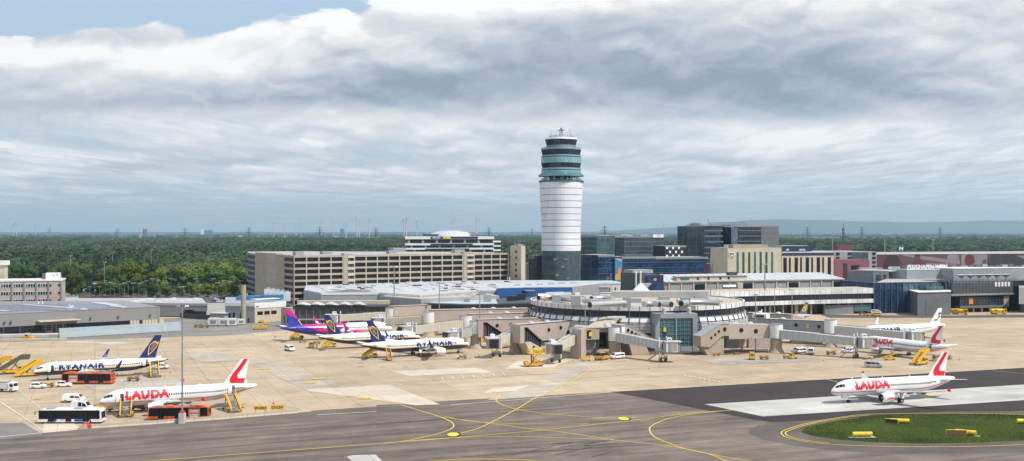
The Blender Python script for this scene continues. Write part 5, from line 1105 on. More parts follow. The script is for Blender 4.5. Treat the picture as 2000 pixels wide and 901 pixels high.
gp_, w_ = pier('long blue-grey pier corridor leading to the outer bridges on the right side'.replace(' on the right side', ' beyond the parked vans'), 1466, 412, 1622, 397, 8.8, 3.6, ((.58, 7.0, .85), (.86, 6.8, .75)), m='grey_wall', legs=(.35, .6, .85), domes=(.1, .4), width=5)
strip(gp_, 'upper_box', 'white_metal', w_, w_.L*.02, w_.L*.20, 8.8, 10.6, -5, -.2); strip(gp_, 'slot_window', 'glass_black', w_, w_.L*.05, w_.L*.17, 9.3, 10.2, -.3, -.1); strip(gp_, 'hazard_sign', 'paint_yellow', w_, w_.L*.71, w_.L*.735, 6.0, 7.4, 0, .2)
t, w_ = pier('second blue-grey pier corridor, partly hiding the white jet behind it', 1455, 440, 1545, 430, 8.8, 4.4, (), m='grey_wall', legs=(.5,), domes=(.3, .7))
t = block('low_building', 'low beige service room under the blue-grey pier corridor', 'service room', quadplan(1546, 404, 1607, 402, 8)[0], 0, 4.0, 'beige_concrete', 'roof_grey', .2)
t = block('low_building', 'small cream utility box room beneath the outer bridge', 'service room', quadplan(1625, 398, 1655, 398, 5)[0], 0, 3.3, 'beige_light', 'roof_grey', .2)
def bridge(label, rot, cab, zr=(5.1, 9.0), zc=(3.4, 6.4), face=-1, ribbed=False, tone='white_metal', colr=1.9, stairs=False, hz=True):
 """rot / cab: px, D of the rotunda and of the cab centre; face: bearing (deg) the cab mouth looks to"""
 R = Vector((*PX(*rot), 0)); C_ = Vector((*PX(*cab), 0)); d_ = (C_-R); Ln = d_.length; d_.normalize()
 t = thing('boarding_bridge', label, 'boarding bridge', tuple(R), 0, 'passenger boarding bridges')
 b = MB.of('white_metal'); b.cyl(R.x, R.y, zr[0], 9.8, 2.25, n=24); b.build('rotunda', t)
 b = MB.of('grey_mid'); b.cyl(R.x, R.y, 9.8, 9.95, 2.3, n=24); b.build('rotunda_roof', t)
 b = MB.of('beige_concrete'); b.loft([[(R.x+q*math.cos(2*PI*k/20), R.y+q*math.sin(2*PI*k/20), z) for k in range(20)] for q, z in ((colr+.9, 0), (colr+.15, 1.2), (colr, 2.0), (colr, zr[0]-.2))]); b.build('column', t)
 n_ = Vector((-d_.y, d_.x, 0))
 def tun(f0, f1, hw, dz, m, nm):
  p0 = R+d_*(Ln*f0); p1 = R+d_*(Ln*f1); b = MB.of(m)
  za0 = zr[0]+(zc[0]-zr[0])*f0+dz; za1 = zr[0]+(zc[0]-zr[0])*f1+dz; h0 = 3.0-dz*2
  b.loft([[tuple(p+n_*s*hw+Vector((0, 0, z+q))) for s, q in ((-1, 0), (1, 0), (1, h0), (-1, h0))] for p, z in ((p0, za0), (p1, za1))], smooth=False)
  return b.build(nm, t)
 f0 = 2.0/Ln; f1 = 1-2.2/Ln; fm = f0+(f1-f0)*.5
 tun(f0, fm, 1.5, 0, tone, 'outer_tunnel'); tun(fm-.03, f1, 1.35, .18, tone, 'inner_tunnel')
 N_ = 26 if ribbed else 12
 for k in range(N_+1):
  f = f0+(f1-f0)*k/N_; p = R+d_*(Ln*f); z = zr[0]+(zc[0]-zr[0])*f; hw = 1.56 if f < fm else 1.41; q = .0 if f < fm else .18
  b = MB.of('beige_light' if ribbed else 'grey_wall'); b.loft([[tuple(p+d_*o_*(.11 if ribbed else .05)+n_*s*hw+Vector((0, 0, z+zz_))) for s, zz_ in ((-1, q-.05), (1, q-.05), (1, 3.06-q), (-1, 3.06-q))] for o_ in (-1, 1)], smooth=False); b.build('frame_rib', t)
 for k in (1.2, 2.0) if not ribbed else (): tun_ = None
 b = MB.of('grey_wall'); cz = zc[0]; b.cyl(C_.x, C_.y, cz-.2, cz+3.1, 2.1, n=16); b.build('cab_turret', t)
 fa = math.radians(face); fd = Vector((math.cos(fa), math.sin(fa), 0)); fn = Vector((-fd.y, fd.x, 0))
 def cbx(nm, m, a0, a1, s0, s1, z0, z1):
  b = MB.of(m); pts = [tuple((C_+fd*a+fn*s)[:2]) for a, s in ((a0, s0), (a1, s0), (a1, s1), (a0, s1))]; b.prism(pts, z0, z1); return b.build(nm, t)
 cbx('cab', 'white_metal', -1.4, 2.2, -1.9, 1.9, cz-.15, cz+3.0); cbx('cab_roof', 'roof_white', -1.8, 3.6, -2.1, 2.1, cz+3.0, cz+3.25)
 cbx('shutter', 'beige_concrete', -.7, 2.0, -1.98, -1.9, cz+.2, cz+2.8); cbx('shutter', 'beige_concrete', -.7, 2.0, 1.9, 1.98, cz+.2, cz+2.8)
 for k in range(4): cbx('bellows_fold', 'grey_dark' if k == 3 else 'grey_wall', 2.2+k*.32, 2.46+k*.32, -1.75, 1.75, cz-.1, cz+2.95-.05*k)
 cbx('cab_mouth', 'glass_black', 3.42, 3.46, -1.3, 1.3, cz+.1, cz+2.6)
 cbx('air_unit', 'white_metal', -1.0, .6, -.8, .8, cz+3.25, cz+4.3); cbx('unit_stripe', 'poster_blue', -.7, .3, -.84, .84, cz+3.7, cz+4.0)
 b = MB.of('white_metal'); p = R+d_*(Ln*f1-.6); z = zc[0]
 for s in (-1, 1): b.beam(tuple(p+n_*s*1.8+Vector((0, 0, 1.0))), tuple(p+n_*s*1.8+Vector((0, 0, z+4.4))), .34)
 b.build('lift_column', t); b = MB.of('steel'); b.beam(tuple(p-n_*2.0+Vector((0, 0, 1.2))), tuple(p+n_*2.0+Vector((0, 0, 1.2))), .5); b.beam(tuple(p-n_*1.2+Vector((0, 0, 1.2))), tuple(p+n_*.9+Vector((0, 0, z-.1))), .2); b.beam(tuple(p+n_*1.2+Vector((0, 0, 1.2))), tuple(p-n_*.9+Vector((0, 0, z-.1))), .2); b.build('drive_beam', t)
 for s in (-1, 1):
  q = p+n_*s*1.3; b = MB.of('black_trim'); b.tube([tuple(q-n_*.28+Vector((0, 0, .6))), tuple(q+n_*.28+Vector((0, 0, .6)))], .6, 14, True, False); o_ = b.build('wheel', t)
  q2 = p+n_*s*1.3; b = MB.of('steel'); b.tube([tuple(q2-n_*.3+Vector((0, 0, .6))), tuple(q2+n_*.3+Vector((0, 0, .6)))], .28, 10, True, False);
  hub = b.build('hub', t)
 if stairs:
  q = p+d_*.5-n_*1.9*(1 if n_.y > 0 else -1); e_ = q-d_*5.2; b = MB.of('steel')
  for s in (-.5, .5): b.beam(tuple(q+n_*s+Vector((0, 0, z))), tuple(e_+n_*s+Vector((0, 0, .2))), .16); b.beam(tuple(q+n_*s+Vector((0, 0, z+1.1))), tuple(e_+n_*s+Vector((0, 0, 1.3))), .08)
  for k in range(14): a_ = q.lerp(e_, k/14); b.beam(tuple(a_-n_*.5+Vector((0, 0, z+(.2-z)*k/14))), tuple(a_+n_*.5+Vector((0, 0, z+(.2-z)*k/14))), .3, .06)
  b.build('service_stairs', t)
 b = MB.of('steel_dark')
 pa, pb = R+d_*(Ln*f0), R+d_*(Ln*f1)
 for s in (-1, 1): b.beam(tuple(pa+n_*s*.9+Vector((0, 0, zr[0]+3.35))), tuple(pb+n_*s*.9+Vector((0, 0, zc[0]+3.3))), .07)
 b.build('roof_rail', t)
 return t
mat('bridge_cream', (.60, .56, .48), .5, 0, .08, .4); mat('bridge_grey', (.46, .47, .48), .5, 0, .08, .4)
bridge('ribbed cream bridge farthest back, with its cab beyond the magenta jet', (763, 454), (652, 450), (5.2, 9), (4.3, 7.3), 200, True, 'bridge_cream')
bridge('ribbed cream bridge reaching the nose of the magenta and white jet', (837, 432), (742, 437), (5.2, 9), (4.0, 7), 200, True, 'bridge_cream')
bridge('ribbed cream bridge reaching the nose of the middle blue-tailed jet', (911, 413), (796, 403), (5.2, 9), (3.6, 6.6), 215, True, 'bridge_cream')
bridge('short white bridge sloping to the nose of the front blue-tailed jet', (929, 388), (885, 384), (5.2, 9), (3.3, 6.3), 215, False, 'bridge_cream')
bridge('white bridge with an open cab and blue roof unit behind the parked orange-striped gear'.replace(' behind the parked orange-striped gear', ' next to the white jet nose'), (1008, 373), (962, 359), (5.1, 9), (3.5, 6.5), 280, False, 'bridge_cream', 2.1)
bridge('white bridge with an open cab just off the yellow lift stairs', (1126, 361), (1079, 343), (5.1, 9), (3.3, 6.3), 300, False, 'bridge_cream', 2.1)
bridge('long white bridge with service stairs in front of the teal entrance window', (1201, 364), (1308, 346), (5.1, 9), (3.6, 6.6), 2, False, 'bridge_grey', 2.0, True)
bridge('long grey bridge docked to the red-lettered jet at the gate', (1516, 374), (1688, 357), (5.1, 9), (3.8, 6.8), 8, False, 'bridge_grey', 2.0, True)
bridge('long grey outer bridge stretching past the white jet with the navy lettering', (1622, 393), (1783, 380), (4.9, 8.9), (3.6, 6.6), 10, True, 'bridge_grey', 1.6)
cb = thing('concourse_building', 'large pale grey hall under a broad white roof with many rooflights', 'terminal hall', (*PX(820, 560), 0))
CW = 'panel_grey'; Wf = Wall(PX(664, 500), PX(738, 505)); Wl = Wall(PX(593, 548), PX(664, 500)) if False else Wall(PX(593, 528), PX(627, 500))
HP2 = [PX(593, 530), PX(627, 502), PX(740, 506), PX(822, 486), PX(930, 520), PX(1070, 560), PX(1190, 560), PX(1075, 640), PX(600, 622)]
MB.of('panel_grey').prism(HP2, 0, 13.0).build('wall', cb); cxx = sum(p[0] for p in HP2)/len(HP2); cyy = sum(p[1] for p in HP2)/len(HP2)
MB.of('roof_white').prism([(cxx+(x-cxx)*.995, cyy+(y-cyy)*.98) for x, y in HP2], 13.0, 13.35).build('roof', cb)
wfa = Wall(PX(627, 502), PX(740, 506)); wfb = Wall(PX(740, 506), PX(822, 486)); wfc = Wall(PX(593, 530), PX(627, 502))
strip(cb, 'roof_edge', 'white_metal', wfa, 0, wfa.L, 12.5, 13.6, -.3, .15); strip(cb, 'roof_edge', 'white_metal', wfb, 0, wfb.L, 12.5, 13.5, -.3, .15)
b = MB.of('panel_grey'); wfa.poly(b, [(0, 13.5), (wfa.L*.52, 15.2), (wfa.L, 13.5)], .05, .6); b.build('gable', cb)
for u in (.18, .25): strip(cb, 'window', 'glass_black', wfa, wfa.L*u, wfa.L*u+1.2, 7.5, 9.4, -.1, .12)
strip(cb, 'window_band', 'glass_black', wfa, wfa.L*.35, wfa.L*.95, 5.6, 6.4, -.1, .12); strip(cb, 'dark_opening', 'glass_black', wfc, wfc.L*.2, wfc.L*.55, 4.5, 7.0, -.1, .12)
for u in (.15, .38, .62): strip(cb, 'seam', 'white_metal', wfc, wfc.L*u, wfc.L*u+.15, 5, 12.5, 0, .15)
r = random.Random(9)
for i in range(95):
 px = r.uniform(635, 1060); D = 522+i % 11*9.2+r.uniform(-3, 3); x_, y_ = PX(px, D)
 b = MB.of(('roof_gravel', 'grey_wall', 'white_metal', 'solar')[i % 4]); a_, c_, h_ = r.uniform(.8, 2.4), r.uniform(.5, 1.4), r.uniform(.15, .7); b.box(x_-a_, x_+a_, y_-c_, y_+c_, 13.35, 13.4+h_); b.build('rooflight', cb)
for i in range(9):
 b = MB.of('grey_wall'); p0, p1 = PX(640+i*48, 516+i*3), PX(600+i*46, 615); b.beam((p0[0], p0[1], 13.42), (p1[0], p1[1], 13.42), .5, .1); b.build('roof_seam', cb)
gb2 = thing('concourse_building', 'gravel-roofed hall with rows of small white rooflights behind the second bridge', 'terminal hall', (*PX(880, 505), 0)); GP = [PX(742, 496), PX(823, 474), PX(975, 500), PX(925, 540), PX(800, 522)]
MB.of('panel_grey').prism(GP, 0, 12.2).build('wall', gb2); MB.of('roof_gravel').prism([((x-GP[0][0])*.99+GP[0][0]+.3, (y-500)*.97+500) for x, y in GP], 12.2, 12.4).build('roof', gb2)
for i in range(8):
 for k in range(4):
  x_, y_ = PX(800+i*19+k*5, 494+k*8+i*1.2); b = MB.of('roof_white'); b.box(x_-1.1, x_+1.1, y_-.5, y_+.5, 12.4, 13.0); b.build('rooflight', gb2)
bk = thing('concourse_building', 'low black-fasciaed hall with a pale roof beside the round building', 'terminal hall', (*PX(930, 470), 0)); KP = [PX(828, 470), PX(905, 462), PX(1040, 470), PX(1042, 520), PX(900, 505)]
MB.of('black_trim').prism(KP, 0, 10.6).build('wall', bk); MB.of('screen_blue').prism([PX(836, 474), PX(905, 467), PX(972, 469), PX(968, 500), PX(900, 500)], 10.6, 10.75).build('roof', bk); MB.of('grey_dark').prism([PX(974, 470), PX(1038, 474), PX(1040, 515), PX(972, 503)], 10.6, 10.8).build('roof', bk)
for (px, D, w_, h_, m_) in ((912, 478, 2.6, 1.6, 'steel'), (952, 480, 3.4, 3.0, 'grey_wall'), (924, 492, 2, 2.0, 'steel'), (1000, 486, 5, 2.2, 'black_trim'), (943, 500, 3.6, 3.8, 'grey_wall'), (1018, 492, 4, 2.8, 'black_trim'), (857, 480, 1.4, .8, 'white_metal')):
 x_, y_ = PX(px, D); b = MB.of(m_); b.box(x_-w_/2, x_+w_/2, y_, y_+3, 10.7, 10.7+h_); b.build('roof_unit', bk)
bb = thing('concourse_building', 'hall with a bright blue fascia and white roof left of the control tower foot'.replace('left of', 'below'), 'terminal hall', (*PX(1040, 530), 0)); BP = [PX(970, 516), PX(1020, 522), PX(1118, 526), PX(1185, 570), PX(980, 570)]
MB.of('grey_wall').prism([((x-10)*.995+10, (y-545)*.99+545) for x, y in BP], 8, 14.9).build('upper_wall', bb); [strip(bb, 'fascia', 'blue_panel', Wall(BP[k], BP[k+1]), 0, Wall(BP[k], BP[k+1]).L, 9.5, 14.8, -.2, .2) for k in (0, 1)]; MB.of('grey_dark').prism([((x-10)*.98+10, (y-545)*.97+545) for x, y in BP], 0, 8).build('wall', bb); MB.of('roof_white').prism([((x-10)*.99+10, (y-545)*.98+545) for x, y in BP], 14.9, 15.1).build('roof', bb)
for i in range(6): x_, y_ = PX(1010+i*22, 535+i*5); b = MB.of('metal_duct'); b.box(x_-1.6, x_+1.6, y_, y_+1.4, 15.1, 15.8); b.build('roof_unit', bb)
th = thing('gate_hall', 'dark-glazed gate hall topped by five white tent roofs', 'terminal hall', (*PX(660, 476), 0)); wt = Wall(PX(572, 470), PX(757, 472)); TW = wt.L
MB.of('grey_dark').prism(quadplan(573, 470.5, 757, 472.5, 12)[0], 0, 8.6).build('glazed_wall', th); strip(th, 'fascia', 'black_trim', wt, 0, TW, 8.4, 9.3, -12.5, .5); strip(th, 'rear_wall', 'beige_light', wt, 0, TW, 9.3, 11.0, -16, -12.6)
for k in range(14): strip(th, 'glazing_bar', 'grey_mid', wt, TW*k/14, TW*k/14+.18, 0, 8.4, -.1, .12)
strip(th, 'wall_band', 'grey_wall', wt, 0, TW, 3.4, 4.0, -.1, .2)
for k in range(5):
 u0 = TW*(.02+.148*k); u1 = u0+TW*.145; b = MB.of('roof_white'); rings = []
 for j in range(7):
  f = j/6; rings.append([wt.pt(u0+(u1-u0)*i/8, 9.35+1.75*math.sin(PI*i/8)**.7*(1-.35*abs(2*f-1)), .8-10*f) for i in range(9)])
 b.loft(rings[::-1], False, False, closed=False); b.build('tent_roof', th)
 strip(th, 'tent_valance', 'black_trim', wt, u1-.6, u1+.5, 9.0, 10.0, .3, .9)
wk_ = Wall(PX(549, 478), PX(573, 470)); strip(th, 'end_wall', 'beige_concrete', wk_, 0, wk_.L, 0, 8.4, -8, 0); strip(th, 'end_wall', 'white_metal', wk_, wk_.L*.8, wk_.L, 0, 8.9, -8, .2)
for (u) in (.25, .5): strip(th, 'window', 'glass_dark', wk_, wk_.L*u, wk_.L*u+.8, 2, 5, 0, .1)
pb = [(1190, 499), (1300, 507), (1455, 527), (1560, 540), (1660, 549), (1706, 553)]
lb = thing('concourse_building', 'long two-storey concourse with white panel bands and dark window strip', 'terminal hall', (*PX(1450, 540), 0))
for (a_, c_) in zip(pb, pb[1:]):
 w_ = Wall(PX(*a_), PX(*c_)); L = w_.L
 strip(lb, 'panel_band', 'panel_white', w_, 0, L, 10.4, 13.0, -14, .2); strip(lb, 'window_strip', 'glass_dark', w_, 0, L, 7.6, 10.4, -14, -.2); strip(lb, 'panel_band', 'panel_white', w_, 0, L, 5.6, 7.6, -14, .25)
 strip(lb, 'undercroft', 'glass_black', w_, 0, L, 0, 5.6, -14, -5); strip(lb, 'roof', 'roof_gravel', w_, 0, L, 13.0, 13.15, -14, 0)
 for k in range(int(L/8)+1): u = min(L-.8, k*8); q = w_.pt(u+.4, 0, -2.0); b = MB.of('beige_concrete'); b.cyl(q[0], q[1], 0, 5.7, .5, n=10); b.build('column', lb)
 for k in range(int(L/2.4)): strip(lb, 'mullion', 'steel_dark', w_, k*2.4, k*2.4+.1, 7.6, 10.4, -.2, -.08)
wv1 = Wall(PX(1606, 545), PX(1706, 553)); strip(lb, 'lower_room', 'grey_mid', wv1, 2, wv1.L*.62, 0, 4.6, -3, -.6); strip(lb, 'lower_glazing', 'glass_teal', wv1, wv1.L*.64, wv1.L*.98, 1.2, 4.6, -3, -.8)
wu1 = Wall(PX(1298, 556), PX(1648, 592)); up_ = thing('terminal_building', 'beige terminal block with a sloped white metal roof and grey panels', 'terminal building', (*PX(1470, 590), 0)); L = wu1.L
strip(up_, 'wall', 'beige_concrete', wu1, 0, L, 0, 16.2, -30, 0); b = MB.of('roof_white')
p = [wu1.pt(-.5, 16.2, .6), wu1.pt(L+.5, 16.2, .6), wu1.pt(L-6, 19.4, -13), wu1.pt(4, 19.4, -13), wu1.pt(-.5, 16.2, -31), wu1.pt(L+.5, 16.2, -31)]
b.add(p, [(0, 1, 2, 3), (3, 2, 5, 4), (0, 3, 4), (1, 5, 2), (0, 4, 5, 1)], False); b.build('roof', up_)
for k in range(24):
 u = L*(k+.5)/24; b = MB.of('grey_wall'); b.beam(wu1.pt(u, 16.25, .6), wu1.pt(4+(L-10)*(k+.5)/24, 19.45, -13), .16, .08); b.build('roof_seam', up_)
strip(up_, 'eave', 'grey_wall', wu1, 0, L, 15.6, 16.2, 0, .8)
for k in range(15):
 u0 = L*(.03+.065*k); strip(up_, 'wall_panel', 'grey_wall' if k % 4 != 2 else 'glass_dark', wu1, u0, u0+L*.052, 11.2, 14.4, -.1, .12); strip(up_, 'pier_fin', 'beige_light', wu1, u0-L*.0115, u0-L*.0045, 10, 15.4, -.1, .5)
wc1 = Wall(PX(1325, 557), PX(1462, 572)); strip(up_, 'clerestory', 'beige_light', wc1, 0, wc1.L, 16.4, 18.6, -6, -1.5); strip(up_, 'clerestory_roof', 'roof_white', wc1, -.6, wc1.L+.6, 18.6, 18.9, -6.4, -1)
for (u) in (.05, .28, .43, .60, .72): strip(up_, 'window', 'glass_teal' if u < .1 else 'glass_dark', wc1, wc1.L*u, wc1.L*u+(5 if u < .1 else 1.1), 16.9, 18.1, -1.5, -1.35)
strip(up_, 'roof_plant', 'grey_dark', wc1, wc1.L*.75, wc1.L*.87, 18.9, 20.6, -5, -2)
b = MB.of('metal_duct'); q0, q1 = PX(1412, 548), PX(1442, 550); b.tube([(q0[0], q0[1], 13.8), (q1[0], q1[1], 14.0)], 1.1, 12); b.build('exhaust_duct', lb)
strip(lb, 'air_handler', 'beige_light', Wall(PX(1441, 548), PX(1452, 549)), 0, 3, 13.1, 16, -3, 0)
bs2 = block('concourse_building', 'low beige hall with a blue-grey roof before the control tower', 'terminal hall', quadplan(1010, 582, 1226, 592, 34)[0], 0, 13.4, 'beige_concrete', 'screen_blue', .3)
wb5 = Wall(PX(1010, 582), PX(1226, 592)); strip(bs2, 'panel_wall', 'panel_white', wb5, wb5.L*.28, wb5.L, 8, 12.6, -.1, .2)
for k in range(9): strip(bs2, 'window', 'grey_dark', wb5, wb5.L*(.5+.054*k), wb5.L*(.5+.054*k)+.9, 8.8, 11.4, .1, .26)
dk = thing('stair_block', 'dark glass stair and lift block with grey roof boxes beyond the round building', 'stair block', (*PX(1265, 540), 0)); wdk = Wall(PX(1238, 530), PX(1296, 538)); L = wdk.L
strip(dk, 'glazed_wall', 'curtain_blue', wdk, L*.42, L, 0, ZP(538, 534), -12, 0); strip(dk, 'dark_wall', 'grey_dark', wdk, 0, L*.42, 0, ZP(533, 534), -12, -.6); strip(dk, 'penthouse', 'grey_wall', wdk, 0, L*.68, ZP(534, 534), ZP(527, 534), -9, -1)
b = MB.of('roof_grey'); wdk.poly(b, [(L*.12, ZP(553, 534)), (L*.52, ZP(553, 534)), (L*.36, ZP(562, 534)), (L*.12, ZP(562, 534))], 2.4, 2.4); b.build('sloped_canopy', dk); strip(dk, 'slab', 'grey_dark', wdk, L*.1, L*1.02, ZP(572, 530), ZP(570, 530), 0, 2.8)
for u in (.05, .2):
 q = wdk.pt(L*u, 0, .6); b = MB.of('white_metal'); b.cyl(q[0], q[1], 10, ZP(532, 534), .4, n=10); b.dome(q[0], q[1], ZP(532, 534), .6, .6, .5, 10, 3); b.build('vent_pipe', dk)
strip(dk, 'orange_panel', 'poster_orange', wdk, L*.66, L*.76, ZP(549, 534), ZP(544, 534), 0, .08)
tm_ = thing('terminal_building', 'modern terminal with a plain grey upper box over dark blue glass', 'terminal building', (*PX(1800, 600), 0)); wA = Wall(PX(1706, 553), PX(1862, 566)); L = wA.L
strip(tm_, 'glazed_wall', 'curtain_blue', wA, 0, L, 0, ZP(552, 558), -30, 0); strip(tm_, 'window_band', 'curtain_sky', wA, L*.36, L, ZP(570, 558), ZP(554, 558), -.1, .25)
for k in range(14): strip(tm_, 'steel_frame', 'steel_dark', wA, L*k/14, L*k/14+.35, 0, ZP(552, 558), 0, .45)
wB = Wall(PX(1735, 606), PX(1771, 596)); wC = Wall(PX(1771, 596), PX(1908, 604)); z0, z1 = ZP(553, 598), ZP(527, 598)
b = MB.of('panel_grey'); b.prism([PX(1735, 606), PX(1771, 596), PX(1908, 604), PX(1908, 650), PX(1735, 650)], z0, z1); b.build('upper_box', tm_); strip(tm_, 'parapet', 'white_metal', wC, 0, wC.L, z1-.1, z1+.5, -.5, .1); strip(tm_, 'parapet', 'white_metal', wB, 0, wB.L, z1-.1, z1+.5, -.5, .1)
MB.of('grey_dark').prism([PX(1737, 607), PX(1771, 597), PX(1906, 605), PX(1906, 648), PX(1737, 648)], 0, z0).build('lower_wall', tm_)
b = MB.of('roof_grey'); b.prism([PX(1712, 556), PX(1862, 570), PX(1850, 604), PX(1730, 600)], ZP(552, 558)-.05, ZP(552, 558)+.1); b.build('roof', tm_)
sgn = thing('roof_sign', 'big white airport name letters standing on the grey terminal roof', 'sign', (*PX(1810, 602), z1)); wS = Wall(PX(1770, 600), PX(1850, 604))
zb_ = ZP(525.5, 602); b = MB.of('sign_white'); V, Fc, TWd, Ht = text_geo('FLUGHAFEN WIEN', 3.1, .03, 1.05); wxx = (wS.L*.96)/TWd; text_on_wall(b, wS, 'FLUGHAFEN WIEN', 1.0, zb_, 3.1, 0, .03, 1.05, 1.0*wxx, .3); b.build('lettering', sgn)
b = MB.of('steel')
for zz_ in (zb_-.15, zb_+1.4): b.beam(wS.pt(.5, zz_, -.5), wS.pt(wS.L, zz_, -.5), .15)
for k in range(12): b.beam(wS.pt(1+k*wS.L/12, z1+.3, -.6), wS.pt(1+k*wS.L/12, zb_+.4, -.6), .14)
b.build('support_frame', sgn)
for i in range(9):
 x_, y_ = PX(1752+i*15, 612); b = MB.of('steel_dark' if i % 2 else 'grey_wall'); b.box(x_-1.6, x_+1.2, y_, y_+3, z1, z1+.8+(i*7 % 5)*.35); b.build('roof_unit', tm_)
gx = thing('service_block', 'plain grey mesh-clad box standing in front of the blue glass terminal', 'annex', (*PX(1820, 545), 0)); b = MB.of('panel_mesh'); b.prism([PX(1777, 556), PX(1792, 538), PX(1857, 545), PX(1857, 575), PX(1777, 575)], 0, ZP(571, 541)); b.build('wall', gx); MB.of('white_metal').prism([PX(1776.5, 556), PX(1792, 537.4), PX(1857.5, 544.5), PX(1857.5, 575), PX(1777, 575)], ZP(571, 541), ZP(571, 541)+.25).build('coping', gx)
wG = Wall(PX(1815, 550), PX(1848, 554)); strip(gx, 'roof_house', 'curtain_teal', wG, 0, wG.L, ZP(571, 541)+.2, ZP(562, 541), -8, -2); strip(gx, 'shutter', 'panel_mesh', Wall(PX(1792, 538), PX(1857, 545)), 5, 12, .2, 8, 0, .12)
tR = thing('terminal_building', 'terminal wing with dark horizontal louvres over a raised glazed gallery', 'terminal building', (*PX(1930, 560), 0)); wR = Wall(PX(1861, 556), PX(1976, 567)); L = wR.L
strip(tR, 'rear_wall', 'glass_black', wR, 0, L+30, 0, ZP(551, 560), -30, -6); strip(tR, 'gallery', 'curtain_dark', wR, L*.12, L*.94, ZP(599, 556), ZP(581, 558), -8, 0); strip(tR, 'gallery_panel', 'panel_mesh', wR, L*.12, L*.94, ZP(603, 556), ZP(598, 556), -8, .15)
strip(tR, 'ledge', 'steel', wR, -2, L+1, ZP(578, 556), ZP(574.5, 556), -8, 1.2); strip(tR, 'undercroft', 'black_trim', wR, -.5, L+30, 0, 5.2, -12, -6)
strip(tR, 'louvre_glass', 'curtain_blue', wR, 0, L, ZP(575, 558), ZP(551.5, 560), -6, -1.2)
for k in range(11): strip(tR, 'louvre', 'steel', wR, -.5, L+.5, ZP(574, 558)+k*.56, ZP(574, 558)+k*.56+.16, -1.0, .4)
for k in range(19): strip(tR, 'louvre_post', 'steel_dark', wR, L*k/18-.1, L*k/18+.1, ZP(576, 558), ZP(551, 558), -.4, .5)
for k in range(7): q = wR.pt(L*(.1+.14*k), 0, -1.5); b = MB.of('beige_light'); b.cyl(q[0], q[1], 0, ZP(602, 556), .45, n=10); b.build('column', tR)
for k in range(6):
 b = MB.of('steel_dark'); b.beam(wR.pt(-1.8+k*.4, 0, -2), wR.pt(-2.6-k*.1+k % 2*2.4, ZP(552, 558), -2), .35); b.build('brace', tR)
strip(tR, 'orange_panel', 'poster_orange', wR, L*.27, L*.34, ZP(595, 556), ZP(583, 556), 0, .1); strip(tR, 'pale_panel', 'beige_concrete', wR, L*.86, L*.95, ZP(602, 556), ZP(581, 556), 0, .12)
wRb = Wall(PX(1862, 590), PX(2080, 612)); strip(tR, 'rear_cladding', 'panel_grey', wRb, 0, wRb.L, ZP(552, 592), ZP(525, 594), -25, 0); strip(tR, 'rear_coping', 'white_metal', wRb, 0, wRb.L, ZP(525, 594), ZP(524, 594), -25, .2)
for k in range(5): strip(tR, 'sun_blind', 'white_metal', wR, L*(.70+.055*k), L*(.70+.055*k)+1.2, ZP(561, 558), ZP(552, 558), .4, .6)
for i in range(12): x_, y_ = PX(1885+i*13, 614); b = MB.of('steel_dark' if i % 3 else 'grey_wall'); b.box(x_-1.5, x_+1.5, y_, y_+3, ZP(524, 594), ZP(524, 594)+.7+(i*5 % 4)*.3); b.build('roof_unit', tR)
wM = Wall(PX(1862, 575), PX(1978, 588)); zs0, zs1 = ZP(553, 582), ZP(537, 582)
for k in range(6):
 u = wM.L*(.13+.15*k); q = wM.pt(u, 0); t = thing('shade_canopy', 'x', 'canopy', (q[0], q[1], zs0), 0, 'cream mushroom canopies on the terminal terrace')
 t['label'] = ['cream mushroom canopy next to the plain grey box', 'cream mushroom canopy second from the plain grey box', 'cream mushroom canopy third from the plain grey box', 'cream mushroom canopy third from the pointed end of the row', 'cream mushroom canopy second from the pointed end of the row', 'cream mushroom canopy at the pointed end of the row'][k]
 b = MB.of('shade_cloth'); b.cyl(q[0], q[1], zs0-.5, zs1-.6, .28, n=8); b.build('stem', t); b = MB.of('shade_cloth'); s_ = 2.35
 b.loft([[(q[0]+a*w_*s_, q[1]+c_*w_*s_*1.1, zs1-1.2+h_) for a, c_ in ((-1, -1), (1, -1), (1, 1), (-1, 1))] for w_, h_ in ((.12, -.6), (.45, .5), (.8, 1.0), (1, 1.35))], smooth=False); b.build('canopy', t)
nb = thing('terminal_building', 'grey angular link building with two teal windows and a white frame', 'terminal building', (*PX(1700, 605), 0)); wN = Wall(PX(1656, 610), PX(1706, 600)); wN2 = Wall(PX(1706, 600), PX(1736, 603)); zN = ZP(530, 600)
strip(nb, 'wall', 'grey_mid', wN, 0, wN.L, 0, zN, -18, 0); strip(nb, 'front_wall', 'white_metal', wN2, 0, wN2.L, ZP(552, 600), zN, -12, 0)
for u in (.14, .62): strip(nb, 'window', 'glass_teal', wN2, wN2.L*u, wN2.L*u+(3.4 if u < .5 else 2.2), ZP(549, 600), ZP(537, 600), -.1, .14)
strip(nb, 'roof', 'roof_white', wN, 4, wN.L+9, zN, zN+.5, -16, .3); strip(nb, 'lower_wall', 'beige_concrete', Wall(PX(1600, 590), PX(1706, 596)), 0, 29, 0, ZP(553, 592), -10, 0)
strip(nb, 'canopy', 'roof_white', Wall(PX(1680, 620), PX(1730, 622)), 0, 14, ZP(525, 620), ZP(523.6, 620), -3, 0)
ne = thing('terminal_building', 'grey block closing the terminal row at the far end of the apron road', 'terminal building', (*PX(2010, 560), 0)); b = MB.of('grey_wall'); b.prism([PX(1990, 556), PX(2100, 562), PX(2100, 600), PX(1990, 600)], 4.6, ZP(562, 556)); b.build('wall', ne); b = MB.of('glass_black'); b.prism([PX(1993, 558), PX(2098, 564), PX(2098, 598), PX(1993, 598)], 0, 4.6); b.build('undercroft', ne)
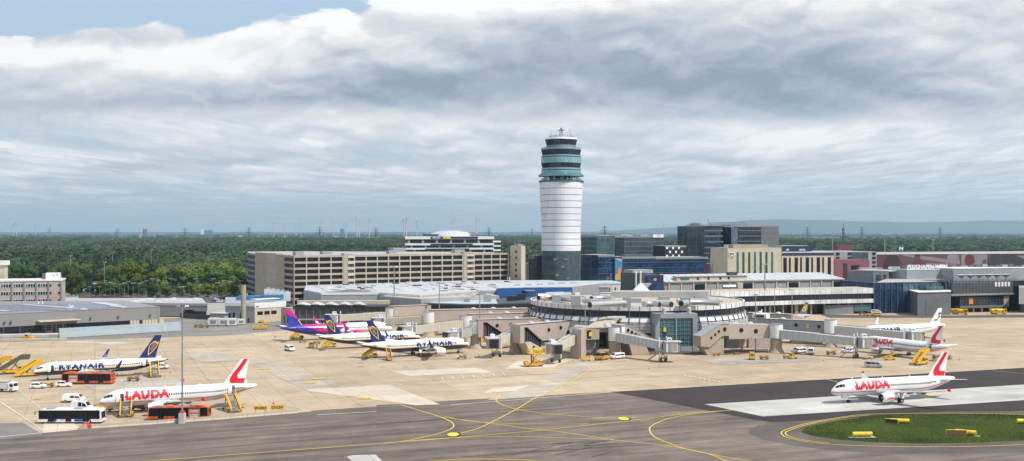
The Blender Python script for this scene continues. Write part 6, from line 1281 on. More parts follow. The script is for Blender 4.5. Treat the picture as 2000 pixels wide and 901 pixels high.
def paint(name, col, rough=.28):
 m, nt, b = newmat(name); p = nt.coord()
 n1 = nt.noise(p, .35, 4, .6); k = nt.rng(n1, .3, .7, .95, 1.03)
 pl_ = nt.brick(p, 1.6, 1.1, .012, (1, 1, 1), (.985, .985, .985), (.86, .86, .86))
 c = nt.mix(1.0, (*col, 1), nt.comb(k, k, k), 'MULTIPLY'); c = nt.mix(.6, c, nt.mix(1.0, c, pl_['Color'], 'MULTIPLY'))
 nt.put(b.inputs['Base Color'], c); b.inputs['Roughness'].default_value = rough; b.inputs['Coat Weight'].default_value = .25; b.inputs['Coat Roughness'].default_value = .12
 return m
paint('white_gloss', (.80, .80, .80)); paint('wing_grey', (.42, .43, .44), .4); paint('red_gloss', (.72, .012, .03)); paint('navy_gloss', (.008, .020, .14)); paint('yellow_gloss', (.80, .52, .02))
paint('magenta_gloss', (.66, .008, .24)); paint('purple_gloss', (.045, .025, .30)); paint('blue_gloss', (.02, .06, .42)); paint('graphite', (.10, .11, .12)); paint('marine_gloss', (.015, .025, .09)); paint('belly_grey', (.50, .51, .52), .4)
mat('cabin_glass', (.012, .016, .022), .1, 0, 0); mat('rubber', (.018, .018, .018), .8, 0, 0); mat('gear_metal', (.50, .51, .52), .35, .6, 0); mat('intake', (.02, .02, .022), .4, .3, 0); mat('lip_metal', (.72, .72, .72), .2, .95, 0); mat('door_dark', (.02, .025, .04), .6, 0, 0)
def livery(name, kind, zc, R):
 """fuselage paint split by height and length in the aircraft's own coordinates"""
 m, nt, b = newmat(name); p = nt.coord(); x, y, z = nt.sep(p)
 W_ = (.80, .80, .80, 1)
 if kind == 'ryan':
  t = nt.m('MAXIMUM', nt.m('SUBTRACT', -9.5, x), 0.0); lift = nt.m('ADD', nt.m('MULTIPLY', t, .115), nt.m('MULTIPLY', nt.m('MULTIPLY', t, t), .006))
  f = nt.m('MAXIMUM', nt.m('SUBTRACT', x, 13.5), 0.0); drop = nt.m('MULTIPLY', nt.m('MULTIPLY', f, f), -.012)
  zl = nt.m('ADD', zc-.27*R, nt.m('ADD', lift, drop))
  a = nt.m('LESS_THAN', z, zl); s = nt.m('LESS_THAN', z, nt.m('ADD', zl, .27))
  c = nt.mix(s, W_, (.80, .50, .02, 1)); c = nt.mix(a, c, (.006, .014, .085, 1))
 elif kind == 'lauda':
  t = nt.m('MAXIMUM', nt.m('SUBTRACT', -6.0, x), 0.0); lift = nt.m('ADD', nt.m('MULTIPLY', t, .09), nt.m('MULTIPLY', nt.m('MULTIPLY', t, t), .004))
  zl = nt.m('ADD', zc-.50*R, lift); a = nt.m('LESS_THAN', z, zl); s = nt.m('LESS_THAN', z, nt.m('ADD', zl, .19))
  c = nt.mix(s, W_, (.62, .012, .03, 1)); c = nt.mix(a, c, (.62, .62, .63, 1))
 elif kind == 'wizz':
  d_ = nt.m('ADD', x, nt.m('MULTIPLY', nt.m('SUBTRACT', z, zc), -1.3)); d2 = nt.m('ADD', x, nt.m('MULTIPLY', nt.m('SUBTRACT', z, zc), 2.6))
  c = nt.mix(nt.m('LESS_THAN', d_, 1.0), W_, (.64, .008, .24, 1)); c = nt.mix(nt.m('LESS_THAN', d2, -9.2), c, (.035, .02, .30, 1))
 elif kind == 'condor':
  d_ = nt.m('ADD', x, nt.m('MULTIPLY', nt.m('SUBTRACT', z, zc), 1.4)); c = nt.mix(nt.m('LESS_THAN', d_, -5.5), W_, (.85, .42, .01, 1)); c = nt.mix(nt.m('LESS_THAN', d_, -9.0), c, (.82, .16, .02, 1)); c = nt.mix(nt.m('LESS_THAN', d_, -10.2), c, (.40, .41, .42, 1))
 else:
  c = nt.mix(nt.m('LESS_THAN', z, zc-.75*R), W_, (.6, .6, .61, 1))
 k = nt.rng(nt.noise(p, .3, 4, .6), .3, .7, .95, 1.03); nt.put(b.inputs['Base Color'], nt.mix(1.0, c, nt.comb(k, k, k), 'MULTIPLY'))
 b.inputs['Roughness'].default_value = .28; b.inputs['Coat Weight'].default_value = .25; b.inputs['Coat Roughness'].default_value = .12
 return m
PROFILE = [(0, .015, -.42), (.004, .17, -.42), (.012, .33, -.40), (.025, .49, -.35), (.042, .645, -.265), (.062, .79, -.165), (.085, .895, -.085), (.112, .965, -.03), (.145, 1, 0), (.66, 1, 0), (.71, .985, .015), (.76, .92, .075), (.81, .81, .17), (.86, .665, .28), (.91, .49, .40), (.95, .335, .49), (.98, .21, .55), (.995, .12, .57), (1.0, .04, .57)]
def fus(t, L, R, zc):
 """station x, radius, centre height at fraction t of the length"""
 for (a, ra, za), (c_, rc, zc_) in zip(PROFILE, PROFILE[1:]):
  if t <= c_: f = (t-a)/(c_-a); return L/2-t*L, (ra+(rc-ra)*f)*R, zc+(za+(zc_-za)*f)*R
 return -L/2, .04*R, zc+.57*R
def surf(x, v, side, L, R, zc, off=.015):
 """point on the skin at station x, arc height v above the centre line"""
 _, r, z = fus(max(0, min(1, (L/2-x)/L)), L, R, zc); a = v/max(r, .2); a = max(-1.5, min(1.5, a))
 return (x, side*(r+off)*math.cos(a), z+(r+off)*math.sin(a)*1.03)
def foil(x0, chord, y, z, th=.11, twist=0.0):
 P = []
 for k in range(9): t = k/8; P.append((t, 1))
 top = [(t, th*(1.48*math.sqrt(t)-.63*t-1.76*t*t+1.42*t**3-.52*t**4)*2.4) for t in (0, .03, .1, .25, .45, .7, .9, 1.0)]
 bot = [(t, -h*.55) for t, h in top[::-1][:-1]]
 return [(x0-t*chord, y, z+h*chord*.5+twist*t) for t, h in top+bot[:-0 or None]]
def build_jet(label, kind, dims, logo, door_open=(), cat='airliner', name='airliner', gear=True, fan=None, lastside=True):
 L, R, zc, fence = dims['L'], dims['R'], dims['zc'], dims['tip']
 t = thing(name, label, cat); t['group'] = 'airliners parked and taxiing on the apron'
 lv = livery('skin_'+kind+str(len(MATS)), kind, zc, R); N = 36
 b = LB(lv); rings = []
 ts = sorted(set([p[0] for p in PROFILE]+[.2, .3, .4, .5, .6]))
 for q in ts:
  x, r, z = fus(q, L, R, zc); rings.append([(x, r*math.cos(2*PI*k/N), z+r*1.03*math.sin(2*PI*k/N)) for k in range(N)])
 b.loft(rings[::-1]); body = b.build('fuselage', t)
 b = LB('belly_grey' if kind not in ('ryan',) else 'navy_gloss'); xw = dims['wx']; rr_ = []
 for f, w_ in ((0, .2), (.12, .75), (.3, 1), (.7, 1), (.88, .75), (1, .2)):
  x = L/2-xw+2.2-f*(dims['wc']+5.0); rr_.append([(x, R*.92*w_*math.cos(2*PI*k/20), zc-R*.62+R*.56*w_*math.sin(2*PI*k/20)) for k in range(20)])
 b.loft(rr_[::-1]); b.build('belly_fairing', t)
 w0 = L/2-.155*L; w1 = L/2-.80*L; vh = dims['wv']; x = w0; skip = L/2-xw-2.5
 while x > w1:
  for s in (1, -1):
   a = [surf(x+dx, vh+dv, s, L, R, zc, .03) for dx, dv in ((.15, -.22), (-.15, -.22), (-.15, .22), (.15, .22))]
   b = LB('cabin_glass'); b.add(a if s < 0 else a[::-1], [(3, 2, 1, 0)], False); b.build('cabin_window', t)
  x -= .533 if L < 42 else .60
 for s in (1, -1):
  for (t0, t1, v0, v1, v2, v3) in dims['wind']:
   P = []
   for i in range(6):
    for j in range(6):
     f, g = i/5, j/5; va = (v0*(1-f)+v1*f)*(1-g)+(v3*(1-f)+v2*f)*g
     xx, r, z = fus(t0+(t1-t0)*f, L, R, zc); P.append((xx, s*(r+.025)*math.cos(va), z+(r+.025)*1.03*math.sin(va)))
   b = LB('cabin_glass'); b.add(P, [(i*6+j, i*6+j+1, (i+1)*6+j+1, (i+1)*6+j) for i in range(5) for j in range(5)], False); b.build('windscreen', t)
 for q, zo_ in ((.135, 0), (.835, .02)):
  for s in (1, -1):
   x = L/2-q*L; r0_ = .42
   op = (q < .5 and 'front' in door_open) or (q > .5 and 'rear' in door_open)
   b = LB('door_dark' if (op and s == dims.get('side', 1)) else 'belly_grey')
   if op and s == dims.get('side', 1):
    P = [surf(x+dx, vv, s, L, R, zc, .03) for vv in (-.55, .1, .7, 1.25) for dx in (r0_, -r0_)]
    b.add(P, [(0, 1, 3, 2), (2, 3, 5, 4), (4, 5, 7, 6)] if s > 0 else [(1, 0, 2, 3), (3, 2, 4, 5), (5, 4, 6, 7)], False); b.build('doorway', t)
    b = LB('white_gloss'); P = [surf(x+dx+1.0, vv, s, L, R, zc, .34 if k else .26) for vv in (-.55, .1, .7, 1.25) for k, dx in enumerate((r0_, -r0_))]
    P2 = [surf(x+dx+1.0, vv, s, L, R, zc, .22) for vv in (-.55, .1, .7, 1.25) for dx in (r0_, -r0_)]
    b.add(P+P2, [(0, 1, 3, 2), (2, 3, 5, 4), (4, 5, 7, 6), (9, 8, 10, 11), (11, 10, 12, 13), (13, 12, 14, 15), (1, 9, 11, 3), (3, 11, 13, 5), (5, 13, 15, 7), (8, 0, 2, 10), (10, 2, 4, 12), (12, 4, 6, 14)], False); b.build('open_door', t)
   else:
    for dx, w_ in ((r0_, .035), (-r0_, .035)):
     P = [surf(x+dx+e_, vv, s, L, R, zc, .012) for vv in (-.55, .1, .7, 1.25) for e_ in (w_, -w_)]
     b.add(P, [(0, 1, 3, 2), (2, 3, 5, 4), (4, 5, 7, 6)], False)
    b.build('door', t)
 wz = zc-R*.60
 for s in (1, -1):
  b = LB('wing_grey'); sec = []
  X = lambda d_: L/2-d_
  span = dims['span']; st_ = [(R*.55, xw-.4, dims['wc']+.5, wz-.1, .13), (R*1.05, xw+.5, dims['wc']*.92, wz, .125), (6.2, xw+3.15, dims['wc']*.56, wz+.42, .11), (span*.75, xw+3.15+(span*.75-6.2)*.53, dims['wc']*.36, wz+.62+.085*(span*.75-6.2), .10), (span, xw+3.15+(span-6.2)*.53, 1.45, wz+.95+.1*(span-6.2), .09)]
  for y, d_, c_, z, th in st_: sec.append(foil(X(d_), c_, s*y, z, th))
  b.loft(sec if s < 0 else sec[::-1]); b.build('wing', t)
  y, d_, c_, z, th = st_[-1]
  b = LB('lip_metal'); b.loft([[(X(dd)+.03, s*yy, zz_-.02+q) for q in (-.06, .06)] for yy, dd, cc_, zz_, th_ in st_[1:]], False, False, closed=False); b.build('slat_edge', t)
  tipm = {'lauda': 'red_gloss', 'ryan': 'navy_gloss', 'wizz': 'magenta_gloss', 'fin': 'white_gloss', 'condor': 'white_gloss'}[kind]
  b = LB(tipm)
  if fence == 'fence':
   pr_ = [(X(d_)-.3, z), (X(d_)-1.2, z+.6), (X(d_)-1.65, z+.58), (X(d_)-1.45, z), (X(d_)-1.65, z-.38), (X(d_)-1.35, z-.34)]
   b.extr(pr_, s*(y+.02), s*(y+.14))
  else:
   b.loft([foil(X(d_), c_, s*y, z, .09), foil(X(d_)-.35, c_*.9, s*(y+.45), z+.35, .08), foil(X(d_)-1.2, c_*.62, s*(y+.75), z+1.5, .07), foil(X(d_)-1.95, c_*.36, s*(y+.95), z+2.6, .06)][::1 if s < 0 else -1])
  b.build('wingtip', t)
  for yy, ln in ((4.1, 2.6), (7.6, 2.4), (10.6, 2.1)):      # flap fairings
   f = (yy-6.2)/(span-6.2); xx = X(xw+3.15+(yy-6.2)*.53+ (dims['wc']*.56 if yy < 7 else dims['wc']*.5)*.65); zz_ = wz+.42+.1*(yy-6.2)-.28
   b = LB('wing_grey'); b.tube([(xx+ln*.5, s*yy, zz_+.1), (xx+ln*.2, s*yy, zz_-.08), (xx-ln*.3, s*yy, zz_), (xx-ln*.6, s*yy, zz_+.2)], [.05, .24, .2, .04], 8); b.build('flap_fairing', t)
  ey = dims['ey']; ex = X(xw-1.1); er = dims['er']; ez = dims['ez']
  nm_ = {'lauda': 'white_gloss', 'ryan': 'white_gloss', 'wizz': 'magenta_gloss', 'fin': 'white_gloss', 'condor': 'white_gloss'}[kind]
  eng = thing_part('engine', t, nm_, [(ex+q*dims['el'], r_*er) for q, r_ in ((.0, .86), (-.02, .95), (-.1, 1.02), (-.35, 1.06), (-.7, .97), (-1.0, .80))], s*ey, ez)
  b = LB('lip_metal'); b.tube([(ex+.06, s*ey, ez), (ex-.06, s*ey, ez)], [er*.87, er*.97], 24, False); b.parent_ = eng; b.build('intake_lip', eng)
  b = LB('intake'); b.tube([(ex-.25, s*ey, ez), (ex-.3, s*ey, ez)], er*.84, 24); b.build('fan', eng); b = LB('intake'); b.tube([(ex+.0, s*ey, ez), (ex-.3, s*ey, ez)], er*.85, 24, False);
  f_ = b.build('intake_duct', eng); b = LB('gear_metal'); b.tube([(ex-.02, s*ey, ez), (ex-.3, s*ey, ez)], [.03, er*.26], 12); b.build('spinner', eng)
  b = LB('intake'); b.tube([(ex-dims['el']*.97, s*ey, ez), (ex-dims['el']*1.0, s*ey, ez)], er*.78, 20); b.build('nozzle', eng); b = LB('gear_metal'); b.tube([(ex-dims['el']*.9, s*ey, ez), (ex-dims['el']*1.12, s*ey, ez+.02), (ex-dims['el']*1.3, s*ey, ez+.05)], [er*.56, er*.46, er*.1], 18); b.build('exhaust_cone', eng)
  b = LB(nm_); b.loft([[(ex-dims['el']*q, s*ey+w_, z_) for w_, z_ in ((-.13, ez+er*.8), (.13, ez+er*.8), (.1, ez+er*.95+h_), (-.1, ez+er*.95+h_))] for q, h_ in ((.2, .1), (.5, .5), (1.0, .75), (1.6, .6))], smooth=False); b.build('pylon', eng)
  if kind == 'lauda':
   V, Fc, TW, Ht = text_geo('LAUDA', .72, .05, 1.05, .15)
   b = LB('red_gloss'); b.add([(ex-1.05-a*.95 if s > 0 else ex-1.05-(TW-a)*.95, s*ey+s*(er*1.075)*math.cos((c_-.3)/er), ez+er*1.075*math.sin((c_-.3)/er)) for a, c_ in V], Fc if s > 0 else Fc, False); b.build('lettering', eng)
 tz = zc+R*.48
 for s in (1, -1):
  b = LB('white_gloss' if kind in ('ryan', 'fin', 'lauda', 'wizz', 'condor') else 'wing_grey'); d0 = L-dims['tx']
  sec = [foil(L/2-d0, dims['tc'], s*.35, tz, .1), foil(L/2-d0-(6.3)*.60, 1.35, s*6.3, tz+.62, .08)]
  b.loft(sec if s < 0 else sec[::-1]); b.build('tailplane', t)
 ft = dims['top']; fr = zc+R*.62; fx = L/2-(L-dims['fx']); Hf = ft-fr
 fm = {'lauda': 'white_gloss', 'ryan': 'navy_gloss', 'wizz': 'blue_gloss', 'fin': 'white_gloss', 'condor': 'graphite'}[kind]
 b = LB(fm); sl = dims['fs']
 def fsec(h, x0, c_, th): return [(x0-q*c_, y_, fr+h) for q, y_ in ((0, 0), (.04, th*.4), (.15, th*.8), (.35, th), (.7, th*.7), (1, .02), (1, -.02), (.7, -th*.7), (.35, -th), (.15, -th*.8), (.04, -th*.4))]
 c0, c1 = dims['fc'], 2.1; secs = []
 if dims.get('dorsal'): secs = [fsec(-.25, fx+3.2, c0+3.4, .16), fsec(.45, fx+1.25, c0+1.1, .2), fsec(.95, fx-.15, c0-.35, .24)]
 else: secs = [fsec(-.35, fx+1.3, c0+1.4, .22), fsec(.35, fx+.1, c0+.02, .25)]
 hb_ = .95 if dims.get('dorsal') else .35
 xb, cb_ = (fx-.15, c0-.35) if dims.get('dorsal') else (fx+.1, c0+.02)
 secs.append(fsec(Hf, fx-sl, c1, .10)); b.loft(secs); fin = b.build('tail_fin', t)
 def onfin(pts, m, name, off=.02, par=None, nn=7):
  """flat shapes laid on both sides of the fin; u 0..1 leading to trailing edge, v 0..1 root to tip"""
  quads = [pts] if len(pts) == 4 else [[pts[0], pts[i], pts[i+1], pts[i+1]] for i in range(1, len(pts)-1)]
  for s in (1, -1):
   b = LB(m)
   for Q in quads:
    P = []
    for j in range(nn+1):
     for i in range(nn+1):
      f, g = i/nn, j/nn
      u = (Q[0][0]*(1-f)+Q[1][0]*f)*(1-g)+(Q[3][0]*(1-f)+Q[2][0]*f)*g; v = (Q[0][1]*(1-f)+Q[1][1]*f)*(1-g)+(Q[3][1]*(1-f)+Q[2][1]*f)*g
      h = hb_+(Hf-hb_)*v; x0 = xb+(fx-sl-xb)*v; c_ = cb_+(c1-cb_)*v; th = .25+(.10-.25)*v; u_ = max(0.0, min(1.0, u))
      q = [(0, 0), (.04, .4), (.15, .8), (.35, 1), (.7, .7), (1, .08)]
      for (a, ya), (d_, yd) in zip(q, q[1:]):
       if u_ <= d_: yy = ya+(yd-ya)*(u_-a)/(d_-a); break
      P.append((x0-u_*c_, s*(th*yy+off), fr+h))
    F_ = [(j*(nn+1)+i, j*(nn+1)+i+1, (j+1)*(nn+1)+i+1, (j+1)*(nn+1)+i) for j in range(nn) for i in range(nn)]
    b.add(P, F_, False)
   b.build(name, fin)
 def fintri(quads, m, name, off=.014):
  for q in quads: onfin(q, m, name, off)
 logo(onfin, fintri)
 if gear:
  ng = dims['ng']; b = LB('gear_metal'); b.cyl(L/2-ng, 0, .4, zc-R*.8, .10, n=8); b.beam((L/2-ng, 0, 1.3), (L/2-ng+1.1, 0, zc-R*.9), .1); gp2 = b.build('nose_gear', t)
  for s in (1, -1): b = LB('rubber'); b.tube([(L/2-ng, s*.16, .38), (L/2-ng, s*.40, .38)], .38, 16, True, False); b.build('wheel', gp2)
  b = LB('white_gloss'); b.box(L/2-ng+.3, L/2-ng+1.9, .42, .46, zc-R-.65, zc-R*.9); b.box(L/2-ng+.3, L/2-ng+1.9, -.46, -.42, zc-R-.65, zc-R*.9); b.build('gear_door', gp2)
  for s in (1, -1):
   mg = L/2-ng-dims['wb']; gy = dims['gt']/2; b = LB('gear_metal'); b.cyl(mg, s*gy, .5, wz+.3, .17, n=10); b.beam((mg, s*gy, 1.0), (mg+.2, s*1.6, wz-.1), .14); g_ = b.build('main_gear', t)
   for dy in (-.44, .44): b = LB('rubber'); b.tube([(mg, s*gy+dy-.2, .57), (mg, s*gy+dy+.2, .57)], .57, 18, True, False); b.build('wheel', g_); b = LB('gear_metal'); b.tube([(mg, s*gy+dy-.21, .57), (mg, s*gy+dy+.21, .57)], .27, 12, True, False); b.build('hub', g_)
   b = LB('white_gloss'); b.box(mg-.5, mg+.5, s*(gy+.75)-.03, s*(gy+.75)+.03, 1.2, wz); b.build('gear_door', g_)
 b = LB('white_gloss')
 for q in (.16, .40, .62): x, r, z = fus(q, L, R, zc); b.loft([[(x+.25, -.02, z+r), (x+.25, .02, z+r), (x-.25, .02, z+r), (x-.25, -.02, z+r)], [(x-.1, -.01, z+r+.42), (x-.1, .01, z+r+.42), (x-.3, .01, z+r+.42), (x-.3, -.01, z+r+.42)]], smooth=False)
 b.build('blade_aerial', t)
 b = LB('intake'); x, r, z = fus(.997, L, R, zc); b.tube([(x-.02, 0, z), (x-.2, 0, z)], .1, 10); b.build('tail_exhaust', t)
 return t, (L, R, zc)
def thing_part(name, par, m, prof, y, z):
 b = LB(m); N = 28; b.loft([[(x, y+r*math.cos(2*PI*k/N), z+r*math.sin(2*PI*k/N)) for k in range(N)] for x, r in prof], False, False); o = b.build(name, par); return o
def skin_text(t, geo, s, x0, v0, size, m, bold=.03, spacing=1.0, wx=1.0, name='lettering', fit=None, off=.012):
 """x0 where the text begins for the port side (reads nose to tail); on starboard it ends there"""
 L, R, zc = geo
 for side in (1, -1):
  V, Fc, TW, Ht = text_geo(s, size, bold, spacing, .16, wx); k = (fit/TW) if fit else 1.0
  P = []
  for a, c_ in V:
   xx = x0-a*k if side > 0 else x0-(TW-a)*k
   P.append(surf(xx, v0+c_, side, L, R, zc, off))
  b = LB(m); b.add(P, [f[::-1] for f in Fc] if side > 0 else [f for f in Fc], False); b.build(name, t)
A320 = dict(L=37.57, R=1.99, zc=3.85, tip='fence', wx=11.6, wc=6.6, span=16.9, ey=5.75, er=1.12, el=3.4, ez=1.82, tx=6.35, tc=3.3, top=11.76, fx=8.6, fc=5.4, fs=4.5, ng=5.07, wb=12.64, gt=7.59, wv=.42, side=1,
   wind=[(.027, .045, .86, .62, 1.25, 1.42), (.0465, .0645, .60, .48, 1.0, 1.16), (.066, .080, .47, .42, .80, .94)])
A321 = dict(A320, L=44.5, wx=15.0, ng=5.07, wb=16.9, tip='winglet')
B738 = dict(L=39.5, R=1.90, zc=3.45, tip='winglet', wx=12.6, wc=6.5, span=16.6, ey=4.83, er=1.02, el=3.3, ez=1.50, tx=6.0, tc=3.3, top=12.4, fx=8.9, fc=5.3, fs=4.9, dorsal=True, ng=4.1, wb=15.6, gt=5.72, wv=.30, side=1,
   wind=[(.024, .042, .85, .60, 1.2, 1.4), (.0435, .059, .58, .48, .92, 1.08), (.0605, .070, .48, .45, .72, .84)])
def logo_lauda(onfin, fintri):
 A = [(.02, .10), (.02, .36), (.30, 1.0), (.78, 1.0)];
 fintri([[(.10, .42), (.32, 1.0), (.80, 1.0), (.46, .42)], [(.10, .42), (.46, .42), (.50, .30), (.13, .24)], [(.13, .24), (.50, .30), (.62, .24), (.34, .02)], [(.34, .02), (.62, .24), (.97, .24), (.97, .02)]], 'red_gloss', 'emblem')
def logo_harp(onfin, fintri):
 cx_, cy_ = .50, .40; import math as _m
 def P(x, y): return (cx_+x*.38+.03*y, cy_+y*.33)
 out = [(-1.0, .45), (-.55, .95), (.1, 1.0), (.65, .78), (1.0, 1.0), (1.05, .55), (.85, .1), (.55, -.4), (.1, -.95), (0, -1.0)]
 inn = [(-.80, .44), (-.45, .76), (.1, .82), (.58, .60), (.80, .62), (.82, .42), (.66, .05), (.4, -.38), (.06, -.74), (0, -.74)]
 for i in range(len(out)-1): onfin([P(*out[i]), P(*out[i+1]), P(*inn[i+1]), P(*inn[i])], 'yellow_gloss', 'emblem')
 onfin([P(-1.0, .45), P(-.86, .43), P(0.03, -.80), P(0, -1.0)], 'yellow_gloss', 'emblem')
 for k in range(4): x = -.42+k*.27; onfin([P(x, .70), P(x+.06, .70), P(x*.55+.10, -.35+abs(x)*.4), P(x*.55+.06, -.35+abs(x)*.4)], 'yellow_gloss', 'emblem', .016)
def logo_fin(onfin, fintri):
 for q in ([(.18, .30), (.20, .22), (.62, .22), (.66, .30)], [(.55, .22), (.66, .30), (.80, .62), (.66, .62)], [(.52, .62), (.50, .72), (.98, .72), (.94, .62)], [(.62, .42), (.66, .50), (.90, .50), (.86, .42)], [(.50, .72), (.42, .58), (.55, .58), (.62, .66)]): onfin(q, 'marine_gloss', 'emblem')
def logo_wizz(onfin, fintri):
 onfin([(-.0, .42), (0, 1), (1, 1), (1, .80), (.55, .62)], 'magenta_gloss', 'emblem'); onfin([(0, .0), (0, .44), (.55, .62), (.40, .25), (.30, .0)], 'purple_gloss', 'emblem'); onfin([(0, .03), (0, .40), (.07, .36), (.10, .0)], 'yellow_gloss', 'emblem', .018)
 onfin([(.62, .50), (.55, .20), (.60, .20), (.68, .50)], 'purple_gloss', 'emblem', .018)
def logo_condor(onfin, fintri):
 cx_, cy_ = .50, .52
 for k in range(20):
  a0, a1 = 2*PI*k/20, 2*PI*(k+1)/20; onfin([(cx_+.36*math.cos(a0), cy_+.27*math.sin(a0)), (cx_+.36*math.cos(a1), cy_+.27*math.sin(a1)), (cx_+.28*math.cos(a1), cy_+.21*math.sin(a1)), (cx_+.28*math.cos(a0), cy_+.21*math.sin(a0))], 'yellow_gloss', 'emblem')
 for q in ([(cx_-.3, cy_+.10), (cx_+.3, cy_+.16), (cx_+.3, cy_+.09), (cx_-.2, cy_+.04)], [(cx_-.2, cy_+.06), (cx_+.02, cy_+.06), (cx_+.24, cy_-.14), (cx_+.14, cy_-.18)], [(cx_+.0, cy_+.1), (cx_+.16, cy_+.2), (cx_+.22, cy_+.16), (cx_+.1, cy_+.06)]): onfin(q, 'yellow_gloss', 'emblem', .018)
def place(t, L, nose, tail, scale=None):
 n = Vector(PX(*nose)); q = Vector(PX(*tail)); d_ = n-q; s_ = scale or d_.length/L; c_ = (n+q)/2
 t.location = (c_.x, c_.y, 0.04); t.rotation_euler = (0, 0, math.atan2(d_.y, d_.x)); t.scale = (s_,)*3; return t
def lauda(label, **k):
 t, g = build_jet(label, 'lauda', A320, logo_lauda, **k); skin_text(t, g, 'LAUDA', 12.9, -.35, 2.65, 'red_gloss', .06, 1.1, fit=10.1, off=.045);
 skin_text(t, g, 'OE-LOD', -8.6, .12, .34, 'graphite', .02); b = LB('red_gloss')
 for s in (1, -1): P = [surf(-11.4+dx, .30+dv, s, g[0], g[1], g[2], .03) for dx, dv in ((.2, -.14), (-.2, -.14), (-.2, .14), (.2, .14))]; b.add(P if s > 0 else P[::-1], [(0, 1, 2, 3)], False)
 b.build('flag_mark', t); return t
def ryan(label, **k):
 t, g = build_jet(label, 'ryan', B738, logo_harp, **k); skin_text(t, g, 'RYANAIR', 12.6, -.30, 1.95, 'navy_gloss', .055, 1.2, fit=13.2, off=.045)
 L, R, zc = g
 for s in (1, -1):                                   # small line-drawn harp ahead of the lettering
  b = LB('navy_gloss'); pts = [(14.6, .75), (14.2, 1.15), (13.6, 1.2), (13.2, .95), (13.15, .5), (13.45, 0), (13.95, -.35), (14.6, .75)]
  for a, c_ in zip(pts, pts[1:]):
   P = [surf(a[0], a[1]+.05, s, L, R, zc, .03), surf(c_[0], c_[1]+.05, s, L, R, zc, .03), surf(c_[0]+.06, c_[1]-.05, s, L, R, zc, .03), surf(a[0]+.06, a[1]-.05, s, L, R, zc, .03)]; b.add(P, [(0, 1, 2, 3)], False)
  for k_ in range(3): x = 14.15-k_*.3; P = [surf(x, .9, s, L, R, zc, .03), surf(x-.06, .9, s, L, R, zc, .03), surf(x-.06+.05*k_, .2-.1*k_, s, L, R, zc, .03), surf(x+.05*k_, .2-.1*k_, s, L, R, zc, .03)]; b.add(P, [(0, 1, 2, 3)], False)
  b.build('harp_drawing', t)
 skin_text(t, g, 'EI-DWK', -9.9, .22, .30, 'graphite', .02); return t
place(lauda('white airliner with red name lettering parked behind the orange and white buses', door_open=('front', 'rear')), 37.57, (193, 246), (503, 261))
place(lauda('white airliner with red name lettering taxiing alone past the grass island'), 37.57, (1623.5, 262.3), (1865, 273.5))
_a = math.radians(62); q_ = Vector(PX(1853, 346)); n_ = q_+Vector((-math.cos(_a), math.sin(_a)))*36.8
j7 = lauda('white airliner with red name lettering docked at the long bridge by yellow stairs', door_open=('rear',)); j7.location = ((n_.x+q_.x)/2, (n_.y+q_.y)/2, .04); j7.rotation_euler = (0, 0, PI-_a); j7.scale = (.98,)*3
place(ryan('blue-tailed airliner with navy name lettering pointing at the yellow stair trucks', door_open=('front', 'rear')), 39.5, (64.5, 302.4), (328, 318.7))
place(ryan('blue-tailed airliner with navy name lettering, frontmost of the three nose-in jets'.replace('frontmost of the three nose-in jets', 'parked nose-in with a yellow belt loader at its belly')), 39.5, (916, 374.4), (704.5, 354.4))
place(ryan('blue-tailed airliner with navy name lettering between the magenta jet and its twin'), 39.5, (821, 400.5), (622, 382.5))
wz_, g_ = build_jet('magenta, blue and white airliner parked before the white tent roofs', 'wizz', A321, logo_wizz); skin_text(wz_, g_, 'wizzair', 2.6-4, .25, 1.3, 'white_gloss', .04, 1.0, fit=5.2); place(wz_, 44.5, (766, 432.8), (547.5, 411.3))
fi_, g_ = build_jet('white airliner with dark name lettering behind the outer grey bridge', 'fin', A321, logo_fin); skin_text(fi_, g_, 'FINNAIR', 17.3, -.6, 2.5, 'marine_gloss', .05, 1.15, fit=14.6, off=.045); skin_text(fi_, g_, 'OH-LZE', -9.6, .22, .34, 'graphite', .02); place(fi_, 44.5, (1676, 410.4), (1847.5, 428))
co_, g_ = build_jet('white and orange airliner with a grey tail mostly behind the round building', 'condor', A321, logo_condor); place(co_, 44.5, (1442, 471), (1590, 487), .86)
for n_, c_, r_ in (('van_white', (.78, .78, .78), .3), ('van_silver', (.42, .43, .45), .3), ('bus_white', (.74, .75, .76), .35), ('bus_orange', (.58, .085, .012), .35), ('bus_blue', (.02, .06, .42), .4), ('gse_yellow', (.74, .40, .008), .45), ('gse_deep', (.62, .28, .01), .5), ('gse_brown', (.20, .10, .06), .7), ('car_dark', (.03, .035, .045), .3), ('tank_yellow', (.72, .42, .01), .4), ('rust_orange', (.42, .15, .07), .7), ('gse_load', (.33, .17, .05), .7)):
 mat(n_, c_, r_, 0, .06, .8)
mat('veh_glass', (.008, .010, .013), .25, 0, 0, spec=.25); mat('tyre', (.018, .018, .018), .85, 0, 0); mat('rim', (.4, .41, .42), .4, .5, 0); mat('bumper', (.04, .04, .042), .6, 0, 0); mat('head_lamp', (.75, .78, .8), .2, 0, 0); mat('tail_lamp', (.45, .01, .01), .3, 0, 0)
mat('skin', (.42, .26, .19), .6, 0, 0); mat('hivis', (.55, .85, .02), .6, 0, 0); mat('trousers', (.03, .035, .06), .8, 0, 0); mat('hair', (.03, .02, .015), .8, 0, 0); mat('cone_red', (.70, .06, .01), .6, 0, 0); mat('box_grey', (.5, .5, .49), .6, 0, .15, .6); mat('box_white', (.62, .61, .57), .6, 0, .2, .5)
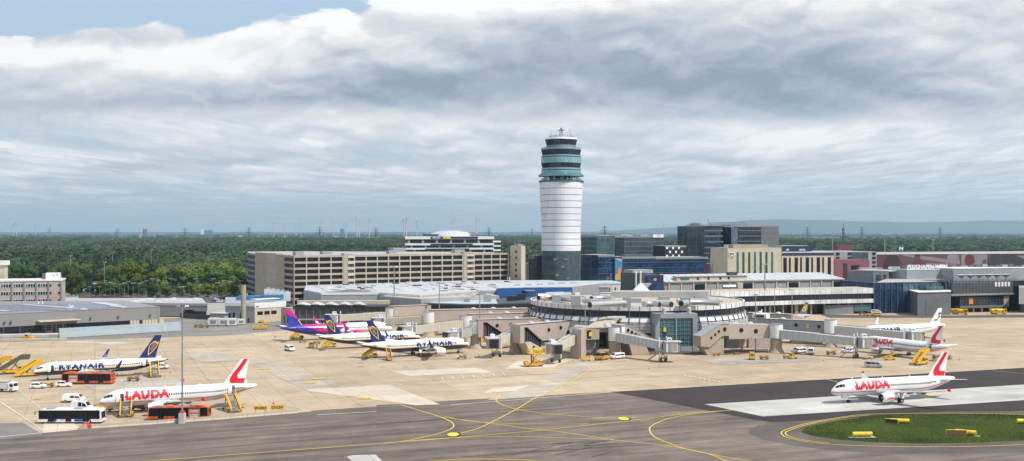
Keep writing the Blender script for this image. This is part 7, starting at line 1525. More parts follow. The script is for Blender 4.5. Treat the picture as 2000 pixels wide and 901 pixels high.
def wheels(t, xs, y, r=.34, w=.22):
 for x in xs:
  for s in (1, -1):
   b = LB('tyre'); b.tube([(x, s*(y-w), r), (x, s*y, r)], r, 16, True, False); o = b.build('wheel', t)
   b = LB('rim'); b.tube([(x, s*(y-.02), r), (x, s*(y+.012), r)], r*.58, 12, True, False); b.build('rim', o)
def body_side(t, prof, w, m, name='body', top=.88, zs=.95, n_in=1):
 """car-like body: profile x,z widened below the waist zs and drawn in above it"""
 b = LB(m); rings = []
 for yy, k in ((-1, 0), (-.93, 1), (.93, 1), (1, 0)):
  R_ = []
  for x, z in prof:
   q = 1 if z <= zs else 1-(1-top)*min(1, (z-zs)/.7)
   cx = sum(p[0] for p in prof)/len(prof); cz = sum(p[1] for p in prof)/len(prof)
   f = 1 if k else .97
   R_.append((cx+(x-cx)*f, yy*w/2*q, cz+(z-cz)*f))
  rings.append(R_)
 b.loft(rings); b.sm = [False]*len(b.sm); return b.build(name, t)
def sidepane(t, pts, w, m='veh_glass', name='window', zs=.95, top=.88, off=.012):
 for s in (1, -1):
  P = []
  for x, z in pts:
   q = 1 if z <= zs else 1-(1-top)*min(1, (z-zs)/.7); P.append((x, s*(w/2*q+off), z))
  b = LB(m); b.add(P if s < 0 else P[::-1], [tuple(range(len(P)))], False); b.build(name, t)
def lamps(t, xf, xr, w, z):
 for s in (1, -1):
  b = LB('head_lamp'); b.box(xf-.06, xf+.02, s*(w/2-.4), s*(w/2-.1), z, z+.18); b.build('headlight', t)
  b = LB('tail_lamp'); b.box(xr-.02, xr+.04, s*(w/2-.25), s*(w/2-.06), z+.1, z+.45); b.build('tail_light', t)
def make_van(m='van_white', hi=False, glazed=False):
 t = thing('van', 'x', 'van'); h = 2.35 if hi else 1.95
 body_side(t, [(-2.55, .35), (-2.6, .9), (-2.5, h-.12), (-2.3, h), (.95, h), (1.25, h-.08), (1.95, 1.25), (2.5, 1.02), (2.6, .7), (2.55, .32)], 1.95, m, zs=1.0, top=.86)
 body_side(t, [(-2.58, .28), (-2.58, .42), (2.62, .42), (2.62, .28)], 1.97, 'bumper', 'sill')
 sidepane(t, [(.55, 1.12), (1.75, 1.12), (1.22, h-.28), (.55, h-.22)], 1.95, zs=1.0, top=.86)
 sidepane(t, [(-.55, 1.12), (.4, 1.12), (.4, h-.22), (-.55, h-.22)], 1.95, zs=1.0, top=.86)
 if glazed: sidepane(t, [(-2.3, 1.12), (-.7, 1.12), (-.7, h-.22), (-2.25, h-.22)], 1.95, zs=1.0, top=.86)
 b = LB('veh_glass'); b.add([(1.99, -.78, 1.27), (1.99, .78, 1.27), (1.33, .70, h-.10), (1.33, -.70, h-.10)], [(0, 1, 2, 3)], False); b.build('windscreen', t)
 b = LB('veh_glass'); b.add([(-2.585, .68, 1.15), (-2.585, -.68, 1.15), (-2.53, -.64, h-.3), (-2.53, .64, h-.3)], [(0, 1, 2, 3)], False); b.build('rear_window', t)
 wheels(t, (1.65, -1.65), .98); lamps(t, 2.55, -2.6, 1.9, .72)
 for s in (1, -1): b = LB('bumper'); b.box(1.45, 1.62, s*1.0, s*1.18, 1.2, 1.42); b.build('mirror', t)
 return t
def make_car(m='van_white'):
 t = thing('car', 'x', 'car')
 body_side(t, [(-1.95, .3), (-2.0, .75), (-1.9, 1.0), (-1.6, 1.42), (-.9, 1.5), (.2, 1.48), (.95, 1.02), (1.75, .88), (1.98, .65), (1.95, .28)], 1.72, m, zs=.85, top=.78)
 sidepane(t, [(-1.6, .98), (-.75, .98), (-.75, 1.40), (-1.45, 1.36)], 1.72, zs=.85, top=.78); sidepane(t, [(-.68, .98), (.78, .98), (.18, 1.40), (-.68, 1.41)], 1.72, zs=.85, top=.78)
 b = LB('veh_glass'); b.add([(.98, -.66, 1.04), (.98, .66, 1.04), (.27, .56, 1.46), (.27, -.56, 1.46)], [(0, 1, 2, 3)], False); b.build('windscreen', t)
 b = LB('veh_glass'); b.add([(-1.93, .6, 1.02), (-1.93, -.6, 1.02), (-1.65, -.55, 1.40), (-1.65, .55, 1.40)], [(0, 1, 2, 3)], False); b.build('rear_window', t)
 wheels(t, (1.25, -1.25), .86, .31, .2); lamps(t, 1.95, -1.98, 1.66, .6); return t
def veh(make, px, py, heading, label, group=None, scale=None, **k):
 t = make(**k) if callable(make) else copy_tree(make)
 x, y = G(px, py); t.location = (x, y+.9, .045); t.rotation_euler = (0, 0, math.radians(heading)); t['label'] = label
 if group: t['group'] = group
 if scale: t.scale = (scale,)*3
 return t
GV = 'white vans on the apron'
v0 = veh(make_van, 141, 786.5, 4, 'white van with grey lettering parked above the white bus', GV)
veh(make_van, 157, 803, -8, 'tall white van with a blue square, half hidden by the white bus', GV, .92, hi=True)
t_ = veh(make_van, 564.5, 686, -55, 'white van driving alone towards the tails of the parked jets', GV, glazed=True)
v1 = t_
veh(v1, 1206, 701.5, 215, 'white van beside the yellow tractor before the beige pier block', GV)
veh(v1, 1562, 690.5, 200, 'white minibus parked next to the pier column', GV)
veh(v1, 1586, 692, 250, 'white minibus seen from its front beside the other minibus', GV)
veh(v0, 1661, 690, 185, 'white van half hidden behind the bridge stairs', GV)
veh(make_van, 1708, 718.5, -12, 'silver-white van with dark windows in front of the docked red-lettered jet', GV, glazed=True, m='van_silver')
veh(v1, 1712, 613, -5, 'white van parked under the blue glass terminal', GV)
veh(v0, 310, 721.5, 10, 'white van partly hidden by the stairs of the far blue-tailed jet', GV)
veh(v0, 481, 628, 70, 'white van beside the round chimney', GV)
c0 = veh(make_car, 72, 759.5, 6, 'white hatchback next to the brown baggage cart', 'white cars on the apron')
veh(c0, 122, 756.5, 6, 'white hatchback in front of the orange bus', 'white cars on the apron')
veh(make_car, 402, 623.5, 10, 'black car beside the white containers', m='car_dark')
r = random.Random(12)
k_ = 0
names = ['silver', 'white', 'black', 'grey', 'blue', 'red']
def make_bus(kind='white'):
 t = thing('apron_bus', 'x', 'bus'); L = 13.8; W_ = 3.0; h = 3.0; m = 'bus_white' if kind == 'white' else 'bus_orange'
 b = LB(m); prof = [(-L/2, .32), (-L/2, 1.6), (-L/2+.12, h-.25), (-L/2+.45, h), (L/2-.6, h), (L/2-.12, h-.35), (L/2+.08, 1.5), (L/2+.05, .32)]
 b.extr(prof, -W_/2, W_/2); b.build('body', t)
 b = LB('bumper'); b.box(-L/2+.1, L/2-.1, -W_/2+.06, W_/2-.06, .16, .34); b.build('underbody', t)
 for s in (1, -1):
  b = LB('veh_glass'); b.box(-L/2+.3, L/2-.2, s*W_/2, s*(W_/2+.02), .96, 2.84); b.build('window_band', t)
  for x in (-3.6, 0.2, 4.0):
   b = LB('veh_glass'); b.box(x-.65, x+.65, s*W_/2, s*(W_/2+.025), .4, 1.12); o = b.build('door', t); b = LB('bumper'); b.box(x-.03, x+.03, s*(W_/2+.025), s*(W_/2+.04), .4, 2.5); b.build('door_post', o)
  if kind == 'white':
   b = LB('bus_blue'); e_ = s*(W_/2+.012); P = [(4.3, e_, .40), (2.9, e_, .40), (2.6, e_, 1.05), (3.6, e_, .9), (4.8, e_, .62)]; b.add(P, [(0, 1, 2, 3, 4)], False); b.build('blue_swoosh', t)
   b = LB('bus_blue'); b.box(-3.0, -1.1, s*W_/2, s*(W_/2+.014), .42, .92); b.build('blue_panel', t); b = LB('magenta_gloss'); b.box(1.0, 2.0, s*W_/2, s*(W_/2+.014), .72, .86); b.build('stripe', t)
  else:
   b = LB('rust_orange'); b.box(-4.9, -2.3, s*W_/2, s*(W_/2+.05), .42, 2.62); pn = b.build('advert_panel', t)
   V, Fc, TW, Ht = text_geo('LOGO', 1.0, .04, 1.0); b = LB('sign_white'); kx = 1.9/TW
   b.add([(-4.55+a*kx if s < 0 else -2.65-a*kx, s*(W_/2+.065), .62+c_*.98) for a, c_ in V], Fc if s < 0 else [f[::-1] for f in Fc], False); b.build('lettering', pn)
   V, Fc, TW, Ht = text_geo('YOUR BRAND', .42, .03, 1.0)
   b = LB('sign_white'); b.box(-4.6, -2.6, s*(W_/2+.05), s*(W_/2+.06), 2.1, 2.22); b.box(-4.6, -2.6, s*(W_/2+.05), s*(W_/2+.06), 1.85, 1.93); b.build('fine_print', pn)
   for x in (.9, 2.4, 5.4): b = LB('bumper'); b.box(x, x+.7, s*W_/2, s*(W_/2+.02), .6, .75); b.build('grille', t)
 b = LB('veh_glass'); b.add([(L/2+.095, -1.35, 1.2), (L/2+.095, 1.35, 1.2), (L/2-.10, 1.3, h-.42), (L/2-.10, -1.3, h-.42)], [(0, 1, 2, 3)], False); b.build('windscreen', t)
 b = LB('veh_glass'); b.box(-L/2-.02, -L/2, -1.2, 1.2, 1.0, 2.5); b.build('rear_window', t)
 for i, x in enumerate((-4.6, -1.5, 2.2, 4.6)):
  b = LB('grey_wall' if i % 2 else m); b.box(x-.9, x+.9, -.8, .8, h, h+.22); b.build('roof_unit', t)
 for s in (1, -1): b = LB('bumper'); b.beam((L/2-.2, s*1.45, 2.7), (L/2+.5, s*1.7, 2.6), .08); b.box(L/2+.4, L/2+.55, s*1.6, s*1.85, 2.0, 2.6); b.build('mirror', t)
 wheels(t, (L/2-2.6, -L/2+2.6), W_/2+.01, .48, .3); lamps(t, L/2+.08, -L/2-.02, 2.8, .7); return t
bw = veh(make_bus, 136, 827.5, 180.5, 'long white apron bus with blue swoosh and black windows'); bw.location.y += .4
bo = veh(lambda: make_bus('orange'), 170, 750.5, -1.5, 'orange apron bus with LOGO advert parked in front of the blue-tailed jet', 'orange advertising buses')
veh(bo, 349, 820.5, 184, 'orange apron bus with LOGO advert behind the tall light mast', 'orange advertising buses', .96)
def make_truck(tank=False, m='van_white', tm='van_white'):
 t = thing('truck', 'x', 'truck'); b = LB('bumper'); b.box(-4.2, 3.4, -.45, .45, .6, .85); b.build('chassis', t)
 b = LB(m); b.extr([(1.7, .55), (1.7, 2.7), (1.95, 2.85), (3.3, 2.75), (3.6, 1.6), (3.65, .5)], -1.2, 1.2); b.build('cab', t)
 b = LB('veh_glass'); b.add([(3.625, -1.05, 1.65), (3.625, 1.05, 1.65), (3.33, 1.0, 2.62), (3.33, -1.0, 2.62)], [(0, 1, 2, 3)], False); b.build('windscreen', t)
 for s in (1, -1): b = LB('veh_glass'); b.box(2.3, 3.2, s*1.2, s*1.215, 1.6, 2.4); b.build('window', t); b = LB('bumper'); b.box(3.3, 3.45, s*1.3, s*1.5, 1.6, 2.3); b.build('mirror', t)
 if tank:
  b = LB(tm); b.loft([[(x, w_*1.15*math.cos(2*PI*k/20), 1.95+.95*math.sin(2*PI*k/20)) for k in range(20)] for x, w_ in ((-4.3, .9), (-4.15, 1.0), (1.3, 1.0), (1.45, .9))][::-1]); b.build('tank', t)
  b = LB('grey_dark'); b.box(-2.6, -1.0, -1.165, -1.1, 2.0, 2.5); b.box(-2.6, -1.0, 1.1, 1.165, 2.0, 2.5); b.build('tank_label', t); b = LB(tm); b.box(-4.0, 1.0, -1.15, 1.15, .8, 1.2); b.build('side_locker', t)
 else:
  b = LB('box_white'); b.box(-4.2, 1.4, -1.2, 1.2, .95, 2.6); b.build('load_box', t); b = LB('grey_mid'); b.box(-4.0, 1.2, -.9, .9, 2.6, 2.85); b.build('top_frame', t)
 wheels(t, (2.7, -1.6, -3.1), 1.2, .48, .3); lamps(t, 3.66, -4.22, 2.3, .75); return t
veh(lambda: make_truck(), 6, 766, -8, 'white service lorry entering the picture below the yellow stair trucks', None, .88)
tt = veh(lambda: make_truck(True, 'tank_yellow', 'tank_yellow'), 1877, 615, -35, 'yellow tanker lorry seen at an angle under the terminal gallery', 'yellow tanker lorries')
veh(tt, 1953, 614.5, 0, 'yellow tanker lorry seen side-on under the terminal gallery', 'yellow tanker lorries')
def stairs_geo(t, m, h, ln, w=1.5, cover=None, xo=0, plat=1.5):
 """flight rising towards +x from ground to h, platform at the top"""
 for s in (1, -1):
  b = LB(m); b.beam((xo, s*w/2, .45), (xo+ln, s*w/2, h), .18, .46); b.beam((xo, s*w/2, 1.4), (xo+ln, s*w/2, h+1.0), .2 if cover else .1); b.build('side_beam', t)
  for k in range(6): f = k/5; b = LB(m); b.beam((xo+ln*f, s*w/2, .45+(h-.45)*f), (xo+ln*f, s*w/2, 1.4+(h-.4)*f), .07); b.build('rail_post', t)
  b = LB(m); b.beam((xo+ln, s*w/2, h+1.0), (xo+ln+plat, s*w/2, h+1.0), .09); b.beam((xo+ln, s*w/2, h), (xo+ln+plat, s*w/2, h), .12, .3); b.build('platform_rail', t)
 n = 14
 for k in range(n): f = k/n; b = LB('grey_mid'); b.box(xo+ln*f, xo+ln*(f+.85/n), -w/2, w/2, .45+(h-.45)*f, .52+(h-.45)*f); b.build('tread', t)
 b = LB('grey_mid'); b.box(xo+ln, xo+ln+plat, -w/2, w/2, h-.05, h+.05); b.build('platform', t)
 if cover:
  for s in (1, -1):
   b = LB(cover); q = s*(w/2+.1); b.add([(xo+.4, q, .5), (xo+ln, q, h-.1), (xo+ln, q, h+1.1), (xo+.4, q, 1.65), (xo+.4, q-s*.06, .5), (xo+ln, q-s*.06, h-.1), (xo+ln, q-s*.06, h+1.1), (xo+.4, q-s*.06, 1.65)], [(0, 1, 2, 3), (7, 6, 5, 4), (0, 4, 5, 1), (3, 2, 6, 7), (1, 5, 6, 2), (0, 3, 7, 4)], False); b.build('side_panel', t)
   b = LB(cover); b.box(xo+ln, xo+ln+plat, s*(w/2+.04), s*(w/2+.1), h-.1, h+1.1); b.build('platform_panel', t)
def make_steps(h=3.2):
 t = thing('passenger_stairs', 'x', 'passenger stairs'); stairs_geo(t, 'gse_yellow', h, 4.6, 1.5)
 b = LB('gse_deep'); b.box(.3, 5.6, -1.0, -.8, .4, .55); b.box(.3, 5.6, .8, 1.0, .4, .55); b.box(.3, .5, -1, 1, .4, .55); b.box(5.4, 5.6, -1, 1, .4, .55); b.build('base_frame', t)
 b = LB('steel'); b.beam((4.9, .7, .5), (4.9, .7, h), .14); b.beam((4.9, -.7, .5), (4.9, -.7, h), .14); b.beam((5.0, -.7, .6), (2.0, -.7, 1.6), .1); b.beam((5.0, .7, .6), (2.0, .7, 1.6), .1); b.build('support', t)
 wheels(t, (1.0, 5.0), 1.1, .26, .16); return t
def make_stairtruck(m='gse_yellow', h=3.6, cover='gse_yellow'):
 t = thing('stair_truck', 'x', 'stair truck'); b = LB(m); b.box(-3.2, 3.0, -.95, .95, .45, .95); b.build('chassis', t)
 b = LB(m); b.extr([(1.3, .5), (1.3, 1.9), (2.6, 1.85), (3.1, 1.1), (3.15, .45)], -1.0, -.05); b.build('cab', t); b = LB('veh_glass'); b.add([(3.12, -.92, 1.14), (3.12, -.12, 1.14), (2.68, -.12, 1.76), (2.68, -.92, 1.76)], [(0, 1, 2, 3)], False); b.build('windscreen', t)
 for s in (1, -1): b = LB('veh_glass'); b.box(1.5, 2.5, -.525+s*.477, -.525+s*.487, 1.2, 1.75); b.build('window', t)
 stairs_geo(t, m, h, 5.4, 1.6, cover, -3.4, 1.9)
 b = LB('steel_dark'); b.beam((-.5, .6, .9), (1.6, .6, h-.2), .14); b.beam((-.5, -.6, .9), (1.6, -.6, h-.2), .14); b.beam((1.6, .6, .9), (.2, .6, h-.9), .14); b.beam((1.6, -.6, .9), (.2, -.6, h-.9), .14); b.build('lift_arms' if False else 'lift_arm', t)
 wheels(t, (2.1, -1.9), 1.0, .36, .24); b = LB('bumper'); b.box(3.1, 3.3, -.9, .9, .4, .65); b.build('bumper', t); return t
GS = 'passenger stairs at the jets'
s1 = veh(make_steps, 247, 815, 107, 'yellow open stairs at the front door of the red-lettered jet by the buses', GS); s1.location.y -= 1.6; s1.scale = (1, 1.55, 1.05)
s2 = veh(s1, 462, 806, 120, 'yellow open stairs at the rear door of the red-lettered jet by the buses', GS); s2.location.y -= 1.2; s2.scale = (1.1, 1.5, 1.05)
veh(s1, 301, 739, 112, 'yellow open stairs at the rear door of the far blue-tailed jet', GS)
sw = veh(make_steps, 157, 747, 100, 'narrow pale stairs at the front door of the far blue-tailed jet', GS)
def recolour(t, a, b_):
 for o in t.children:
  for i, m_ in enumerate(o.data.materials):
   if m_.name == a: o.data = o.data.copy(); o.data.materials[i] = MATS[b_]
recolour(sw, 'gse_yellow', 'white_metal'); sw.scale = (.8, .7, .9)
GT = 'yellow stair trucks'
veh(lambda: make_stairtruck(cover='steel_dark'), 22, 731, 15, 'tall yellow stair truck with a brown-sided flight, raised high', GT, 1.2)
st1 = veh(make_stairtruck, 52, 736, 30, 'yellow stair truck close to the nose of the far blue-tailed jet', GT, 1.0)
veh(st1, -8, 728, 8, 'yellow stair truck cut off by the picture edge', GT)
st3 = veh(st1, 1800, 713, 42, 'yellow stair truck raised to the rear door of the docked red-lettered jet', GT, 1.05)
veh(st1, 759, 704, 105, 'yellow stair truck lowered under the front blue-tailed jet', GT, .8)
veh(st1, 722, 700, 30, 'yellow stairs at the rear of the front blue-tailed jet', GT, .8)
veh(st1, 643, 679, 30, 'yellow stairs at the rear of the middle blue-tailed jet', GT, .8)
veh(st1, 579, 664, 30, 'yellow stairs at the rear of the magenta-tailed jet', GT, .85)
def make_tug(m='gse_yellow'):
 t = thing('baggage_tractor', 'x', 'tractor'); b = LB(m); b.extr([(-1.5, .35), (-1.5, .95), (-.2, .95), (-.1, .75), (.3, .75), (.4, 1.0), (1.45, .92), (1.5, .35)], -.65, .65); b.build('body', t)
 b = LB(m); b.box(-.9, .45, -.62, .62, 1.78, 1.86); b.build('roof', t)
 for x in (-.85, .4):
  for s in (1, -1): b = LB('bumper'); b.beam((x, s*.56, .9), (x, s*.56, 1.8), .07); b.build('roof_post', t)
 b = LB('bumper'); b.box(-.75, -.3, -.4, .4, .9, 1.35); b.build('seat', t); wheels(t, (.95, -.95), .68, .32, .2); return t
def make_cart(m='gse_brown', load='gse_load'):
 t = thing('baggage_cart', 'x', 'baggage cart'); b = LB(m); b.box(-1.4, 1.4, -.7, .7, .45, .58); b.beam((1.4, 0, .45), (2.2, 0, .3), .08); b.build('deck', t)
 for x in (-1.35, 1.35): b = LB(m); b.beam((x, -.66, .55), (x, -.66, 1.35), .07); b.beam((x, .66, .55), (x, .66, 1.35), .07); b.beam((x, -.66, 1.33), (x, .66, 1.33), .07); b.beam((x, -.66, .95), (x, .66, .95), .05); b.build('end_rail', t)
 if load:
  for (x, w_, h_) in ((-.8, .8, .5), (.1, .7, .35), (.8, .6, .6)): b = LB(load); b.box(x-w_/2, x+w_/2, -.5, .5, .58, .58+h_); b.build('load', t)
 wheels(t, (1.0, -1.0), .66, .24, .14); return t
def make_loader(m='gse_yellow'):
 t = thing('belt_loader', 'x', 'belt loader'); b = LB(m); b.box(-2.4, 2.2, -.9, .9, .4, .8); b.build('body', t)
 b = LB('gse_deep'); b.beam((-3.2, .35, .9), (3.4, .35, 2.6), .75, .2); b.build('conveyor', t); b = LB(m); b.beam((-3.2, -.08, 1.02), (3.4, -.08, 2.72), .08); b.beam((-3.2, .78, 1.02), (3.4, .78, 2.72), .08); b.build('belt_rail', t)
 b = LB(m); b.box(-.4, .8, -.88, -.3, .8, 1.7); b.build('driver_cab', t); b = LB('steel_dark'); b.beam((1.4, .35, .8), (1.9, .35, 2.1), .16); b.build('lift_arm', t); wheels(t, (1.5, -1.5), .92, .34, .2); return t
GG = 'yellow and brown ground gear on the apron'
ld = veh(make_loader, 208, 801, 5, 'yellow belt loader under the nose of the red-lettered jet by the buses', GG)
veh(ld, 775, 687, 10, 'yellow belt loader at the belly of the front blue-tailed jet', GG, .85); veh(ld, 1145, 706, 10, 'yellow belt loader left of the brown tractor by the beige pier block'.replace('left of', 'next to'), GG, .7)
veh(ld, 1740, 704, 5, 'yellow belt loader under the docked red-lettered jet', GG, .8)
veh(ld, 655, 663, 8, 'yellow belt loader between the magenta jet and the middle blue-tailed jet', GG, .7)
ct = veh(make_cart, 91, 757.5, 5, 'brown baggage cart beside the worker in yellow', GG, 1.0)
tg = veh(make_tug, 607, 680, 100, 'yellow baggage tractor in front of the tail of the middle blue-tailed jet', GG, 1.4)
veh(ct, 258, 745.5, 3, 'lone brown baggage cart in the middle of the open apron', GG, 1.15); veh(ct, 222, 805, 8, 'brown loaded cart beside the front stairs of the red-lettered jet', GG, 1.2); veh(ct, 266, 803, 0, 'brown loaded cart under the red-lettered jet behind the front stairs', GG, 1.3)
for px, py, a_, lb_, s_ in ((618, 673, 20, 'brown cart just beyond the tractor by the middle jet', .9), (590, 670, 10, 'brown cart near the rear stairs of the magenta jet', .9), (902, 702, 5, 'loaded brown cart ahead of the nose of the front blue-tailed jet', 1.1),
       (1400, 696, 0, 'flat dark cart on the apron before the teal entrance', .8), (1441, 693.5, 0, 'small cart just off the foot of the light mast', .7), (1494, 703, 5, 'brown boxy cart beside the blue and yellow tractor', 1.0), (1538, 701, 5, 'flat dark cart towed behind the yellow tractor', .8),
       (1625, 694, 5, 'brown cart under the long grey bridge', 1.1), (1170, 705, 12, 'brown cart coupled behind the yellow tractor at the beige pier block', 1.0), (47, 665, 0, 'brown cart on the ramp road by the hangar', 1.0),
       (933, 667, 10, 'brown cart under the short white bridge', .9), (905, 668, 5, 'brown loaded cart below the third ribbed bridge', .9), (1048, 713, 25, 'brown cart at the foot of the yellow lift stairs', 1.0), (1685, 616, 0, 'small dark cart on the road under the long concourse', 1.0), (1833, 702, 4, 'dark loaded cart behind the stair truck at the docked jet', 1.1), (1850, 703, 4, 'dark loaded cart second behind the stair truck at the docked jet', 1.1),
       (505, 644.5, 0, 'x', 1.0)):
 if lb_ != 'x': veh(ct, px, py, a_, lb_, GG, s_)
for px, py, a_, lb_, s_ in ((1178, 703.5, 20, 'yellow tractor next to the white van before the beige pier block', 1.3), (1470, 703, 80, 'yellow tractor with a blue bag at the foot of the light mast', 1.3), (1550, 701.5, 5, 'yellow tractor pulling the flat dark cart', 1.0), (53, 664.5, 0, 'yellow tractor on the ramp road by the hangar', 1.4), (1700, 617, 0, 'brown-yellow tractor on the road beside the terminal van', 1.2), (1714, 618, 0, 'yellow-green tractor last in the line beneath the terminal van', 1.2),
       (985, 680, 5, 'small yellow tractor behind the open bridge cab', 1.0), (950, 663, 5, 'yellow tractor under the short white bridge', 1.2)):
 veh(tg, px, py, a_, lb_, GG, s_)
def make_bin(m='gse_yellow'):
 t = thing('cargo_dolly', 'x', 'dolly'); b = LB(m); b.extr([(-1.4, .5), (-1.5, 1.5), (-.9, 1.95), (1.0, 1.95), (1.5, 1.5), (1.4, .5)], -.8, .8); b.build('bin', t); b = LB('bumper'); b.box(-1.5, 1.5, -.75, .75, .38, .5); b.build('deck', t); wheels(t, (1, -1), .78, .24, .16); return t
bn = veh(make_bin, 499, 644.5, 0, 'brown-yellow cargo dolly beside the tail of the magenta jet', 'covered dollies on the road', .85)
veh(bn, 514.5, 644.3, 0, 'brighter yellow cargo dolly nearer the magenta jet tail', 'covered dollies on the road', .85)
for px, py, lb_ in ((510, 631, 'small yellow dolly on the bare ground behind the road'), (520, 635, 'small orange dolly just off the far road kerb'), (926, 671, 'brown dolly under the fourth bridge'), (942, 669, 'orange dolly by the dark bridge column')): veh(bn, px, py, 10, lb_, 'covered dollies on the road', .7)
lf = thing('lift_platform', 'tall yellow maintenance stairs with workers on top next to an open bridge cab', 'lift stairs', (*G(1045, 716), 0), math.radians(200));
b = LB('gse_yellow'); b.box(-2.6, 2.2, -1.3, 1.3, 4.1, 4.3); b.build('platform', lf)
for s in (1, -1):
 b = LB('gse_yellow'); b.beam((-2.6, s*1.3, 5.3), (2.2, s*1.3, 5.3), .1); b.beam((-2.6, s*1.3, 4.8), (2.2, s*1.3, 4.8), .08)
 for k in range(6): b.beam((-2.6+k*.96, s*1.3, 4.3), (-2.6+k*.96, s*1.3, 5.3), .08)
 b.build('railing', lf); b = LB('gse_yellow'); b.beam((-1.5, s*1.0, .5), (1.5, s*1.0, 4.1), .22); b.beam((1.5, s*1.0, .5), (-1.5, s*1.0, 4.1), .22); b.build('scissor_arm', lf); b = LB('steel_dark'); b.beam((.9, s*.9, .4), (.9, s*.9, 4.1), .3); b.build('mast', lf)
b = LB('gse_deep'); b.box(-2.6, 3.4, -1.1, 1.1, .5, 1.0); b.box(2.2, 3.6, -1.0, 1.0, 1.0, 1.7); b.build('chassis', lf); b = LB('gse_yellow'); b.box(-2.2, -.6, -1.2, 1.2, 4.3, 5.0); b.build('control_box', lf); wheels(lf, (2.2, -1.8), 1.15, .4, .26)
def make_person(pose=0, vest='hivis'):
 t = thing('person', 'x', 'person'); bm_ = bpy.data.meshes.new('body');
 a = .12 if pose == 0 else .3
 P = [(0, 0, .95), (0, 0, 1.12), (0, 0, 1.42), (0, 0, 1.52), (0, 0, 1.66), (.02, .1, .88), (a*.5, .11, .5), (a*.2, .11, .08), (a*.2+.14, .12, .04), (-.02, -.1, .88), (-a*.5, -.11, .5), (-a*.8, -.11, .08), (-a*.8+.14, -.12, .04),
   (0, .19, 1.42), (.05, .25, 1.15), (.16, .24, .92), (.19, .235, .84), (0, -.19, 1.42), (.03, -.25, 1.15), (.12, -.25, .92), (.15, -.245, .84)]
 Eg = [(0, 1), (1, 2), (2, 3), (3, 4), (0, 5), (5, 6), (6, 7), (7, 8), (0, 9), (9, 10), (10, 11), (11, 12), (2, 13), (13, 14), (14, 15), (15, 16), (2, 17), (17, 18), (18, 19), (19, 20)]
 Rd = [.15, .15, .17, .065, .10, .10, .075, .05, .045, .10, .075, .05, .045, .07, .055, .042, .038, .07, .055, .042, .038]
 bm_.from_pydata(P, Eg, []); o = bpy.data.objects.new('body', bm_); COL.objects.link(o); o.parent = t
 md = o.modifiers.new('skin', 'SKIN'); sv = bm_.skin_vertices[0].data
 for i, q in enumerate(Rd): sv[i].radius = (q, q*1.15 if i < 3 else q)
 sv[0].use_root = True; sb2 = o.modifiers.new('smooth', 'SUBSURF'); sb2.levels = 1; sb2.render_levels = 1
 bm_.materials.append(MATS['trousers'])
 b = LB(vest); b.loft([[(w_*math.cos(2*PI*k/14), 1.28*w_*math.sin(2*PI*k/14), z) for k in range(14)] for w_, z in ((.175, .86), (.185, 1.1), (.20, 1.4), (.10, 1.5))]); b.build('jacket', t)
 for s in (1, -1): b = LB(vest); b.tube([(0, s*.2, 1.42), (.045, s*.255, 1.15), (.13, s*.25, .95)], [.085, .07, .055], 8); b.build('sleeve', t); b = LB('skin'); b.tube([(.14, s*.247, .94), (.18, s*.243, .82)], [.042, .035], 8); b.build('hand', t)
 b = LB('skin'); b.loft([[(.02+.09*q*math.cos(2*PI*k/12), .078*q*math.sin(2*PI*k/12), z) for k in range(12)] for q, z in ((.6, 1.52), (.95, 1.58), (1.05, 1.66), (.95, 1.73), (.5, 1.78))]); b.build('face', t)
 b = LB('hair'); b.loft([[(.0+.105*q*math.cos(2*PI*k/12), .092*q*math.sin(2*PI*k/12), z) for k in range(12)] for q, z in ((.9, 1.66), (1.08, 1.72), (.95, 1.79), (.4, 1.83))]); b.build('hair', t)
 return t
pp = veh(make_person, 99.5, 756.5, -90, 'worker in a yellow high-visibility jacket standing at the brown cart', 'ground workers')
for px, py, lb_ in ((537, 661, 'worker in a yellow jacket standing alone near the magenta tail'), (894, 703.5, 'worker in yellow beside the small cones ahead of the jet nose'), (618, 681, 'worker in yellow close to the tractor at the middle jet'), (755, 690, 'worker beside the yellow stair truck under the front jet'), (1704, 706, 'worker in green behind the silver van')):
 q = veh(pp, px, py, -60, lb_, 'ground workers'); q.location.y -= .3
for i, (dx, lb_) in enumerate(((-1.6, 'worker in a yellow jacket standing on the lift platform, beside the bollard rail'), (.3, 'second worker in yellow on the lift platform, nearer the bridge cab'))):
 q = copy_tree(pp, label=lb_); x_, y_ = G(1045, 716); a_ = math.radians(200); q.location = (x_+dx*math.cos(a_), y_+dx*math.sin(a_), 4.3)
def make_cone():
 t = thing('traffic_cone', 'x', 'cone'); b = LB('cone_red'); b.box(-.22, .22, -.22, .22, 0, .05); b.cyl(0, 0, .05, .8, .15, .03, 12); b.build('cone', t); b = LB('sign_white'); b.cyl(0, 0, .4, .55, .1, .075, 12); b.build('band', t); return t
cn0 = veh(make_cone, 331, 730, 0, 'tall cone alone behind the rear stairs of the far jet', 'apron cones')
cn0.scale = (1, 1, 1.5)
for px, py, lb_ in ((533, 790, 'red and white cone alone before the yellow signs'), (683, 701, 'small cone near the rear stairs of the front blue-tailed jet'), (826, 703, 'cone off the wing tip of the front blue-tailed jet'), (861, 693, 'cone under the engine side of the front jet nose'), (1268, 722, 'cone alone before the long white bridge'), (698, 693, 'thin marker cone beside the front jet tail'), (884, 702.5, 'cone beside the worker ahead of the jet nose'), (1876, 704, 'cone alone beyond the docked jet tail'), (1120, 707, 'yellow-topped cone by the bridge wheels'), (918, 702, 'cone beyond the brown loaded cart'), (935, 697, 'cone next to the open bridge cab'), (1610, 706, 'cone near the painted tick marks')):
 veh(cn0, px, py, 0, lb_, 'apron cones', 1.0 if px != 533 else 1.3)
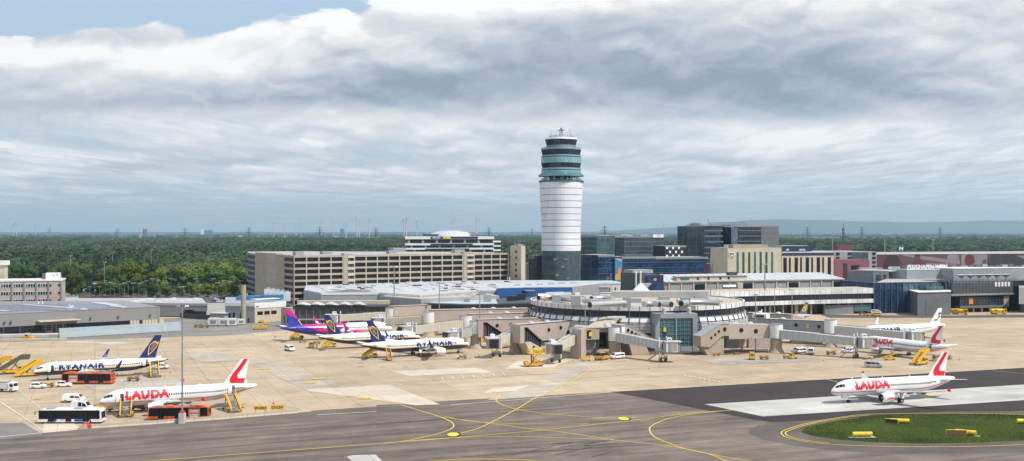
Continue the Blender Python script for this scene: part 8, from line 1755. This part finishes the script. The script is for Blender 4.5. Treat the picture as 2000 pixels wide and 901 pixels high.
def make_container():
 t = thing('cargo_container', 'x', 'container'); b = LB('box_white'); b.extr([(-2.2, .35), (-2.2, 3.2), (-1.9, 3.5), (2.2, 3.5), (2.2, .35)], -1.6, 1.6); b.build('shell', t)
 for k in range(5): b = LB('box_grey'); b.box(-2.0+k*.95, -1.94+k*.95, -1.64, -1.6, .5, 3.3); b.build('rib', t)
 b = LB('grey_mid'); b.box(-1.2, 1.4, -1.66, -1.6, 1.0, 2.6); b.build('door_panel', t); b = LB('bumper'); b.box(-2.1, 2.1, -1.4, 1.4, .1, .35); b.build('skid', t); return t
c1 = veh(make_container, 416, 637, 4, 'white container at the hangar side end of the row', 'white containers by the cargo road')
for px, a_, lb_ in ((435.5, 4, 'white container second from the hangar in the row'), (452, 14, 'white container third from the hangar in the row'), (469, 20, 'smaller cream container closest to the round chimney')): veh(c1, px, 637 if px < 460 else 635, a_, lb_, 'white containers by the cargo road', .95 if px < 460 else .75)
sk = thing('skip', 'rusty orange open skip beside the storage shed', 'skip', (*G(329, 614), 0)); b = LB('rust_orange'); b.extr([(-2.4, .0), (-3.2, 2.0), (3.2, 2.0), (2.4, 0)], -1.3, 1.3); b.build('bin', sk); b = LB('grey_dark'); b.box(-3.0, 3.0, -1.1, 1.1, 2.0, 2.12); b.build('load', sk)
for px, py, lb_ in ((386, 640, 'brown cart stacked with grey gear by the dark lamp post'), (398, 641, 'grey cart beside the row of white containers')): veh(ct, px, py, 0, lb_, GG, 1.2)
mat('barrier_conc', (.46, .38, .30), .85, 0, .15, .6)
bp = [(158, 838.5), (300, 829), (420, 820.5), (555, 809), (610, 804.5)]
i = 0
P_ = [Vector((*G(*q), 0)) for q in bp]
tot = sum((b_-a_).length for a_, b_ in zip(P_, P_[1:])); seg = 3.9; proto = None; nb_ = int(tot/seg)
def along(s):
 for a_, b_ in zip(P_, P_[1:]):
  l_ = (b_-a_).length
  if s <= l_: return a_+(b_-a_)*(s/l_), math.atan2((b_-a_).y, (b_-a_).x)
  s -= l_
 return P_[-1], 0
for k in range(nb_):
 p, a_ = along((k+.5)*seg)
 if proto is None:
  proto = MB().mat('barrier_conc'); proto.T = Matrix.Identity(4)
  pr_ = [(-.3, 0), (-.28, .12), (-.12, .38), (-.08, .85), (.08, .85), (.12, .38), (.28, .12), (.3, 0)]
  proto.loft([[(x, y, z) for y, z in pr_] for x in (-seg/2+.03, seg/2-.03)][::-1], smooth=False); proto = proto.build('concrete_barrier'); o = proto
 else: o = proto.copy(); COL.objects.link(o)
 o.location = (p.x, p.y, .02); o.rotation_euler = (0, 0, a_); tag(o, 'pale concrete barrier block in the row between apron and taxiway', 'barrier', 'barrier blocks along the taxiway')
eb = thing('barrier_marker', 'orange-topped concrete end block of the barrier row', 'marker', (*G(163, 838), 0), math.radians(20)); b = LB('barrier_conc'); b.box(-.8, .8, -.5, .5, 0, 1.0); b.build('block', eb); b = LB('cone_red'); b.extr([(-.3, 1.0), (.2, 1.4), (1.1, 1.3), (1.0, 1.0)], -.3, .3); b.box(.9, 1.6, -.4, .3, .2, .9); b.build('lamp_housing', eb)
def tax_sign(px, py, s, label):
 x, y = G(px, py); t = thing('taxiway_sign', label, 'sign', (x, y+.8, 0), math.radians(3), 'yellow taxiway signs'); b = LB('gse_yellow'); b.box(-1.5, 1.5, 0, .25, 1.0, 1.95); b.build('board', t)
 V, Fc, TW, Ht = text_geo(s, .68, .03, 1.0); k = 2.6/TW; b = LB('bumper'); b.add([(-1.3+a*k, -.012, 1.2+c_) for a, c_ in V], Fc, False); b.build('lettering', t)
 for x_ in (-1.1, 1.1): b = LB('steel'); b.box(x_-.05, x_+.05, .05, .15, 0, 1.0); b.build('post', t)
tax_sign(507, 811, 'B91-B96^', 'yellow taxiway sign reading B91-B96'); tax_sign(540, 809.5, 'C31-C39^', 'yellow taxiway sign reading C31-C39')
def tube_marker(px, py, a_, label, board=None):
 x, y = G(px, py); t = thing('taxiway_marker', label, 'marker', (x, y, .12), math.radians(a_), 'yellow tube markers on the grass'); b = LB('paint_yellow'); b.tube([(-2.0, 0, .62), (2.0, 0, .62)], .46, 18); b.build('tube', t)
 for x_ in (-.75, .75): b = LB('gse_deep'); b.tube([(x_-.06, 0, .62), (x_+.06, 0, .62)], .49, 18); b.build('band', t)
 b = LB('concrete_pale'); b.box(-2.7, 2.7, -.7, .7, -.12, .03); b.build('slab', t)
 for x_ in (-1.5, 0, 1.5): b = LB('steel'); b.box(x_-.05, x_+.05, -.3, .3, .0, .3); b.build('foot', t)
tube_marker(1684, 855, 4, 'yellow tube marker alone at the near edge of the grass island')
tube_marker(1757, 828.5, -8, 'yellow tube marker beside the black-faced board on the far grass'); tube_marker(1886, 851, -28, 'yellow tube marker at the end of the long brown-faced board'); tube_marker(2004, 829, 0, 'yellow tube marker cut off by the picture edge')
for (px, py, a_, w_, lb_) in ((1741, 829.5, -28, 1.35, 'black-faced yellow-edged sign board on the far grass'), (1868, 851.5, -10, 2.0, 'long brown-faced yellow-edged sign board on the grass')):
 x, y = G(px, py); t = thing('sign_board', lb_, 'sign', (x, y, .1), math.radians(a_), 'sign boards on the grass'); b = LB('paint_yellow'); b.box(-w_, w_, -.1, .18, .15, 1.15); b.build('frame', t); b = LB('bumper' if w_ < 1.6 else 'gse_brown'); b.box(-w_+.08, w_-.08, -.13, -.1, .22, 1.08); b.build('face', t)
 for x_ in (-w_+.3, w_-.3): b = LB('steel'); b.box(x_-.04, x_+.04, 0, .08, 0, .2); b.build('foot', t)
def mast(px, D, h, label, arms=2, base=False, r=.16):
 x, y = PX(px, D); t = thing('light_mast', label, 'light mast', (x, y, 0), 0, 'apron light masts'); b = LB('steel'); b.cyl(0, 0, 0, h, r*1.5, r*.8, 12); b.build('pole', t)
 b = LB('steel'); b.box(-1.1, 1.1, -.08, .08, h-.2, h-.05)
 if arms > 2: b.box(-.08, .08, -1.1, 1.1, h-.2, h-.05)
 b.build('crossarm', t)
 for k in range(arms): a_ = 2*PI*k/arms+.2; b = LB('lamp_glass' if k % 2 == 0 else 'grey_wall'); q = (.95*math.cos(a_), .75*math.sin(a_)); b.extr([(q[0]-.4, h-.05), (q[0]-.3, h+.28), (q[0]+.3, h+.28), (q[0]+.4, h-.05)], q[1]-.25, q[1]+.25); b.build('floodlight', t)
 if base: b = LB('box_grey'); b.box(-.6, .6, -.7, .7, 0, 2.2); b.build('base_box', t); b = LB('cone_red'); b.box(-.45, .45, -.45, .45, 2.2, 2.7); b.build('collar', t)
 return t
mast(356, 236, 25.6, 'tall grey light mast rising from a white box beside the orange bus', 2, True, .15)
mast(770, 492, 26, 'tall light mast in front of the concrete garage and second pier', 5, r=.24); mast(858, 457, 20.5, 'light mast behind the second ribbed bridge', 2, r=.2); mast(937, 402, 20, 'light mast beside the fourth pier, before the blue fascia', 2, r=.18); mast(1143, 368, 19.8, 'light mast before the round pier building beside the beige pier block', 2, r=.16)
mast(1476, 382, 19.6, 'light mast with twin heads between pier arm and vans', 4, r=.16); mast(1494, 534, 25.8, 'tallest dark light mast behind the round building, before the beige hotel', 6, r=.3); mast(1513, 425, 20, 'slim light mast close to the condor tail'.replace('condor', 'grey'), 2, r=.15); mast(1547, 407, 20, 'light mast with a single bright head near the grey tail', 2, r=.15); mast(1388, 500, 19, 'light mast on the far side of the round building roof', 2, r=.2)
mast(204, 745, 21, 'slim light mast standing among the trees behind the hangar', 2, r=.2); mast(138, 800, 24, 'pale floodlight mast above the small green trees', 4, r=.3); mast(295, 905, 27, 'distant light mast sticking out of the wood', 2, r=.25); mast(220, 905, 25, 'distant light mast against the pale grey-green trees', 2, r=.25)
mast(1626, 760, 40, 'light mast behind the pink building against the far wood', 2, r=.3); mast(1728, 790, 40, 'light mast at the end of the billboard garage', 2, r=.3); mast(1822, 830, 36, 'light mast rising behind the billboard garage roof', 2, r=.3); mast(1370, 1000, 40, 'light mast between the chequered block and green glass tower', 2, r=.35) if False else mast(1326, 900, 41, 'light mast behind the chequered little office block', 2, r=.35)
def plamp():
 t = thing('street_lamp', 'x', 'street lamp'); b = LB('steel'); b.cyl(0, 0, 0, 9, .09, .05, 6); b.build('pole', t); b = LB('lamp_glass'); b.box(-1.1, -.3, -.2, .2, 8.9, 9.05); b.box(.3, 1.1, -.2, .2, 8.9, 9.05); b.box(-.3, .3, -.04, .04, 8.92, 8.98); b.build('lamp_head', t); return t
r = random.Random(31); sp = []
for i in range(34):
 px = 178+i*9.2+r.uniform(-3, 3); D = r.choice((655, 680, 705, 735));
 sp.append(((*PX(px, D), 0), r.uniform(-.5, .5), 'thin lamp post with twin flat heads among the car park trees', r.uniform(.9, 1.25)))
stamp(plamp, sp, 'lamp posts in the wooded car park')
pc0 = make_car('van_white'); sp = []
cars = []
for m_ in ('van_white', 'van_silver', 'car_dark', 'bus_blue'): cars.append(pc0 if m_ == 'van_white' else make_car(m_))
for k, c_ in enumerate(cars):
 nm_ = ('white', 'silver', 'dark', 'blue')[k]
 for j in range(11):
  o = c_ if j == 0 else copy_tree(c_); px = r.uniform(300, 474); D = r.choice((640, 650, 662, 672, 690, 700)); o.location = (*PX(px, D), 0.0); o.rotation_euler = (0, 0, r.choice((1.4, 1.5, -1.6, 0.05))); o['label'] = nm_+' car in the car park rows between the trees'; o['group'] = nm_+' cars in the wooded car park'
def turbine():
 mat('turbine_grey', (.5, .52, .54), .5, 0, 0); t = thing('wind_turbine', 'x', 'wind turbine'); b = LB('turbine_grey'); b.cyl(0, 0, 0, 98, 2.6, 1.5, 12); b.build('tower', t); b = LB('turbine_grey'); b.box(-2.2, 2.2, -3.5, 6.5, 97, 101); b.build('nacelle', t)
 rt = LB('turbine_grey'); rt.tube([(0, -3.5, 99), (0, -5.5, 99)], [2, .6], 10); h_ = rt.build('hub', t)
 for k in range(3):
  a_ = PI/2+2*PI*k/3+.35; b = LB('turbine_grey'); b.beam((0, -4.5, 99), (20*math.cos(a_), -4.5, 99+20*math.sin(a_)), 3.0, 1.0); b.beam((20*math.cos(a_), -4.5, 99+20*math.sin(a_)), (42*math.cos(a_), -4.5, 99+42*math.sin(a_)), 1.7, .6); b.build('blade', t)
 return t
sp = []
for px, py, lb_ in ((697, 428, 'wind turbine, tallest of the pair far behind the garage'), (721, 428, 'wind turbine next to the tallest, off its tower-side'), (789, 428, 'wind turbine, first of the close twin just before the domed office'), (793.5, 425, 'wind turbine, second of the close twin just before the domed office'), (814.5, 430, 'wind turbine over the edge of the domed office'), (885, 429, 'wind turbine standing exactly over the white dome'), (931, 428, 'wind turbine rising above the end of the domed office'),
     (702, 434, 'small faint wind turbine tucked beside the tallest one'), (676, 434, 'faint wind turbine standing a little apart from the tall pair'), (652, 435, 'faint wind turbine between the apart one and the pylon'), (627, 436, 'faint wind turbine directly behind the pylon in the trees'), (578, 435, 'faint wind turbine on the horizon over the garage stair block'), (556, 436, 'faint wind turbine third in the row on the horizon'), (535, 436, 'faint wind turbine at the far end of the row over the wood'), (588, 437, 'faintest wind turbine in the row on the horizon'),
     (27.5, 437, 'wind turbine of the close pair over the chimney block, nearer the edge'), (32, 434.5, 'taller wind turbine of the close pair over the chimney block'), (69, 438, 'lone wind turbine over the far-off office roof'), (98.5, 438, 'wind turbine beside a dark pylon over the wood'), (1296, 437, 'wind turbine over the glass office with the red roof hut'), (849, 442, 'tiny wind turbine just above the domed office roof')):
 D = (99-H)*F/(Y0-py); sp.append(((*PX(px, D), 0), (px*.7) % 1-.5, lb_))
stamp(turbine, sp, 'wind turbines along the horizon')
def pylon():
 t = thing('power_pylon', 'x', 'pylon'); b = LB('steel_dark')
 for i in (-1, 1):
  for j in (-1, 1): b.beam((i*5, j*5, 0), (i*1, j*1, 46), .9)
 b.beam((0, 0, 44), (0, 0, 58), 1.4)
 for z, w_ in ((38, 15), (46, 12), (53, 8)): b.beam((-w_, 0, z), (w_, 0, z), .9, 1.1); b.beam((-w_, 0, z), (0, 0, z+4), .6); b.beam((w_, 0, z), (0, 0, z+4), .6)
 for k in range(6): z = k*7; w_ = 5-4*z/46; w2 = 5-4*(z+7)/46; b.beam((-w_, -w_, z), (w2, -w2, z+7), .6); b.beam((w_, -w_, z), (-w2, -w2, z+7), .6)
 b.build('lattice', t); return t
sp = []
for px, py, lb_ in ((229, 446, 'dark power pylon on the horizon over the hangar'), (361, 445, 'dark power pylon on the horizon over the car park trees'), (486, 444, 'dark power pylon close to the garage corner'), (624.5, 443, 'large dark pylon standing in a clump of trees'), (734, 444, 'dark pylon beyond the second tall turbine'), (1181, 441, 'faint pylon just beside the white tower'), (955, 444, 'faint pylon over the end of the domed office wing'), (1577, 443, 'faint pylon over the two beige hotels'), (1683, 443, 'faint pylon past the black mast'), (1836, 444, 'faint pylon over the billboard, against the hills'), (1039, 446, 'faint pylon close to the white tower foot side'), (97, 446, 'dark pylon beside the lone turbine over the wood')):
 D = (58-H)*F/(Y0-py); sp.append(((*PX(px, D), 0), .5, lb_))
stamp(pylon, sp, 'power pylons along the horizon')
far = [(283, 449.5, 8, 26, 'red_wall', 'tall narrow rose apartment block on the horizon'), (396, 449.5, 8, 30, 'sign_white', 'white apartment block on the horizon over the car park'), (407, 451, 16, 24, 'blue_tank', 'long blue-grey factory on the horizon next to the white block'), (415, 459, 14, 16, 'rust_orange', 'red-roofed church-like house at the edge of the far village'), (468, 462, 15, 10, 'sign_white', 'low white warehouse close to the garage corner'), (668, 449, 8, 34, 'blue_tank', 'grey silo block on the horizon between turbines'), (347, 461, 8, 10, 'sign_white', 'small white house in the far village'), (365, 463, 6, 9, 'beige_light', 'small cream house in the far village'), (381, 461, 7, 9, 'rust_orange', 'small red-roofed house in the far village'), (429, 463, 7, 9, 'sign_white', 'small white house next to the red-roofed one'),
  (273, 463, 4, 20, 'beige_light', 'slim cream tower above the far trees'), (530, 460, 8, 8, 'sign_white', 'small white farm over the garage stair block'), (655, 462, 7, 8, 'beige_light', 'cream farmhouse between the turbines'), (750, 461, 8, 8, 'sign_white', 'white farm building beyond the wood'), (1712, 457.5, 12, 8, 'sign_white', 'white greenhouse strip under the hills'), (1755, 457, 26, 9, 'sign_white', 'long white greenhouse strip under the hills'), (1640, 457.3, 14, 8, 'sign_white', 'white shed strip past the mast under the hills'), (1215, 457, 22, 10, 'sign_white', 'long white warehouse beyond the glass office'), (1186, 458, 10, 9, 'rust_orange', 'red-roofed shed beyond the glass office'), (1880, 457.5, 9, 8, 'beige_light', 'cream farm under the hills'), (1950, 458, 9, 8, 'sign_white', 'white farm under the hills'),
  (50, 458.5, 90, 7, 'box_grey', 'long pale reservoir wall at the edge of the plain'), (205, 457, 9, 10, 'sign_white', 'white barn over the wood by the first pylon'), (580, 458, 9, 9, 'sign_white', 'white barn between faint turbines'), (706, 460, 12, 9, 'box_grey', 'grey barn near the tall turbines')]
for px, py, wpx, h_, m_, lb_ in far:
 D = min(13000, F*H/(max(.8, py+1.2-Y0))) if py > 452 else 9800; x, y = PX(px, D); w_ = wpx*D/F
 if py <= 452: h_ = H+(Y0-py)*D/F+ (9 if wpx < 12 else 6)
 t = thing('distant_building', lb_, 'building', (x, y, 0), 0, 'far-off buildings on the plain'); b = LB(m_); b.box(-w_/2, w_/2, 0, 14, 0, h_); b.build('wall', t); b = LB('roof_grey' if m_ != 'rust_orange' else 'rust_orange'); b.extr([(-w_/2, h_), (0, h_+(3 if wpx < 20 else 1)), (w_/2, h_)], 0, 14); b.build('roof', t)
